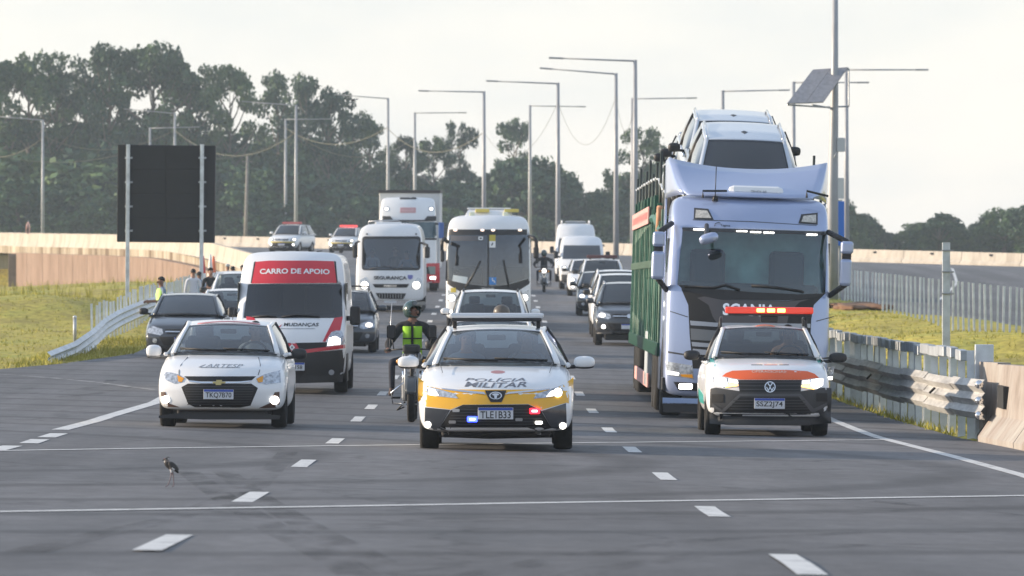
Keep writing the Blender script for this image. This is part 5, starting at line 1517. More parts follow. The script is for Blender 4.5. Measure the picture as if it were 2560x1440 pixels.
# ------------------------------------------------------------------ tall boxy vehicles
def boxy(root, prof, L, W, paint, c=.18, name='body', sub=2, cols=7, rear_taper=.97, edge=.95):
    """prof: (z, setback, width factor) bottom to top"""
    h = W / 2; ms = max(p_[1] for p_ in prof)
    def S(y, f, k, cc): return (y, cc, [(h * f * p_[2], p_[0], p_[1] * k) for p_ in prof], .03)
    return loft(name, root, [S(0, edge, 1, c), S(.07, (edge + 3) / 4, 1, c), S(.28, 1, 1, c * .45), S(.28 + .5, 1, .9, 0), S(ms + .9, 1, 0, 0), S(L - .25, 1, 0, 0), S(L, rear_taper, 0, 0)], paint, sub, cols)
def cut(body, poly, y1, interior):
    bm = bmesh.new()
    f = [bm.verts.new((a, -1.5, b)) for a, b in poly]; b_ = [bm.verts.new((a, y1, b)) for a, b in poly]
    bm.faces.new(f); bm.faces.new(b_[::-1])
    for i in range(len(f)): bm.faces.new((f[i], f[(i + 1) % len(f)], b_[(i + 1) % len(f)], b_[i]))
    bmesh.ops.recalc_face_normals(bm, faces=bm.faces)
    o = from_bm('cutter', bm, body.parent, interior)
    md = body.modifiers.new('b', 'BOOLEAN'); md.operation = 'DIFFERENCE'; md.object = o; md.solver = 'EXACT'; md.material_mode = 'TRANSFER'
    bpy.context.view_layer.update()
    bake(body)
    bpy.data.objects.remove(o)
def wiper(name, root, bvh, pts, m=PLASTIC, r=.014):
    q = []
    for x, z_ in pts:
        hh = bvh.ray_cast(Vector((x, -6, z_)), Vector((0, 1, 0)))
        if hh[0] is not None: q.append(hh[0] + Vector((0, -.03, 0)))
    if len(q) > 1: return tube(name, root, q, r, m, 5)
CURTAIN = mat('pale_teal_lining', (.36, .52, .54), .8, noise=.35, nscale=2.2)
GLT = glass('teal_glass', (.60, .80, .80), 3.2)
GLV = glass('van_glass', (.16, .18, .21), 2.4)
GLB = glass('bus_glass', (.42, .52, .62), 3.8)

# ---------- car carrier: tractor cab
rt = place('tractor_truck', 'pale blue tractor truck cab pulling the car carrier, right lane', 'truck', 3.62, 84.8, 0, 1.9)
T = Tr(rt); c1 = Crop(T, 1520, 250, 3.5125); c2 = Crop(T, 1520, 560, 2.769)
SC = rt
body = boxy(rt, [(.34, .10, .95), (.46, .0, 1.), (.9, .0, 1.), (1.35, .02, 1.), (1.9, .08, 1.), (2.5, .22, .985), (2.98, .36, .97), (3.15, .42, .965), (3.38, .60, .95), (3.48, .95, .86)], 2.5, 2.56, CABBLUE, .22)
bv = bvh_of(body)
Y0 = .15
wpoly = c2.poly([(478, 34), (1478, 64), (1476, 300), (1474, 478), (1300, 486), (960, 470), (620, 440), (452, 418), (462, 250)], Y0 + .2)
patch('windshield', rt, wpoly, GLT, bv, off=.004, depth=0)
cut(body, wpoly, 1.25, CURTAIN)
box('dashboard', rt, (0, .75, 1.98), (2.2, .7, .3), INTERIOR, .08)
for s in (-1, 1): box('seat', rt, (s * .62, 1.12, 2.2), (.55, .2, .9), SEAT, .08)
lt = patch('windshield_band', rt, c2.poly([(470, 22), (1480, 52), (1480, 76), (475, 46)], Y0 + .3), PLASTIC2, bv, off=.006)
for a, b2 in ((548, 36), (845, 48), (940, 54), (1032, 58), (1334, 71)): patch('marker_lamp', lt, c2.poly([(a, b2 - 5), (a + 74, b2 - 3), (a + 74, b2 + 5), (a, b2 + 3)], Y0 + .3), LIT, bv, off=.03)
patch('wiper_cowl', rt, c2.poly([(455, 418), (620, 440), (960, 470), (1300, 486), (1476, 478), (1440, 500), (1300, 520), (1220, 528), (960, 525), (760, 520), (620, 490), (485, 448)], Y0), PLASTIC, bv, off=.008)
wiper('wiper', rt, bv, c2.poly([(500, 430), (700, 440), (780, 420), (880, 455)], Y0 + .1), r=.02); wiper('wiper', rt, bv, c2.poly([(960, 425), (1150, 440), (1300, 462), (1325, 472)], Y0 + .1), r=.02)
patch('grille_frame', rt, c2.poly([(478, 445), (620, 490), (760, 520), (960, 526), (1220, 530), (1440, 500), (1490, 470), (1400, 560), (1385, 660), (1380, 1000), (575, 1000), (545, 760), (530, 560)], Y0), GRILLE, bv, off=.006)
patch('grille_badge_panel', rt, c2.poly([(640, 500), (760, 524), (1220, 534), (1370, 520), (1300, 540), (1230, 610), (1215, 690), (735, 692), (700, 640), (670, 560), (590, 510)], Y0), mat('graphite_panel', (.085, .078, .082), .4, metal=.3), bv, off=.012)
gb = mat('grille_silver', (.33, .35, .39), .35, metal=.5)
for z0, z1, xl in ((668, 700, 545), (722, 800, 550), (815, 845, 560), (862, 900, 570)): patch('grille_bar', rt, c2.poly([(xl, z0), (720, z0 + 14), (1380, z0 + 22), (1380, z1 + 18), (720, z1 + 10), (xl + 6, z1)], Y0), gb if z0 != 722 else mat('grille_mid', (.16, .17, .18), .45, metal=.4), bv, off=.016)
x0, z0 = c2(768, 630, Y0); x1, z1 = c2(1136, 558, Y0)
text_patch('brand_lettering', rt, 'SCANIA', x0, z0, x1, z1, CHROME, bv, off=.028, bold=.03)
for q in (1, -1):
    cen = c2(975, 0, Y0)[0]
    def mir(pl): return [((2 * cen - x) if q < 0 else x, z_) for x, z_ in pl]
    hl = patch('headlight', rt, mir(c2.poly([(385, 950), (570, 978), (586, 1075), (402, 1046)], Y0)), LAMP, bv, off=.008)
    patch('running_lamp', hl, mir(c2.poly([(402, 1018), (480, 1030), (478, 1046), (404, 1040)], Y0)), LIT, bv, off=.016)
    patch('turn_lamp', hl, mir(c2.poly([(490, 1040), (572, 1040), (578, 1066), (500, 1056)], Y0)), AMBER, bv, off=.016)
    fg_ = patch('fog_lamp_recess', rt, mir(c2.poly([(445, 1092), (610, 1100), (610, 1155), (480, 1150)], Y0)), GRILLE, bv, off=.01)
    patch('fog_light', fg_, mir(c2.poly(rect(482, 1104, 576, 1144, 12), Y0)), LIT, bv, off=.02)
    patch('corner_crease', rt, mir(c2.poly([(400, 880), (560, 905), (560, 916), (400, 892)], Y0)), PLASTIC2, bv, off=.004, depth=.004)
    patch('corner_crease', rt, mir(c2.poly([(405, 600), (530, 640), (530, 646), (405, 606)], Y0)), PLASTIC2, bv, off=.004, depth=.004)
patch('bumper_lip', rt, c2.poly([(372, 1200), (1500, 1230), (1500, 1262), (372, 1240)], Y0), mat('bumper_blue', (.30, .40, .62), .4, metal=.3), bv, off=.012)
patch('air_dam', rt, c2.poly([(372, 1235), (1500, 1262), (1500, 1330), (380, 1300)], Y0), PLASTIC, bv, off=.008)
for pl, cl in (([(698, 942), (822, 952), (870, 1050), (695, 1042)], [(712, 960), (812, 968), (848, 1034), (708, 1030)]), ([(1640, 1000), (1788, 985), (1786, 1092), (1615, 1080)], [(1660, 1014), (1772, 1002), (1772, 1076), (1640, 1066)])):
    hl = patch('roof_lamp', rt, c1.poly(pl, .5), PLASTIC2, bv, off=.01); patch('lamp_lens', hl, c1.poly(cl, .5), mat('clear_lens', (.5, .48, .44), .2, coat=1, noise=.3, nscale=30), bv, off=.02)
patch('cab_seam', rt, c1.poly([(690, 1046), (1200, 1062), (1780, 1098), (1780, 1102), (1200, 1068), (690, 1052)], .4), PLASTIC2, bv, off=.004, depth=.004)
x0, z0 = c1(930, 1112, .4); x1, z1 = c1(1016, 1090, .4)
text_patch('small_lettering', rt, 'Tegma', x0, z0, x1, z1, INK, bv, off=.008, bold=.0)
wiper('lettering_swoosh', rt, bv, c1.poly([(880, 1105), (884, 1085), (910, 1072), (930, 1078)], .4), INK, .006)
def cb(name, p0, p1, y, dy, m_, bevel=.02, par=None, tr=None):
    (xa, za), (xb, zb_) = tr(*p0, y), tr(*p1, y)
    return box(name, par or rt, ((xa + xb) / 2, y + dy / 2, (za + zb_) / 2), (abs(xb - xa), dy, abs(zb_ - za)), m_, bevel)
ac = cb('roof_air_unit', (990, 742), (1482, 862), .95, .9, WHITE, .09, tr=c1)
x0, z0 = c1(1190, 808, .9); x1, z1 = c1(1330, 792, .9)
pb = plane_bvh([(-3, .945, 0), (3, .945, 0), (3, .945, 6), (-3, .945, 6)])
text_patch('unit_lettering', ac, 'TRUCK AR', x0, z0, x1, z1, M['pale_ink'], pb, off=.004, bold=0, step=0)
cb('unit_base', (1005, 845), (1488, 874), .97, .8, PLASTIC, .02, par=ac, tr=c1)
tube('antenna', rt, [(*[c1(878, 855, .7)[0]], .75, 3.42), (c1(880, 680, .7)[0], .8, 3.95)], .008, PLASTIC, 5); lathe('antenna_base', rt, [(.05, 0), (.03, .08), (0, .09)], (c1(878, 855, .7)[0], .75, 3.40), 'z', PLASTIC, 10)
for a in (780, 1692): tube('roof_hook', rt, [(c1(a - 10, 855, .7)[0], .72, c1(a, 855, .7)[1]), (c1(a - 12, 790, .7)[0], .74, c1(a, 795, .7)[1]), (c1(a + (180 if a > 1000 else 160), 840, .7)[0] if a > 1000 else c1(a + 200, 790, .7)[0], .74, c1(a, 835 if a > 1000 else 788, .7)[1])], .02, PLASTIC, 6)
# ramp mirror above the windscreen
x, z_ = c1(830, 1215, 0); ell('ramp_mirror', rt, (x, -.12, z_), (.155, .10, .085), CABBLUE, 2, Matrix.Rotation(R(-18), 3, 'Y'), .8)
tube('mirror_stalk', rt, [(c1(810, 1070, .3)[0], .25, c1(0, 1070, .3)[1]), (c1(808, 1150, 0)[0], -.08, c1(0, 1160, 0)[1]), (x, -.1, z_ + .05)], .035, PLASTIC2, 8)
# wind deflector with upturned wings
def dpt(u, t_):
    """u -1..1 across, t 0 bottom..1 top edge"""
    xb = .99 + .26 * t_ ** .7; x = u * xb
    zt = 3.50 + t_ * (.45 + .14 * abs(u) ** 2.2)
    y = .95 + t_ * 1.05 - .25 * (1 - u * u) * (1 - t_) + .2 * (1 - abs(u)) * 0
    return (x, y, zt - .12 * t_ * (1 - t_))
grid('wind_deflector', rt, [[dpt(u, t_) for u in np.linspace(-1, 1, 21)] for t_ in np.linspace(0, 1, 8)], CABBLUE, True, .03)
for s in (-1, 1):
    rows = [[(dpt(s, t_)[0] * (1 - q ** .6) + s * 1.30 * q ** .6, dpt(s, t_)[1] + q * (2.4 - dpt(s, t_)[1]), dpt(s, t_)[2] - q * .06) for q in np.linspace(0, 1, 7)] for t_ in np.linspace(0, 1, 7)]
    grid('deflector_fin', rt, rows, CABBLUE, True, .02)
    box('side_extender', rt, (s * 1.27, 2.7, 2.1), (.03, .6, 2.7), CABBLUE, .01)
    for (z0, z1, w, hh) in ((2.98, 0, .22, .28), (2.52, 0, .22, .56)):
        pass
for sx, up, lo, arm_u, arm_l in ((-1, ((340, 1152), (448, 1288)), ((265, 185), (356, 385)), (450, 1160), (390, 420)), (1, ((1992, 1238), (2105, 1352)), ((1570, 240), (1652, 430)), (1990, 1225), (1515, 475))):
    (xa, za), (xb, zb_) = c1(*up[0], .15), c1(*up[1], .15)
    m0 = box('side_mirror', rt, ((xa + xb) / 2, .15, (za + zb_) / 2), (abs(xb - xa), .16, abs(za - zb_)), CABBLUE, .045, None, 3)
    (xc, zc), (xd, zd) = c2(*lo[0], .15), c2(*lo[1], .15)
    box('lower_mirror', m0, ((xc + xd) / 2, .15, (zc + zd) / 2), (abs(xd - xc), .17, abs(zc - zd)), CABBLUE, .05, None, 3)
    box('mirror_hinge', m0, ((xa + xb) / 2, .17, (zb_ + zc) / 2), (abs(xb - xa) * .7, .08, abs(zb_ - zc) + .04), PLASTIC)
    xi = sx * 1.24
    tube('mirror_arm', m0, [(sx * 1.22, .55, za + .14), ((xa + xb) / 2, .18, za - .01)], .045, PLASTIC, 7)
    tube('mirror_arm', m0, [((xc + xd) / 2, .18, zd + .02), (sx * 1.27, .45, zd - .16)], .045, PLASTIC, 7)
    box('side_window', rt, (sx * 1.258, 1.15, 2.42), (.02, .95, .75), DGLASS, .02)
    bm = bmesh.new(); bmesh.ops.create_circle(bm, cap_ends=True, segments=24, radius=.62)
    for v in bm.verts: v.co = Vector((0, v.co.x, max(v.co.y, -.25)))
    q = bmesh.ops.extrude_face_region(bm, geom=bm.faces[:]); bmesh.ops.translate(bm, vec=(.03, 0, 0), verts=[g for g in q['geom'] if isinstance(g, bmesh.types.BMVert)])
    bmesh.ops.translate(bm, vec=(sx * 1.27 - .015, 1.42, .62), verts=bm.verts)
    bmesh.ops.recalc_face_normals(bm, faces=bm.faces); from_bm('wheel_arch', bm, rt, PLASTIC)
    for y in (1.42, 5.0, 6.3): wheel(rt, sx * 1.13, y, .52, .33, STEEL)
    box('side_skirt', rt, (sx * 1.24, 3.3, .75), (.05, 1.9, .75), CABBLUE, .02)
    box('door_step', rt, (sx * 1.27, .55, .52), (.06, .5, .2), PLASTIC, .01)
box('chassis', rt, (0, 4.2, .85), (1.0, 5.5, .35), PLASTIC)
box('air_tank', rt, (0, 2.75, 2.0), (2.2, .3, 2.2), PLASTIC, .03)

# ---------- trailer with its cars
tr = thing('car_carrier_trailer', 'green open-sided car carrier trailer behind the blue truck cab', 'trailer', rt.location, rt.rotation_euler)
yb0, yb1 = 2.95, 20.0
def deck2(y): return float(np.interp(y, [1.0, 4.5, 8, 14, 20], [2.84, 2.98, 3.24, 3.28, 3.3]))
for s in (-1, 1):
    x = s * 1.27
    for k, y in enumerate(np.linspace(3.4, 23.6, 18)):
        top = deck2(y) + (.35 if k % 2 == 0 else .12)
        box('post', tr, (x, y, (top + 1.0) / 2), (.09, .14, top - 1.0), GREENP if k % 3 else GREENL, .01)
        if k % 2 == 0:
            tube('guide_rod', tr, [(x, y + .3, 2.9), (x, y + .3, 4.0 + .15 * (k % 3))], .022, mat('dark_rod', (.03, .04, .035), .5, metal=.3), 6)
        for z0, w in ((1.02, .22), (2.42, .13)): box('side_rail', tr, (x + s * .02, 13.4, z0), (.08, 21.0, w), GREENP if z0 < 2 else GREENL, .01)
    bm = bmesh.new(); ys = np.linspace(3.0, 24, 18)
    add_tube(bm, [(x, y, deck2(y) - .04) for y in ys], .075, 6); from_bm('deck_rail', bm, tr, GREENP)
    for k in range(17):
        y = 3.4 + k * 1.157
        tube('brace', tr, [(x, y, 1.1), (x, y + 1.1, 2.15)], .035, GREENP if k % 2 else GREENL, 5)
        tube('brace', tr, [(x, y + 1.1, 2.2), (x, y + .1, deck2(y) - .1)], .03, GREENL if k % 2 else GREENP, 5)
    bm = bmesh.new(); add_tube(bm, [(x, y, deck2(y) + .62 + (.04 if k % 2 else 0)) for k, y in enumerate(np.linspace(3.2, 24, 26))], .018, 5); from_bm('safety_cable', bm, tr, GALV)
    bx = box('red_board', tr, (x + s * .07, 16.6, 3.28), (.03, 12.4, .30), PINKB, .005)
    pbx = plane_bvh([(x + s * .088, 0, 0), (x + s * .088, 20, 0), (x + s * .088, 20, 5), (x + s * .088, 0, 5)])
    bm = bmesh.new()
    for k in range(26): add_box(bm, (x + s * .088, 11.0 + k * .44, 3.28 + .02 * math.sin(k * 3)), (.004, .28, .12))
    q = from_bm('board_lettering', bm, bx, mat('board_red', (.55, .2, .19), .6)); q['kind'] = 'stuff'
    box('toolbox', tr, (x - s * .1, 10.2, .78), (.3, 1.6, .95), mat('toolbox_grey', (.38, .42, .44), .5), .02)
    tube('orange_jack', tr, [(x + s * .03, 5.2, 2.95), (x + s * .03, 5.0, 3.35)], .05, mat('orange_jack_paint', (.55, .28, .16), .6), 8)
    b2 = box('lower_guard', tr, (x + s * .03, 13.5, .42), (.04, 9.5, .24), PINKB, .01)
    for y in (18.6, 19.9, 21.2): wheel(tr, s * 1.08, y, .45, .36, STEEL)
    box('mudflap', tr, (s * 1.05, 22.2, .5), (.4, .03, .7), RUBBER)
tube('deck_plate', tr, [(0, 3, 1.0), (0, 3.02, 1.0)], .01, GREENP)
box('lower_deck', tr, (0, 13.4, .98), (2.45, 21, .08), GREENP)
bm = bmesh.new()
for s in (-1, 1):
    g = [[bm.verts.new((s * .8 + q, y, deck2(y))) for q in (-.3, .3)] for y in np.linspace(1.2, 24, 20)]
    for a, b2 in zip(g, g[1:]): bm.faces.new((a[0], a[1], b2[1], b2[0]))
bmesh.ops.solidify(bm, geom=bm.faces[:], thickness=.05)
q = from_bm('upper_deck', bm, tr, GREENL)
box('front_bulkhead', tr, (-.95, 3.1, 2.0), (.7, .06, 1.6), GREENP); box('front_bulkhead', tr, (.95, 3.1, 2.0), (.7, .06, 1.6), GREENP)
mwT = Matrix.LocRotScale(rt.location, rt.rotation_euler, (1, 1, 1))
def loaded(label, y, z, paint, kind='suv', tilt=3., rails=True, seed=0):
    q = mwT @ Vector((0, y, z))
    r_ = thing('carried_car', label, 'car', q, (rt.rotation_euler.x + R(tilt), rt.rotation_euler.y, 0), 'new cars loaded on the carrier')
    plain_car('', '', '', 0, 0, paint, kind, False, root=r_, seed=3, chrome=True, rails=CHROME if rails else False, gl=DGLASS)
    top = bvh_of([ch for ch in r_.children if ch.name.startswith('roof')][0])
    patch('roof_badge', r_, [(-.055, 2.35), (0, 2.2), (.055, 2.35), (0, 2.5)], INK, top, 'z', off=.004, depth=.003, step=0)
    return r_
loaded('front silver suv on the carrier upper deck, its dark windscreen above the truck cab', 1.75, 2.54, SILVER, tilt=9.5)
loaded('second silver suv on the upper deck, only its railed roof showing above the first', 6.35, 3.05, SILVER, tilt=7)
loaded('bluish grey suv third on the carrier upper deck, seen at the left behind the others', 11.0, 3.24, GREYP, tilt=0)
loaded('last suv on the carrier upper deck, mostly hidden', 15.5, 3.26, SILVER, tilt=0)
loaded('white car on the carrier lower deck, front one seen between the green posts', 4.2, 1.03, WHITE, 'hatch', tilt=0, rails=False)
loaded('white car on the carrier lower deck, rear one behind the green posts', 10.2, 1.03, WHITE, 'hatch', tilt=0, rails=False)

# ---------- red and white support van
rt = place('support_van', 'white high roof van with red front panel reading CARRO DE APOIO', 'van', -3.94, 96.6, 0, .3)
T = Tr(rt); c = Crop(T, 560, 600, 3.6)
VANR = rt
body = boxy(rt, [(.30, .06, .95), (.42, .0, .99), (.75, .0, 1.), (.98, .05, 1.), (1.22, .25, .995), (1.36, .48, .985), (1.75, .75, .97), (2.14, 1.0, .94), (2.40, 1.22, .89), (2.50, 1.5, .78)], 5.4, 1.98, WHITE, .26)
bv = bvh_of(body); Y0 = .12
wp = c.poly([(205, 405), (225, 395), (1035, 395), (1050, 410), (1065, 690), (1060, 700), (182, 700), (176, 690)], .8)
patch('windshield', rt, wp, GLV, bv, off=.004, depth=0)
cut(body, wp, 1.9, INTERIOR)
box('dashboard', rt, (0, 1.05, 1.34), (1.6, .6, .18), INTERIOR, .05)
for s in (-1, 1): box('seat', rt, (s * .45, 1.75, 1.55), (.5, .16, .75), SEAT, .06)
patch('red_panel', rt, c.poly([(275, 195), (400, 184), (800, 184), (980, 190), (1012, 385), (244, 390)], 1.2), mat('banner_red', (.60, .03, .045), .4, coat=.3, noise=.06, nscale=4), bv, off=.006)
for pl in ([(276, 192), (262, 196), (238, 385), (246, 390)], [(982, 188), (998, 192), (1020, 380), (1011, 388)]): patch('black_strip', rt, c.poly(pl, 1.2), PLASTIC, bv, off=.008)
x0, z0 = c(318, 306, 1.2); x1, z1 = c(946, 262, 1.2)
text_patch('banner_lettering', rt, 'CARRO DE APOIO', x0, z0, x1, z1, WINK, bv, off=.012, bold=.03, rise=.012)
x0, z0 = c(535, 781, .3); x1, z1 = c(848, 746, .3)
text_patch('hood_lettering', rt, 'MUDANÇAS', x0, z0, x1, z1, INK, bv, off=.009, bold=.02, shear=.1, step=.04)
patch('hood_logo', rt, c.poly([(410, 760), (440, 775), (470, 762), (490, 778), (522, 757), (500, 785), (475, 775), (450, 784)], .3), REDP, bv, off=.008, depth=.004)
patch('hood_caption', rt, c.poly(rect(440, 795, 815, 799), .3), GREYINK, bv, off=.006, depth=.003)
cen = c(620, 0, Y0)[0]
for q in (1, -1):
    def mir(pl): return [((2 * cen - x) if q < 0 else x, z_) for x, z_ in pl]
    patch('red_stripe', rt, mir(c.poly([(985, 702), (1060, 692), (1042, 812), (962, 830), (912, 916), (888, 912)], .3)), REDP, bv, off=.005)
    hl = patch('headlight', rt, mir(c.poly([(962, 828), (1000, 815), (1052, 815), (1088, 930), (1060, 945), (928, 952), (932, 890)], Y0)), LAMP, bv, off=.01)
    patch('lamp_lens', hl, mir(c.poly([(945, 880), (1000, 868), (1040, 890), (1040, 940), (930, 948)], Y0)), LIT if q > 0 else LITW, bv, off=.018)
    patch('grille', rt, mir(c.poly([(640, 925), (925, 920), (915, 985), (690, 992), (650, 960)], Y0)), GRILLE, bv, off=.008)
    patch('red_trim', rt, mir(c.poly([(678, 992), (920, 962), (1085, 942), (1085, 975), (920, 995), (690, 1022)], Y0)), REDP, bv, off=.012)
    patch('fog_light', rt, mir(c.poly(circ(965, 1192, 25), Y0)), mat('unlit_lamp', (.4, .42, .45), .3), bv, off=.03)
patch('bumper', rt, [(2 * cen - x, z_) for x, z_ in c.poly([(1090, 985), (1062, 1280), (620, 1290)], Y0)] + c.poly([(620, 1290), (1062, 1280), (1090, 985), (920, 1000), (620, 1020)], Y0)[1:] , PLASTIC, bv, off=.009)
hd = patch('grille_surround', rt, c.poly([(575, 930), (650, 930), (685, 1000), (545, 1000)], Y0), REDP, bv, off=.016)
patch('badge', hd, c.poly([(612, 935), (640, 965), (612, 995), (586, 965)], Y0), WINK, bv, off=.024)
patch('badge_inset', hd, c.poly([(612, 952), (622, 965), (612, 978), (603, 965)], Y0), GREYINK, bv, off=.028)
x, z_ = c(610, 1138, Y0); pl = plate(rt, bv, x, z_, '', .46, .14, .04)
yq = bv.ray_cast(Vector((x, -6, z_)), Vector((0, 1, 0)))[0].y - .048
pb = plane_bvh([(-3, yq, 0), (3, yq, 0), (3, yq, 3), (-3, yq, 3)]); x0, z0 = c(610, 1160, Y0); x1, z1 = c(706, 1126, Y0)
text_patch('plate_lettering', pl, '7158', x0, z0, x1, z1, INK, pb, off=.002, bold=.01, step=0)
wiper('wiper', rt, bv, c.poly([(520, 690), (650, 672), (780, 680), (860, 690)], .5)); wiper('wiper', rt, bv, c.poly([(250, 690), (380, 680), (470, 690)], .5))
for s, (a, b2, a2, b3) in ((1, (1130, 592, 1222, 768)), (-1, (30, 600, 112, 695))):
    (xa, za), (xb, zb_) = c(a, b2, .9), c(a2, b3, .9)
    m0 = box('side_mirror', rt, ((xa + xb) / 2, .9, (za + zb_) / 2), (abs(xb - xa), .14, abs(za - zb_)), PLASTIC, .05, None, 3)
    tube('mirror_arm', m0, [(s * .95, 1.0, (za + zb_) / 2 - .05), ((xa + xb) / 2, .92, (za + zb_) / 2 - .05)], .05, PLASTIC, 6)
    box('side_window', rt, (s * .962, 1.35, 1.72), (.02, .8, .5), DGLASS, .01)
    box('wheel_arch', rt, (s * .985, 1.05, .46), (.03, .78, .5), PLASTIC, .01)
    for y in (1.05, 4.3): wheel(rt, s * .88, y, .36, .23, STEEL)
tube('roof_mark', rt, [(c(830, 152, 1.6)[0], 1.62, 2.53), (c(870, 150, 1.6)[0], 1.9, 2.54)], .01, PLASTIC, 4)
box('underbody', rt, (0, 2.8, .35), (1.5, 4.4, .2), PLASTIC)

# ---------- security minibus
rt = place('minibus', 'white minibus with SEGURANÇA lettered on its front, left lane', 'bus', -4.13, 184, 0, .3)
T = Tr(rt); c = Crop(T, 860, 440, 4.)
body = boxy(rt, [(.38, .04, .97), (.5, .0, 1.), (1.0, .0, 1.), (1.3, .05, 1.), (1.6, .16, .99), (2.2, .34, .96), (2.62, .48, .93), (2.86, .62, .84), (2.95, .85, .66)], 7.5, 2.3, WHITE, .2)
bv = bvh_of(body); Y0 = .1
wp = c.poly(rect(190, 632, 748, 930, 30), .3)
patch('windshield_frame', rt, c.poly(rect(176, 604, 762, 944, 30), .3), PLASTIC, bv, off=.004)
patch('windshield', rt, wp, GLB, bv, off=.012, depth=0)
cut(body, c.poly(rect(196, 638, 742, 924, 30), .3), 2.4, mat('bus_lining', (.16, .17, .19), .8))
ch = [o for o in rt.children if o.name.startswith('windshield_frame')][0]
cut(ch, c.poly(rect(196, 638, 742, 924, 30), .3), 2.4, INTERIOR)
box('dashboard', rt, (0, .75, 1.42), (1.9, .5, .2), INTERIOR, .05)
MINI = rt
x0, z0 = c(296, 1042, Y0); x1, z1 = c(626, 1002, Y0)
text_patch('front_lettering', rt, 'SEGURANÇA', x0, z0, x1, z1, INK, bv, off=.02, bold=.035)
patch('front_emblem', rt, c.poly([(634, 990), (688, 990), (685, 1022), (660, 1038), (637, 1022)], Y0), mat('violet_emblem', (.16, .17, .45), .4), bv, off=.014)
gr = patch('front_band', rt, c.poly([(285, 1080), (652, 1080), (628, 1116), (310, 1116)], Y0), GRILLE, bv, off=.012)
x0, z0 = c(400, 1110, Y0); x1, z1 = c(525, 1090, Y0); text_patch('brand_lettering', gr, 'IVECO', x0, z0, x1, z1, CHROME, bv, off=.026, bold=.02, step=0)
gr = patch('grille', rt, c.poly([(315, 1170), (622, 1174), (590, 1232), (350, 1226)], Y0), GRILLE, bv, off=.012)
for k in range(9): patch('grille_fin', gr, c.poly(rect(352 + k * 27, 1178, 358 + k * 27, 1222), Y0), ALLOY, bv, off=.02, step=0)
plate(rt, bv, *c(462, 1253, Y0), '', .42, .12)
for pl, q in (([(155, 1040), (210, 1012), (252, 1090), (250, 1128), (160, 1132)], (205, 1092)), ([(778, 1030), (735, 1015), (682, 1085), (668, 1125), (765, 1132)], (722, 1092))):
    hl = patch('headlight', rt, c.poly(pl, Y0), LAMP, bv, off=.012); patch('lamp_lens', hl, c.poly(circ(*q, 36), Y0), LIT, bv, off=.022)
patch('bumper_underside', rt, c.poly([(140, 1288), (812, 1300), (800, 1345), (150, 1340)], Y0), PLASTIC, bv, off=.006)
for a in (224, 716): patch('roof_marker', rt, c.poly(circ(a, 582, 9), .4), PLASTIC, bv, off=.02)
box('roof_hatch', rt, (-.1, 2.2, 2.98), (.9, .8, .1), WHITE, .04)
tube('roof_pipe', rt, [(-.75, 1.5, 2.9), (-.75, 1.5, 3.05), (.3, 1.5, 3.1)], .03, ALLOY, 6)
wiper('wiper', rt, bv, c.poly([(250, 930), (400, 905), (520, 925)], .2)); wiper('wiper', rt, bv, c.poly([(480, 935), (620, 915), (740, 930)], .2))
for s, (a, b2, a2, b3) in ((-1, (85, 690, 135, 820)), (1, (803, 705, 856, 822))):
    (xa, za), (xb, zb_) = c(a, b2), c(a2, b3)
    m0 = box('side_mirror', rt, ((xa + xb) / 2, 0, (za + zb_) / 2), (abs(xb - xa), .14, abs(za - zb_)), PLASTIC, .05)
    tube('mirror_arm', m0, [(s * 1.05, .5, za + .12), ((xa + xb) / 2, .05, za + .05), ((xa + xb) / 2, 0, za)], .04, PLASTIC, 6)
    for y in (1.0, 5.6): wheel(rt, s * 1.0, y, .40, .26, STEEL)

# ---------- coach
rt = place('coach_bus', 'large white coach with tall dark windscreen and yellow-edged roof unit, middle lane', 'bus', -.70, 160.5, 0, .2)
T = Tr(rt); c = Crop(T, 860, 440, 4.)
BUS = rt
body = boxy(rt, [(.32, .04, .97), (.45, .0, 1.), (.9, .0, 1.), (1.2, .02, 1.), (1.9, .08, 1.), (2.6, .2, .99), (3.0, .32, .965), (3.22, .45, .92), (3.34, .7, .80)], 12.0, 2.5, WHITE, .28)
bv = bvh_of(body); Y0 = .12
patch('windshield_surround', rt, c.poly([(1045, 535), (1845, 535), (1860, 700), (1866, 1030), (1850, 1082), (1690, 1180), (1450, 1196), (1200, 1180), (1030, 1080), (1012, 1030), (1024, 700)], .2), PLASTIC, bv, off=.004)
wl_ = [(1044, 592), (1432, 592), (1432, 1104), (1232, 1084), (1022, 1036), (1030, 800)]
wr_ = [(1448, 592), (1836, 588), (1850, 800), (1856, 1028), (1640, 1090), (1448, 1106)]
for w in (wl_, wr_):
    patch('windshield', rt, c.poly(w, .2), GLB, bv, off=.014, depth=0)
    sh = [(sum(p_[0] for p_ in w) / len(w) * .03 + p_[0] * .97, sum(p_[1] for p_ in w) / len(w) * .03 + p_[1] * .97) for p_ in w]
    cut(body, c.poly(sh, .2), 2.2, mat('coach_lining', (.20, .25, .36), .8, noise=.4, nscale=1.5))
    cut([o for o in rt.children if o.name.startswith('windshield_surround')][0], c.poly(sh, .2), 2.2, INTERIOR)
box('dashboard', rt, (0, .75, .95), (2.2, .6, .3), mat('coach_dash', (.10, .11, .12), .8), .05)
for s in (-1, 1): box('seat_row', rt, (s * .62, 2.0, 1.35), (.9, .2, 1.0), mat('coach_seat', (.03, .05, .12), .9), .06)
for a in (1108, 1380, 1487, 1757): patch('marker_lamp', rt, c.poly(circ(a, 543, 20, 10), .2), mat('warm_marker', (.8, .6, .5), .3, emit=(1, .75, .6), es=1.2), bv, off=.02)
ds = patch('destination_sign', rt, c.poly(rect(1062, 598, 1396, 650), .2), mat('dest_panel', (.10, .10, .11), .4), bv, off=.018, depth=.01)
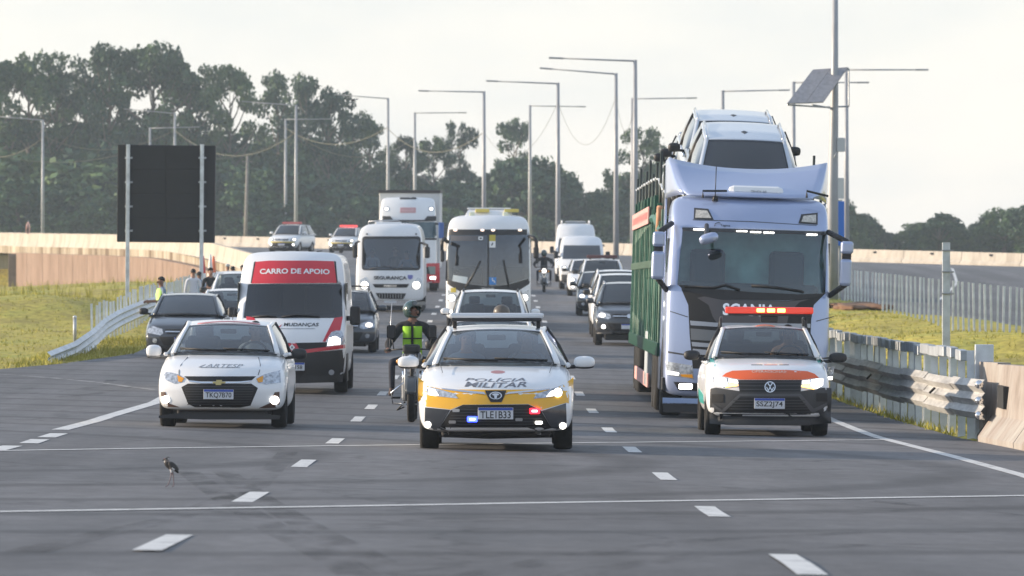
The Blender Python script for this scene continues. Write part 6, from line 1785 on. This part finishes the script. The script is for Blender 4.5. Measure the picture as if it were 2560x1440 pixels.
patch('sign_icon', ds, c.poly(rect(1340, 606, 1386, 641, 8), .2), WINK, bv, off=.026, depth=.004); patch('sign_icon', ds, c.poly(rect(1352, 616, 1376, 631, 4), .2), INK, bv, off=.03, depth=.003)
patch('yellow_sticker', rt, c.poly(rect(1450, 590, 1512, 652), .2), mat('sticker_yellow', (.52, .42, .05), .5), bv, off=.02, depth=.004)
w_ = patch('white_sticker', rt, c.poly(rect(1450, 652, 1512, 716), .2), WINK, bv, off=.02, depth=.004); patch('sticker_mark', w_, c.poly([(1468, 700), (1478, 668), (1490, 668), (1482, 690)], .2), INK, bv, off=.026, depth=.003)
w_ = patch('blue_sticker', rt, c.poly(rect(1450, 1012, 1520, 1086), .1), mat('access_blue', (.05, .25, .62), .5), bv, off=.02, depth=.004)
patch('sticker_mark', w_, c.poly([(1476, 1020), (1486, 1020), (1488, 1042), (1504, 1044), (1512, 1070), (1504, 1070), (1496, 1052), (1480, 1052)], .1), WINK, bv, off=.026, depth=.003, step=0)
patch('windscreen_card', rt, c.poly([(1090, 990), (1236, 1012), (1222, 1080), (1080, 1050)], .1), mat('card_white', (.5, .58, .62), .6), bv, off=.018, depth=.004)
x0, z0 = c(1375, 1133, Y0); x1, z1 = c(1500, 1117, Y0); text_patch('brand_lettering', rt, 'Marcopolo', x0, z0, x1, z1, CHROME, bv, off=.02, bold=.01, step=0)
wiper('wiper', rt, bv, c.poly([(1215, 1110), (1290, 990), (1362, 850)], .1), r=.03); wiper('wiper', rt, bv, c.poly([(1650, 1110), (1620, 980), (1592, 840)], .1), r=.03)
for a in (1075, 1805):
    sg = 1 if a > 1400 else -1
    hl = patch('headlight', rt, c.poly([(a - sg * 60, 1195), (a + sg * 40, 1140), (a + sg * 45, 1250), (a - sg * 50, 1262)], Y0), LAMP, bv, off=.008); patch('lamp_lens', hl, c.poly(circ(a, 1220, 32), Y0), LIT, bv, off=.02)
patch('fog_light', rt, c.poly(circ(1075, 1372, 24), Y0), LIT, bv, off=.02); patch('fog_light', rt, c.poly(circ(1805, 1372, 24), Y0), LIT, bv, off=.02)
patch('yellow_tag', rt, c.poly(rect(1065, 1120, 1118, 1165), Y0), M['sticker_yellow'], bv, off=.01)
rows = []
for y, z_ in ((1.8, 3.30), (2.0, 3.48), (2.4, 3.56), (4.2, 3.56), (4.4, 3.3)):
    rows.append([(u * (1.55 - .1 * (z_ > 3.5)) / 2 * 1.0, y, z_ if abs(u) < .95 else 3.25) for u in np.linspace(-1, 1, 13)])
ru = grid('roof_unit', rt, rows, WHITE, False)
for a, b2 in ((1310, 1450), (1600, 1745)):
    x0 = c(a, 0, 2.1)[0]; x1 = c(b2, 0, 2.1)[0]; box('unit_grille', ru, ((x0 + x1) / 2, 2.02, 3.515), (x1 - x0, .3, .10), mat('unit_yellow', (.62, .50, .12), .5), .02)
box('unit_cap', ru, (0, 3.2, 3.575), (1.3, 1.8, .04), WHITE, .01)
for s in (-1, 1): box('roof_vent', rt, (s * .5, 1.35, 3.40), (.16, .3, .14), mat('vent_pale', (.7, .72, .55), .5), .03)
for s, pts, (a, b2, a2, b3) in ((-1, [(1030, 660), (1000, 628), (978, 650), (978, 760)], (960, 735, 1002, 860)), (1, [(1850, 605), (1900, 622), (1920, 660), (1920, 720)], (1890, 705, 1946, 828))):
    (xa, za), (xb, zb_) = c(a, b2, -.2), c(a2, b3, -.2)
    m0 = box('side_mirror', rt, ((xa + xb) / 2, -.2, (za + zb_) / 2), (abs(xb - xa), .16, abs(za - zb_)), PLASTIC, .06)
    q = c.poly(pts, -.1); tube('mirror_arm', m0, [(q[0][0], .35, q[0][1])] + [(a_, -.15, b_) for a_, b_ in q[1:]], .06, PLASTIC, 7)
    for y in (2.6, 8.8): wheel(rt, s * 1.09, y, .50, .30, STEEL)
    for k in range(5): box('side_window', rt, (s * 1.252, 2.4 + k * 1.75, 2.25), (.02, 1.6, .95), DGLASS, .01)

# ---------- white lorry with red bumper behind the minibus
rt = place('box_lorry', 'tall white lorry with red lower front and box body, behind the minibus', 'truck', -4.32, 225, 0, .2)
T = Tr(rt); c = Crop(T, 860, 440, 4.)
body = boxy(rt, [(.35, .06, .97), (.5, .0, 1.), (1.0, 0, 1.), (1.5, .04, 1.), (2.1, .1, .99), (2.75, .28, .97), (3.2, .42, .95), (3.7, .75, .92), (3.85, 1.0, .86)], 2.4, 2.42, WHITE, .2)
bv = bvh_of(body); Y0 = .12
patch('sun_visor', rt, c.poly([(380, 402), (460, 402), (490, 440), (800, 440), (830, 402), (920, 402), (918, 450), (385, 462)], .3), PLASTIC, bv, off=.05)
patch('windshield', rt, c.poly([(385, 462), (918, 462), (922, 620), (380, 620)], .3), mat('lorry_glass', (.08, .13, .14), .08, coat=.6, noise=.4, nscale=1.5), bv, off=.006)
patch('lower_windscreen_trim', rt, c.poly(rect(380, 622, 925, 640), .2), PLASTIC, bv, off=.006)
patch('red_bumper', rt, c.poly([(372, 876), (955, 872), (958, 1068), (372, 1068)], Y0), REDP, bv, off=.006)
patch('lower_grille', rt, c.poly(rect(520, 910, 870, 980), Y0), GRILLE, bv, off=.012)
patch('grille_trim', rt, c.poly([(840, 905), (935, 905), (925, 985), (860, 985)], Y0), mat('grey_green_trim', (.25, .3, .27), .4), bv, off=.014)
for a in (415, 860): patch('headlight', rt, c.poly(rect(a, 1005, a + 60, 1035, 8), Y0), LIT, bv, off=.012)
for a in (422, 870):
    hl = patch('roof_lamp', rt, c.poly(circ(a, 330, 30, 26), .6), LAMP, bv, off=.01); patch('lamp_lens', hl, c.poly(circ(a, 330, 16, 14), .6), LIT, bv, off=.02)
sg = patch('pink_sign', rt, c.poly(rect(560, 316, 716, 370), .6), mat('sign_pink', (.62, .34, .34), .5), bv, off=.012)
x0, z0 = c(580, 356, .6); x1, z1 = c(700, 332, .6); text_patch('sign_lettering', sg, 'PRIVÊ', x0, z0, x1, z1, mat('pink_ink', (.7, .5, .5), .5), bv, off=.02, bold=.01, step=0)
patch('fairing_slot', rt, c.poly(rect(555, 216, 722, 234, 6), .9), PLASTIC, bv, off=.02)
m0 = box('side_mirror', rt, (c(970, 0)[0], .1, c(0, 540)[1]), (.22, .16, .66), mat('mirror_blue', (.05, .13, .38), .4), .04); tube('mirror_arm', m0, [(1.18, .5, 2.8), (c(970, 0)[0], .12, 2.75)], .04, PLASTIC, 6)
for s in (-1, 1):
    for y in (1.4, 6.5): wheel(rt, s * 1.06, y, .5, .32, STEEL)
(xa, za), (xb, _) = c(350, 148, 2.6), c(955, 148, 2.6)
bxx = box('cargo_box', rt, ((xa + xb) / 2, 6.4, (za + .9) / 2), (xb - xa, 7.6, za - .9), mat('box_white', (.66, .66, .65), .5, noise=.04, nscale=2), .03)
box('box_roof_edge', bxx, ((xa + xb) / 2, 6.4, za - .06), (xb - xa + .05, 7.7, .13), mat('edge_dark', (.04, .035, .035), .6), .01)
box('chassis', rt, (0, 5.5, .8), (1.0, 9, .3), PLASTIC)

# ---------- the remaining traffic
plain_car('white_hatchback', 'white car directly behind the police sedan, most of it hidden', 'car', -.33, 85.5, WHITE, 'hatch', seed=3, gl=GL)
plain_car('white_suv', 'white suv with black roof rails between the police sedan and the coach', 'car', -.50, 122, WHITE, 'suv', seed=1, gl=GL, rails=PLASTIC)
plain_car('black_sedan', 'black sedan with dark glass parked on the left shoulder beside the guardrail', 'car', -7.38, 122.5, DARKP, 'sedan', lights=False, seed=0, gl=DGLASS)
plain_car('white_parked_car', 'white car parked behind the black sedan on the left shoulder', 'car', -6.75, 129.5, WHITE, 'hatch', lights=False, seed=3, gl=GL)
plain_car('grey_van_car', 'silver pickup parked at the back of the left shoulder among the people', 'car', -8.45, 165, SILVER, 'hatch', lights=False, seed=1, gl=GL)
plain_car('white_estate_car', 'white car at the back of the left shoulder, partly hidden by the red support van', 'car', -7.55, 150, WHITE, 'suv', lights=False, seed=0, gl=GL)
plain_car('dark_hatchback', 'dark grey hatchback with roof rack between the support van and the minibus', 'car', -4.12, 131.5, DARKP, 'hatch', seed=2, rack=True, gl=GL)
plain_car('dark_suv', 'dark grey suv first in the right queue, beside the car carrier trailer', 'car', 3.10, 145, DARKP, 'suv', seed=1, gl=DGLASS, rails=ALLOY, low_dark=True)
plain_car('white_pickup', 'white pickup second in the right queue, behind the dark grey suv', 'pickup', 3.15, 154, WHITE, 'pickup', seed=3, gl=DGLASS)
plain_car('white_suv_queue', 'white suv in the right queue behind the white pickup', 'car', 3.35, 172, WHITE, 'suv', seed=3, lights=False, rails=ALLOY)
plain_car('black_suv', 'black small suv in the right queue, left of the white ones', 'car', 3.02, 184, BLACKP, 'hatch', seed=2, gl=DGLASS)
plain_car('white_beacon_car', 'white car with a dark beacon bar in the right queue, before the white vans', 'car', 3.40, 205, WHITE, 'suv', seed=3, lightbar=mat('dark_beacon', (.10, .03, .03), .4))
plain_car('white_small_car', 'white car in the right queue just in front of the white van', 'car', 3.10, 222, WHITE, 'hatch', seed=3)
POLB = mat('beacon_red', (.6, .05, .05), .3, emit=(1, .08, .08), es=.8)
def patrol(label, X, d, yaw, red):
    r_, bv_, K = plain_car('patrol_car', label, 'police car', X, d, WHITE, 'suv', seed=1, yaw=yaw, gl=DGLASS, lightbar=mat('beacon_faded', (.45, .10, .10), .4) if not red else POLB, low_dark=True, group='far patrol cars')
    patch('front_stripe', r_, [(-.75, .62), (.75, .62), (.75, .70), (-.75, .70)], mat('stripe_yellow', (.55, .42, .08), .4), bv_, off=.004)
patrol('far white patrol car on the curve, left one, above the support van', -13.4, 317, -14, False)
patrol('far white patrol car on the curve with bright red beacon, right one', -11.2, 356, -12, True)

def panel_van(label, X, d, W, H, rails_=False):
    r_ = place('panel_van', label, 'van', X, d, 0, .2)
    body = boxy(r_, [(.28, .06, .95), (.4, .0, .99), (.8, .0, 1.), (1.02, .08, 1.), (1.25, .35, .99), (1.35, .5, .98), (1.8, .85, .96), (2.15 if H > 2.4 else 1.98, 1.1, .93), (H - .1, 1.4, .88), (H, 1.7, .76)], 5.2, W, WHITE, .24)
    bv_ = bvh_of(body); h_ = W / 2
    wp_ = [(-h_ * .86, 1.33), (h_ * .86, 1.33), (h_ * .80, 2.0 if H > 2.4 else 1.92), (-h_ * .80, 2.0 if H > 2.4 else 1.92)]
    patch('windshield', r_, wp_, GLB, bv_, off=.004, depth=0); cut(body, wp_, 2.2, M['bus_lining'])
    for s in (-1, 1):
        hl = patch('headlight', r_, [(s * h_ * .55, .82), (s * h_ * .95, .80), (s * h_ * .95, 1.02), (s * h_ * .72, 1.04)], LAMP, bv_, off=.01); patch('lamp_lens', hl, circ(s * h_ * .78, .90, .09), LIT, bv_, off=.02)
        m0 = box('side_mirror', r_, (s * (h_ + .15), .9, 1.5), (.2, .14, .32), PLASTIC, .05); tube('mirror_arm', m0, [(s * h_ * .97, .95, 1.42), (s * (h_ + .15), .92, 1.42)], .04, PLASTIC, 5)
        for y in (1.0, 4.2): wheel(r_, s * (h_ - .12), y, .35, .22, STEEL)
        if rails_: tube('roof_rail', r_, [(s * h_ * .66, 1.7, H), (s * h_ * .66, 1.75, H + .14), (s * h_ * .66, 4.9, H + .14), (s * h_ * .66, 4.95, H)], .03, WHITE, 6)
    patch('grille', r_, [(-h_ * .5, .72), (h_ * .5, .72), (h_ * .5, .98), (-h_ * .5, .98)], GRILLE, bv_, off=.008)
    patch('bumper', r_, [(-h_ * .98, .30), (h_ * .98, .30), (h_ * .98, .66), (-h_ * .98, .66)], BUMPER, bv_, off=.006)
    plate(r_, bv_, 0, .5, '')
    box('underbody', r_, (0, 2.7, .35), (W * .75, 4.2, .2), PLASTIC)
    if rails_: box('roof_load', r_, (0, 3.2, H + .08), (W * .5, 1.6, .12), GREYP, .03)
    return r_
panel_van('white van with dark lower front near the end of the right queue', 3.04, 237, 1.95, 2.28)
panel_van('taller grey-white van with roof rails, last in the right queue', 2.98, 254, 1.95, 2.68, True)

# ------------------------------------------------------------------ motorcycles
MTANK = mat('bike_grey', (.05, .055, .06), .3, coat=.6)
def motorcycle(label, X, d, tank, lit=False):
    r_ = place('motorcycle', label, 'motorcycle', X, d, 0, 0)
    wheel(r_, 0, .32, .32, .11, PLASTIC2); wheel(r_, 0, 1.66, .31, .13, PLASTIC2)
    for s in (-1, 1):
        tube('fork', r_, [(s * .085, .32, .32), (s * .085, .52, .78), (s * .085, .60, .98)], .022, STEEL, 8)
        tube('shock', r_, [(s * .12, 1.62, .34), (s * .13, 1.42, .72)], .028, CHROME, 8)
        tube('handlebar', r_, [(0, .62, 1.02), (s * .14, .62, 1.06), (s * .36, .74, 1.04)], .014, PLASTIC, 6)
        tube('grip', r_, [(s * .30, .71, 1.043), (s * .40, .76, 1.037)], .02, RUBBER, 6)
        m0 = box('mirror', r_, (s * .30, .66, 1.31), (.13, .035, .20), PLASTIC, .03); tube('mirror_stem', m0, [(s * .26, .68, 1.05), (s * .29, .66, 1.24)], .009, PLASTIC, 5)
        lathe('turn_lamp', r_, [(0, -.05), (.03, -.04), (.035, 0), (0, .03)], (s * .19, .52, .88), 'y', AMBER, 10)
        box('foot_peg', r_, (s * .24, 1.0, .34), (.14, .04, .03), RUBBER, .008)
    grid('front_fender', r_, [[(x, .32 + .35 * math.cos(a), .32 + .35 * math.sin(a)) for x in (-.075, -.04, .0, .04, .075)] for a in np.linspace(R(20), R(165), 12)], MTANK, True, .01)
    lathe('headlight', r_, [(0, -.10), (.075, -.09), (.085, -.05), (.07, .05), (0, .08)], (0, .52, .90), 'y', LIT if lit else LAMP, 16)
    box('instrument_cowl', r_, (0, .56, 1.06), (.26, .12, .14), PLASTIC, .04)
    ell('fuel_tank', r_, (0, .98, .90), (.16, .27, .14), tank, 2, None, .8)
    box('seat', r_, (0, 1.45, .84), (.28, .62, .10), SEAT, .045)
    ell('tail', r_, (0, 1.75, .84), (.12, .22, .07), tank, 2)
    box('engine_block', r_, (0, 1.0, .46), (.30, .36, .34), STEEL, .05); box('cylinder', r_, (0, .84, .62), (.2, .2, .2), ALLOY, .03)
    tube('frame_tube', r_, [(0, .64, .92), (0, .76, .62), (0, .86, .3), (0, 1.3, .3), (0, 1.5, .75)], .028, PLASTIC, 6)
    tube('exhaust', r_, [(.10, .80, .52), (.13, .74, .34), (.14, 1.1, .26), (.17, 1.8, .40)], .035, CHROME, 8)
    tube('crash_bar', r_, [(-.08, .74, .60), (-.30, .72, .42), (-.28, .80, .26), (0, .86, .24), (.28, .80, .26), (.30, .72, .42), (.08, .74, .60)], .014, CHROME, 6)
    return r_
mb = motorcycle('motorcycle with chrome fork and square mirrors beside the police sedan', -1.47, 79.3, MTANK)
tube('wire_antenna', mb, [(-.33, .75, 1.04), (-.29, .76, 1.75)], .006, ALLOY, 4)
tube('side_stand', mb, [(-.10, .95, .28), (-.22, 1.0, .16), (-.12, 1.1, .20)], .012, PLASTIC, 5)
mw = Matrix.LocRotScale(mb.location, mb.rotation_euler, (1, 1, 1))
ru_, pz_, s_ = person('motorcyclist with visor helmet and hi-vis green vest, looking right beside the police sedan', mw @ Vector((0, 1.36, .93)), 0, 'ride', SHIRTK, JEANS, BOOT, SKIN2, h=1.72, look=R(48), helmet=True, sleeve=1.,
    arms={'l': ((-.36, -.16, .20), (-.36, -.44, .125)), 'r': ((.36, -.16, .20), (.36, -.44, .125))},
    knees={'l': ((-.30, -.40, -.06), (-.30, -.30, -.47), (-.32, -.44, -.55)), 'r': ((.30, -.40, -.06), (.30, -.30, -.47), (.32, -.44, -.55))})
HELM = mat('helmet_dark', (.02, .05, .045), .2, coat=1.); VISOR = mat('visor_clear', (.30, .33, .36), .06, coat=1., spec=.8)
rz_ = Matrix.Rotation(R(48), 3, 'Z')
bm = bmesh.new(); bmesh.ops.create_icosphere(bm, subdivisions=4, radius=1)
bmesh.ops.delete(bm, geom=[v for v in bm.verts if (v.co.y < -.45 and -.62 < v.co.z < .30) or v.co.z < -.86], context='VERTS')
for v in bm.verts: v.co = rz_ @ Vector((v.co.x * .132, v.co.y * .155, 0)) + Vector((0, 0, .70 + v.co.z * .145))
bmesh.ops.solidify(bm, geom=bm.faces[:], thickness=.012)
hm_ = from_bm('helmet', bm, ru_, HELM, True)
bm = bmesh.new(); rows = [[bm.verts.new(rz_ @ Vector((math.sin(a) * .145, -.075 - math.cos(a) * (.12 + q * .05), 0)) + Vector((0, 0, .765 + q * .085 - q * q * .02))) for a in np.linspace(-1.25, 1.25, 13)] for q in (0, .33, .66, 1.)]
for a, b2 in zip(rows, rows[1:]):
    for i in range(12): bm.faces.new((a[i], a[i + 1], b2[i + 1], b2[i]))
bmesh.ops.solidify(bm, geom=bm.faces[:], thickness=.006); from_bm('visor', bm, hm_, VISOR, True)
for sx in (-1, 1):
    rows = [[(sx * (.018 + .125 * q), -.150 - .02 * q * 0 - .012 * (1 - abs(q - .3)) + .05 * q * q, z_) for q in (0, .33, .66, 1)] for z_ in (-.02, .10, .22, .34, .46)]
    for v in rows[-1]: pass
    grid('vest_panel', ru_, rows, HIVIS, True, .012)
for z_ in (.28,): box('vest_strap', ru_, (0, -.170, z_), (.28, .012, .02), SHIRTK)
box('vest_zip', ru_, (0, -.167, .22), (.022, .012, .44), SHIRTK)
mb2 = motorcycle('distant motorcycle with lit headlamp right of the coach', 1.35, 229, mat('dark_red_paint', (.12, .01, .02), .3), True)
mw = Matrix.LocRotScale(mb2.location, mb2.rotation_euler, (1, 1, 1))
r2_, _, _ = person('distant motorcyclist in dark clothes and helmet right of the coach', mw @ Vector((0, 1.36, .93)), 0, 'ride', SHIRTK, JEANS, BOOT, SKIN2, h=1.76, helmet=True, sleeve=1., sub=1, fingers=False,
    arms={'l': ((-.42, -.12, .24), (-.36, -.44, .125)), 'r': ((.42, -.12, .24), (.36, -.44, .125))})
ell('helmet', r2_, (0, 0, .70), (.135, .155, .15), HELM, 2)

# ------------------------------------------------------------------ people at the roadside and in the vehicles
def stand(label, px, d, py_top, **kw):
    q = P(px, py_top, d); z0 = zr(q.x, d) if inside(q.x, d) else terrain(q.x, d)
    h_ = max(1.55, min(1.9, q.z - z0))
    return person(label, (q.x, d, q.z - h_), kw.pop('rot', 0), 'stand', h=h_, **kw)
stand('man in a hi-vis yellow green vest looking down, behind the black sedan', 403, 136, 694, rot=R(-65), shirt=SHIRTB, skin=SKIN2, vest=HIVISP, arms={'l': ((-.24, -.02, 1.14), (-.16, -.28, 1.12)), 'r': ((.24, -.02, 1.14), (.14, -.28, 1.12))})
stand('man in a white shirt seen from behind at the left guardrail', 483, 160, 674, rot=R(190), shirt=SHIRTW, skin=SKIN, sleeve=.95)
stand('dark haired person just right of the white shirted man, mostly hidden', 498, 166, 681, rot=R(150), shirt=SHIRTB, skin=SKIN2)
stand('bearded man in a black t-shirt with folded arms, right of the white shirted man', 526, 157, 671, rot=R(20), shirt=SHIRTK, skin=SKIN, arms={'l': ((-.26, -.06, 1.16), (-.04, -.20, 1.16)), 'r': ((.26, -.06, 1.16), (.06, -.22, 1.12))})
stand('person with dark hair and dark top behind the silver parked car', 582, 176, 667, rot=R(170), shirt=mat('navy_cloth', (.02, .03, .06), .9), skin=SKIN2)
stand('person in a pale shirt beside the edge of the red support van', 607, 171, 664, rot=R(30), shirt=SHIRTW, skin=SKIN2)
stand('person in a pale cap behind the silver parked car, left one', 569, 182, 662, rot=R(150), shirt=mat('pale_cloth', (.4, .42, .42), .9), hat=mat('pale_cap', (.5, .52, .5), .9))
def find(n): return [o for o in COL.objects if o.name == n][0]
seated('driver in the white sedan behind amber turn lamps', find('white_sedan'), .36, 2.25, .62, SHIRTW, SKIN)
seated('police driver in the leading police sedan', find('police_sedan'), .36, 2.45, .60, SHIRTB, SKIN2)
seated('police passenger in the leading police sedan', find('police_sedan'), -.36, 2.50, .60, SHIRTB, SKIN, False)
seated('driver in a pale orange shirt in the white and orange pickup', find('pickup_truck'), .36, 2.02, .72, mat('peach_cloth', (.5, .28, .18), .9), SKIN)
seated('driver of the security minibus', MINI, .55, 1.45, 1.25, SHIRTB, SKIN); seated('standing helper seat passenger at the left of the security minibus window', MINI, -.62, 1.75, 1.30, SHIRTW, SKIN, False)
seated('middle passenger behind the security minibus window', MINI, .15, 2.0, 1.35, mat('olive_cloth', (.1, .09, .06), .9), SKIN, False)
seated('coach driver in a pale shirt at the lower left of the windscreen', BUS, -.95, 1.35, .95, SHIRTW, SKIN)

# striped channelisers
for k, (px, py0, py1, d) in enumerate(((508, 640, 700, 196), (526, 636, 700, 199), (534, 640, 702, 200))):
    q = P(px, 700, d); z0 = terrain(q.x, d) if not inside(q.x, d) else zr(q.x, d)
    H_ = P(px, py0, d).z - z0
    o = thing('road_cone', ('leftmost slim red cone beyond the white shirted man', 'white slim cone between two red ones beyond the black shirted man', 'rightmost slim orange cone beyond the black shirted man')[k], 'cone', (q.x, d, z0), group='slim cones by the left guardrail')
    lathe('cone_body', o, [(.17, .04), (.12, H_ * .4), (.07, H_ * .82), (.03, H_), (0, H_)], (0, 0, 0), 'z', (mat('cone_red', (.55, .05, .05), .5), mat('cone_white', (.72, .70, .68), .5), mat('cone_orange', (.72, .16, .06), .5))[k], 14)
    lathe('cone_band', o, [(.125, H_ * .42), (.095, H_ * .62)], (0, 0, 0), 'z', (M['cone_red'], mat('cone_white', (.72, .7, .68)), M['cone_red'])[k] if k == 1 else mat('cone_white', (.7, .7, .7)), 14)
    box('cone_base', o, (0, 0, .02), (.4, .4, .05), RUBBER, .01)

# drone
q = P(883, 250, 150)
dr = thing('drone', 'small dark quadcopter drone hovering in the sky near the left lamps', 'drone', q)
ell('drone_body', dr, (0, 0, 0), (.05, .07, .03), INK)
for sx in (-1, 1):
    for sy in (-1, 1):
        a = tube('drone_arm', dr, [(0, 0, 0), (sx * .11, sy * .09, .015)], .007, INK, 5)
        lathe('rotor_motor', a, [(.012, 0), (.012, .02), (0, .022)], (sx * .11, sy * .09, .012), 'z', INK, 8)
        box('rotor_blade', a, (sx * .11, sy * .09, .036), (.11, .012, .003), INK)
    tube('drone_leg', dr, [(sx * .03, 0, -.02), (sx * .045, 0, -.06)], .005, INK, 4)

# ------------------------------------------------------------------ lapwing on the asphalt
bx, bd_ = at(430, 1217)
s_ = F / bd_
C = {}
def bp(px, py, y=0.): return ((px - 430) / s_, y, (1217 - py) / s_)
C['belly'] = (bp(423, 1165), (.036, .040), None)
C['breast'] = (bp(417, 1160), .036, 'belly'); C['neckb'] = (bp(415.5, 1152), .021, 'breast'); C['head'] = (bp(414, 1149), .0175, 'neckb'); C['bill'] = (bp(409.5, 1150.5), .006, 'head'); C['billtip'] = (bp(405.5, 1152), .0025, 'bill')
C['rump'] = (bp(433, 1168), .031, 'belly'); C['tail'] = (bp(440, 1176), .018, 'rump'); C['tailtip'] = (bp(446, 1184), .006, 'tail')
for q, (k1, an, ft, dy) in {'a': ((428.5, 1186), (425.5, 1201), (419, 1216), -.018), 'b': ((432.5, 1190), (433.5, 1203), (435, 1214), .018)}.items():
    C['thigh' + q] = (bp(429, 1176, dy), .011, 'belly'); C['hock' + q] = (bp(*k1, dy), .0055, 'thigh' + q); C['shin' + q] = (bp(*an, dy), .0042, 'hock' + q); C['foot' + q] = ((bp(ft[0], 1216.2, dy)), .0042, 'shin' + q)
    C['toe1' + q] = (bp(ft[0] - 5, 1216.6, dy - .02), .0035, 'foot' + q); C['toe2' + q] = (bp(ft[0] - 6, 1216.6, dy + .015), .0035, 'foot' + q)
me = skin_mesh(C, sub=2)
BM_ = [mat('plumage_black', (.012, .012, .013), .7), mat('plumage_brown', (.16, .13, .11), .8), mat('plumage_white', (.62, .62, .62), .8), mat('leg_grey', (.16, .12, .13), .7)]
for m_ in BM_: me.materials.append(m_)
for pl in me.polygons:
    x, y, z_ = pl.center; px, py = 430 + x * s_, 1217 - z_ * s_
    if py > 1182 and px < 440: i = 3
    elif py > 1174 and 425 < px < 433: i = 2
    elif px < 412.2 and 1153 < py < 1156.5: i = 2
    elif px < 424 and py > 1157: i = 0
    elif py < 1157: i = 0 if (py < 1149 or px < 414) else 1
    elif px > 436: i = 0
    else: i = 1
    pl.material_index = i
br = thing('lapwing', 'small long-legged lapwing with black breast standing on the near asphalt', 'bird', (bx, bd_, zr(bx, bd_) + .004))
link('body', me, br)
tube('crest', br, [bp(416, 1146), bp(420, 1144), bp(425, 1145)], [.004, .003, .001], BM_[0], 5)
for dy in (-1, 1):
    bm = bmesh.new(); bmesh.ops.create_icosphere(bm, subdivisions=3, radius=1)
    for v in bm.verts: v.co = Vector((v.co.x * .052, v.co.y * .009, v.co.z * .022 * (1 - .3 * v.co.x)))
    bmesh.ops.rotate(bm, verts=bm.verts, cent=(0, 0, 0), matrix=Matrix.Rotation(R(38), 3, 'Y')); bmesh.ops.translate(bm, vec=Vector(bp(434, 1167)) + Vector((0, dy * .030, 0)), verts=bm.verts)
    wg = from_bm('wing', bm, br, mat('wing_dark', (.05, .045, .04), .7), True)
    bm = bmesh.new(); add_box(bm, Vector(bp(434, 1173)) + Vector((0, dy * .037, 0)), (.030, .005, .010), Matrix.Rotation(R(40), 3, 'Y'), .003); from_bm('wing_bar', bm, wg, BM_[2])
    ell('eye', br, Vector(bp(411.5, 1148)) + Vector((0, dy * .0165, 0)), (.003, .002, .003), mat('eye_red', (.4, .03, .03), .3), 1)

# wiper blades on the three leading vehicles
for nm, y0, x0, x1 in (('police_sedan', 1.25, .74, .70), ('white_sedan', 1.15, .73, .68), ('pickup_truck', 1.08, .73, .70)):
    o = find(nm); w = [c_ for c_ in o.children if c_.name.startswith('windshield') and 'seal' not in c_.name][0]
    wv_ = bvh_of(w); zs = [v.co.z for v in w.data.vertices]; z0 = min(zs)
    for a, b in ((-.62, .02), (-.02, .60)):
        wiper('wiper', o, wv_, [(a, z0 + .07), ((a + b) / 2, z0 + .055), (b, z0 + .045)], r=.010)
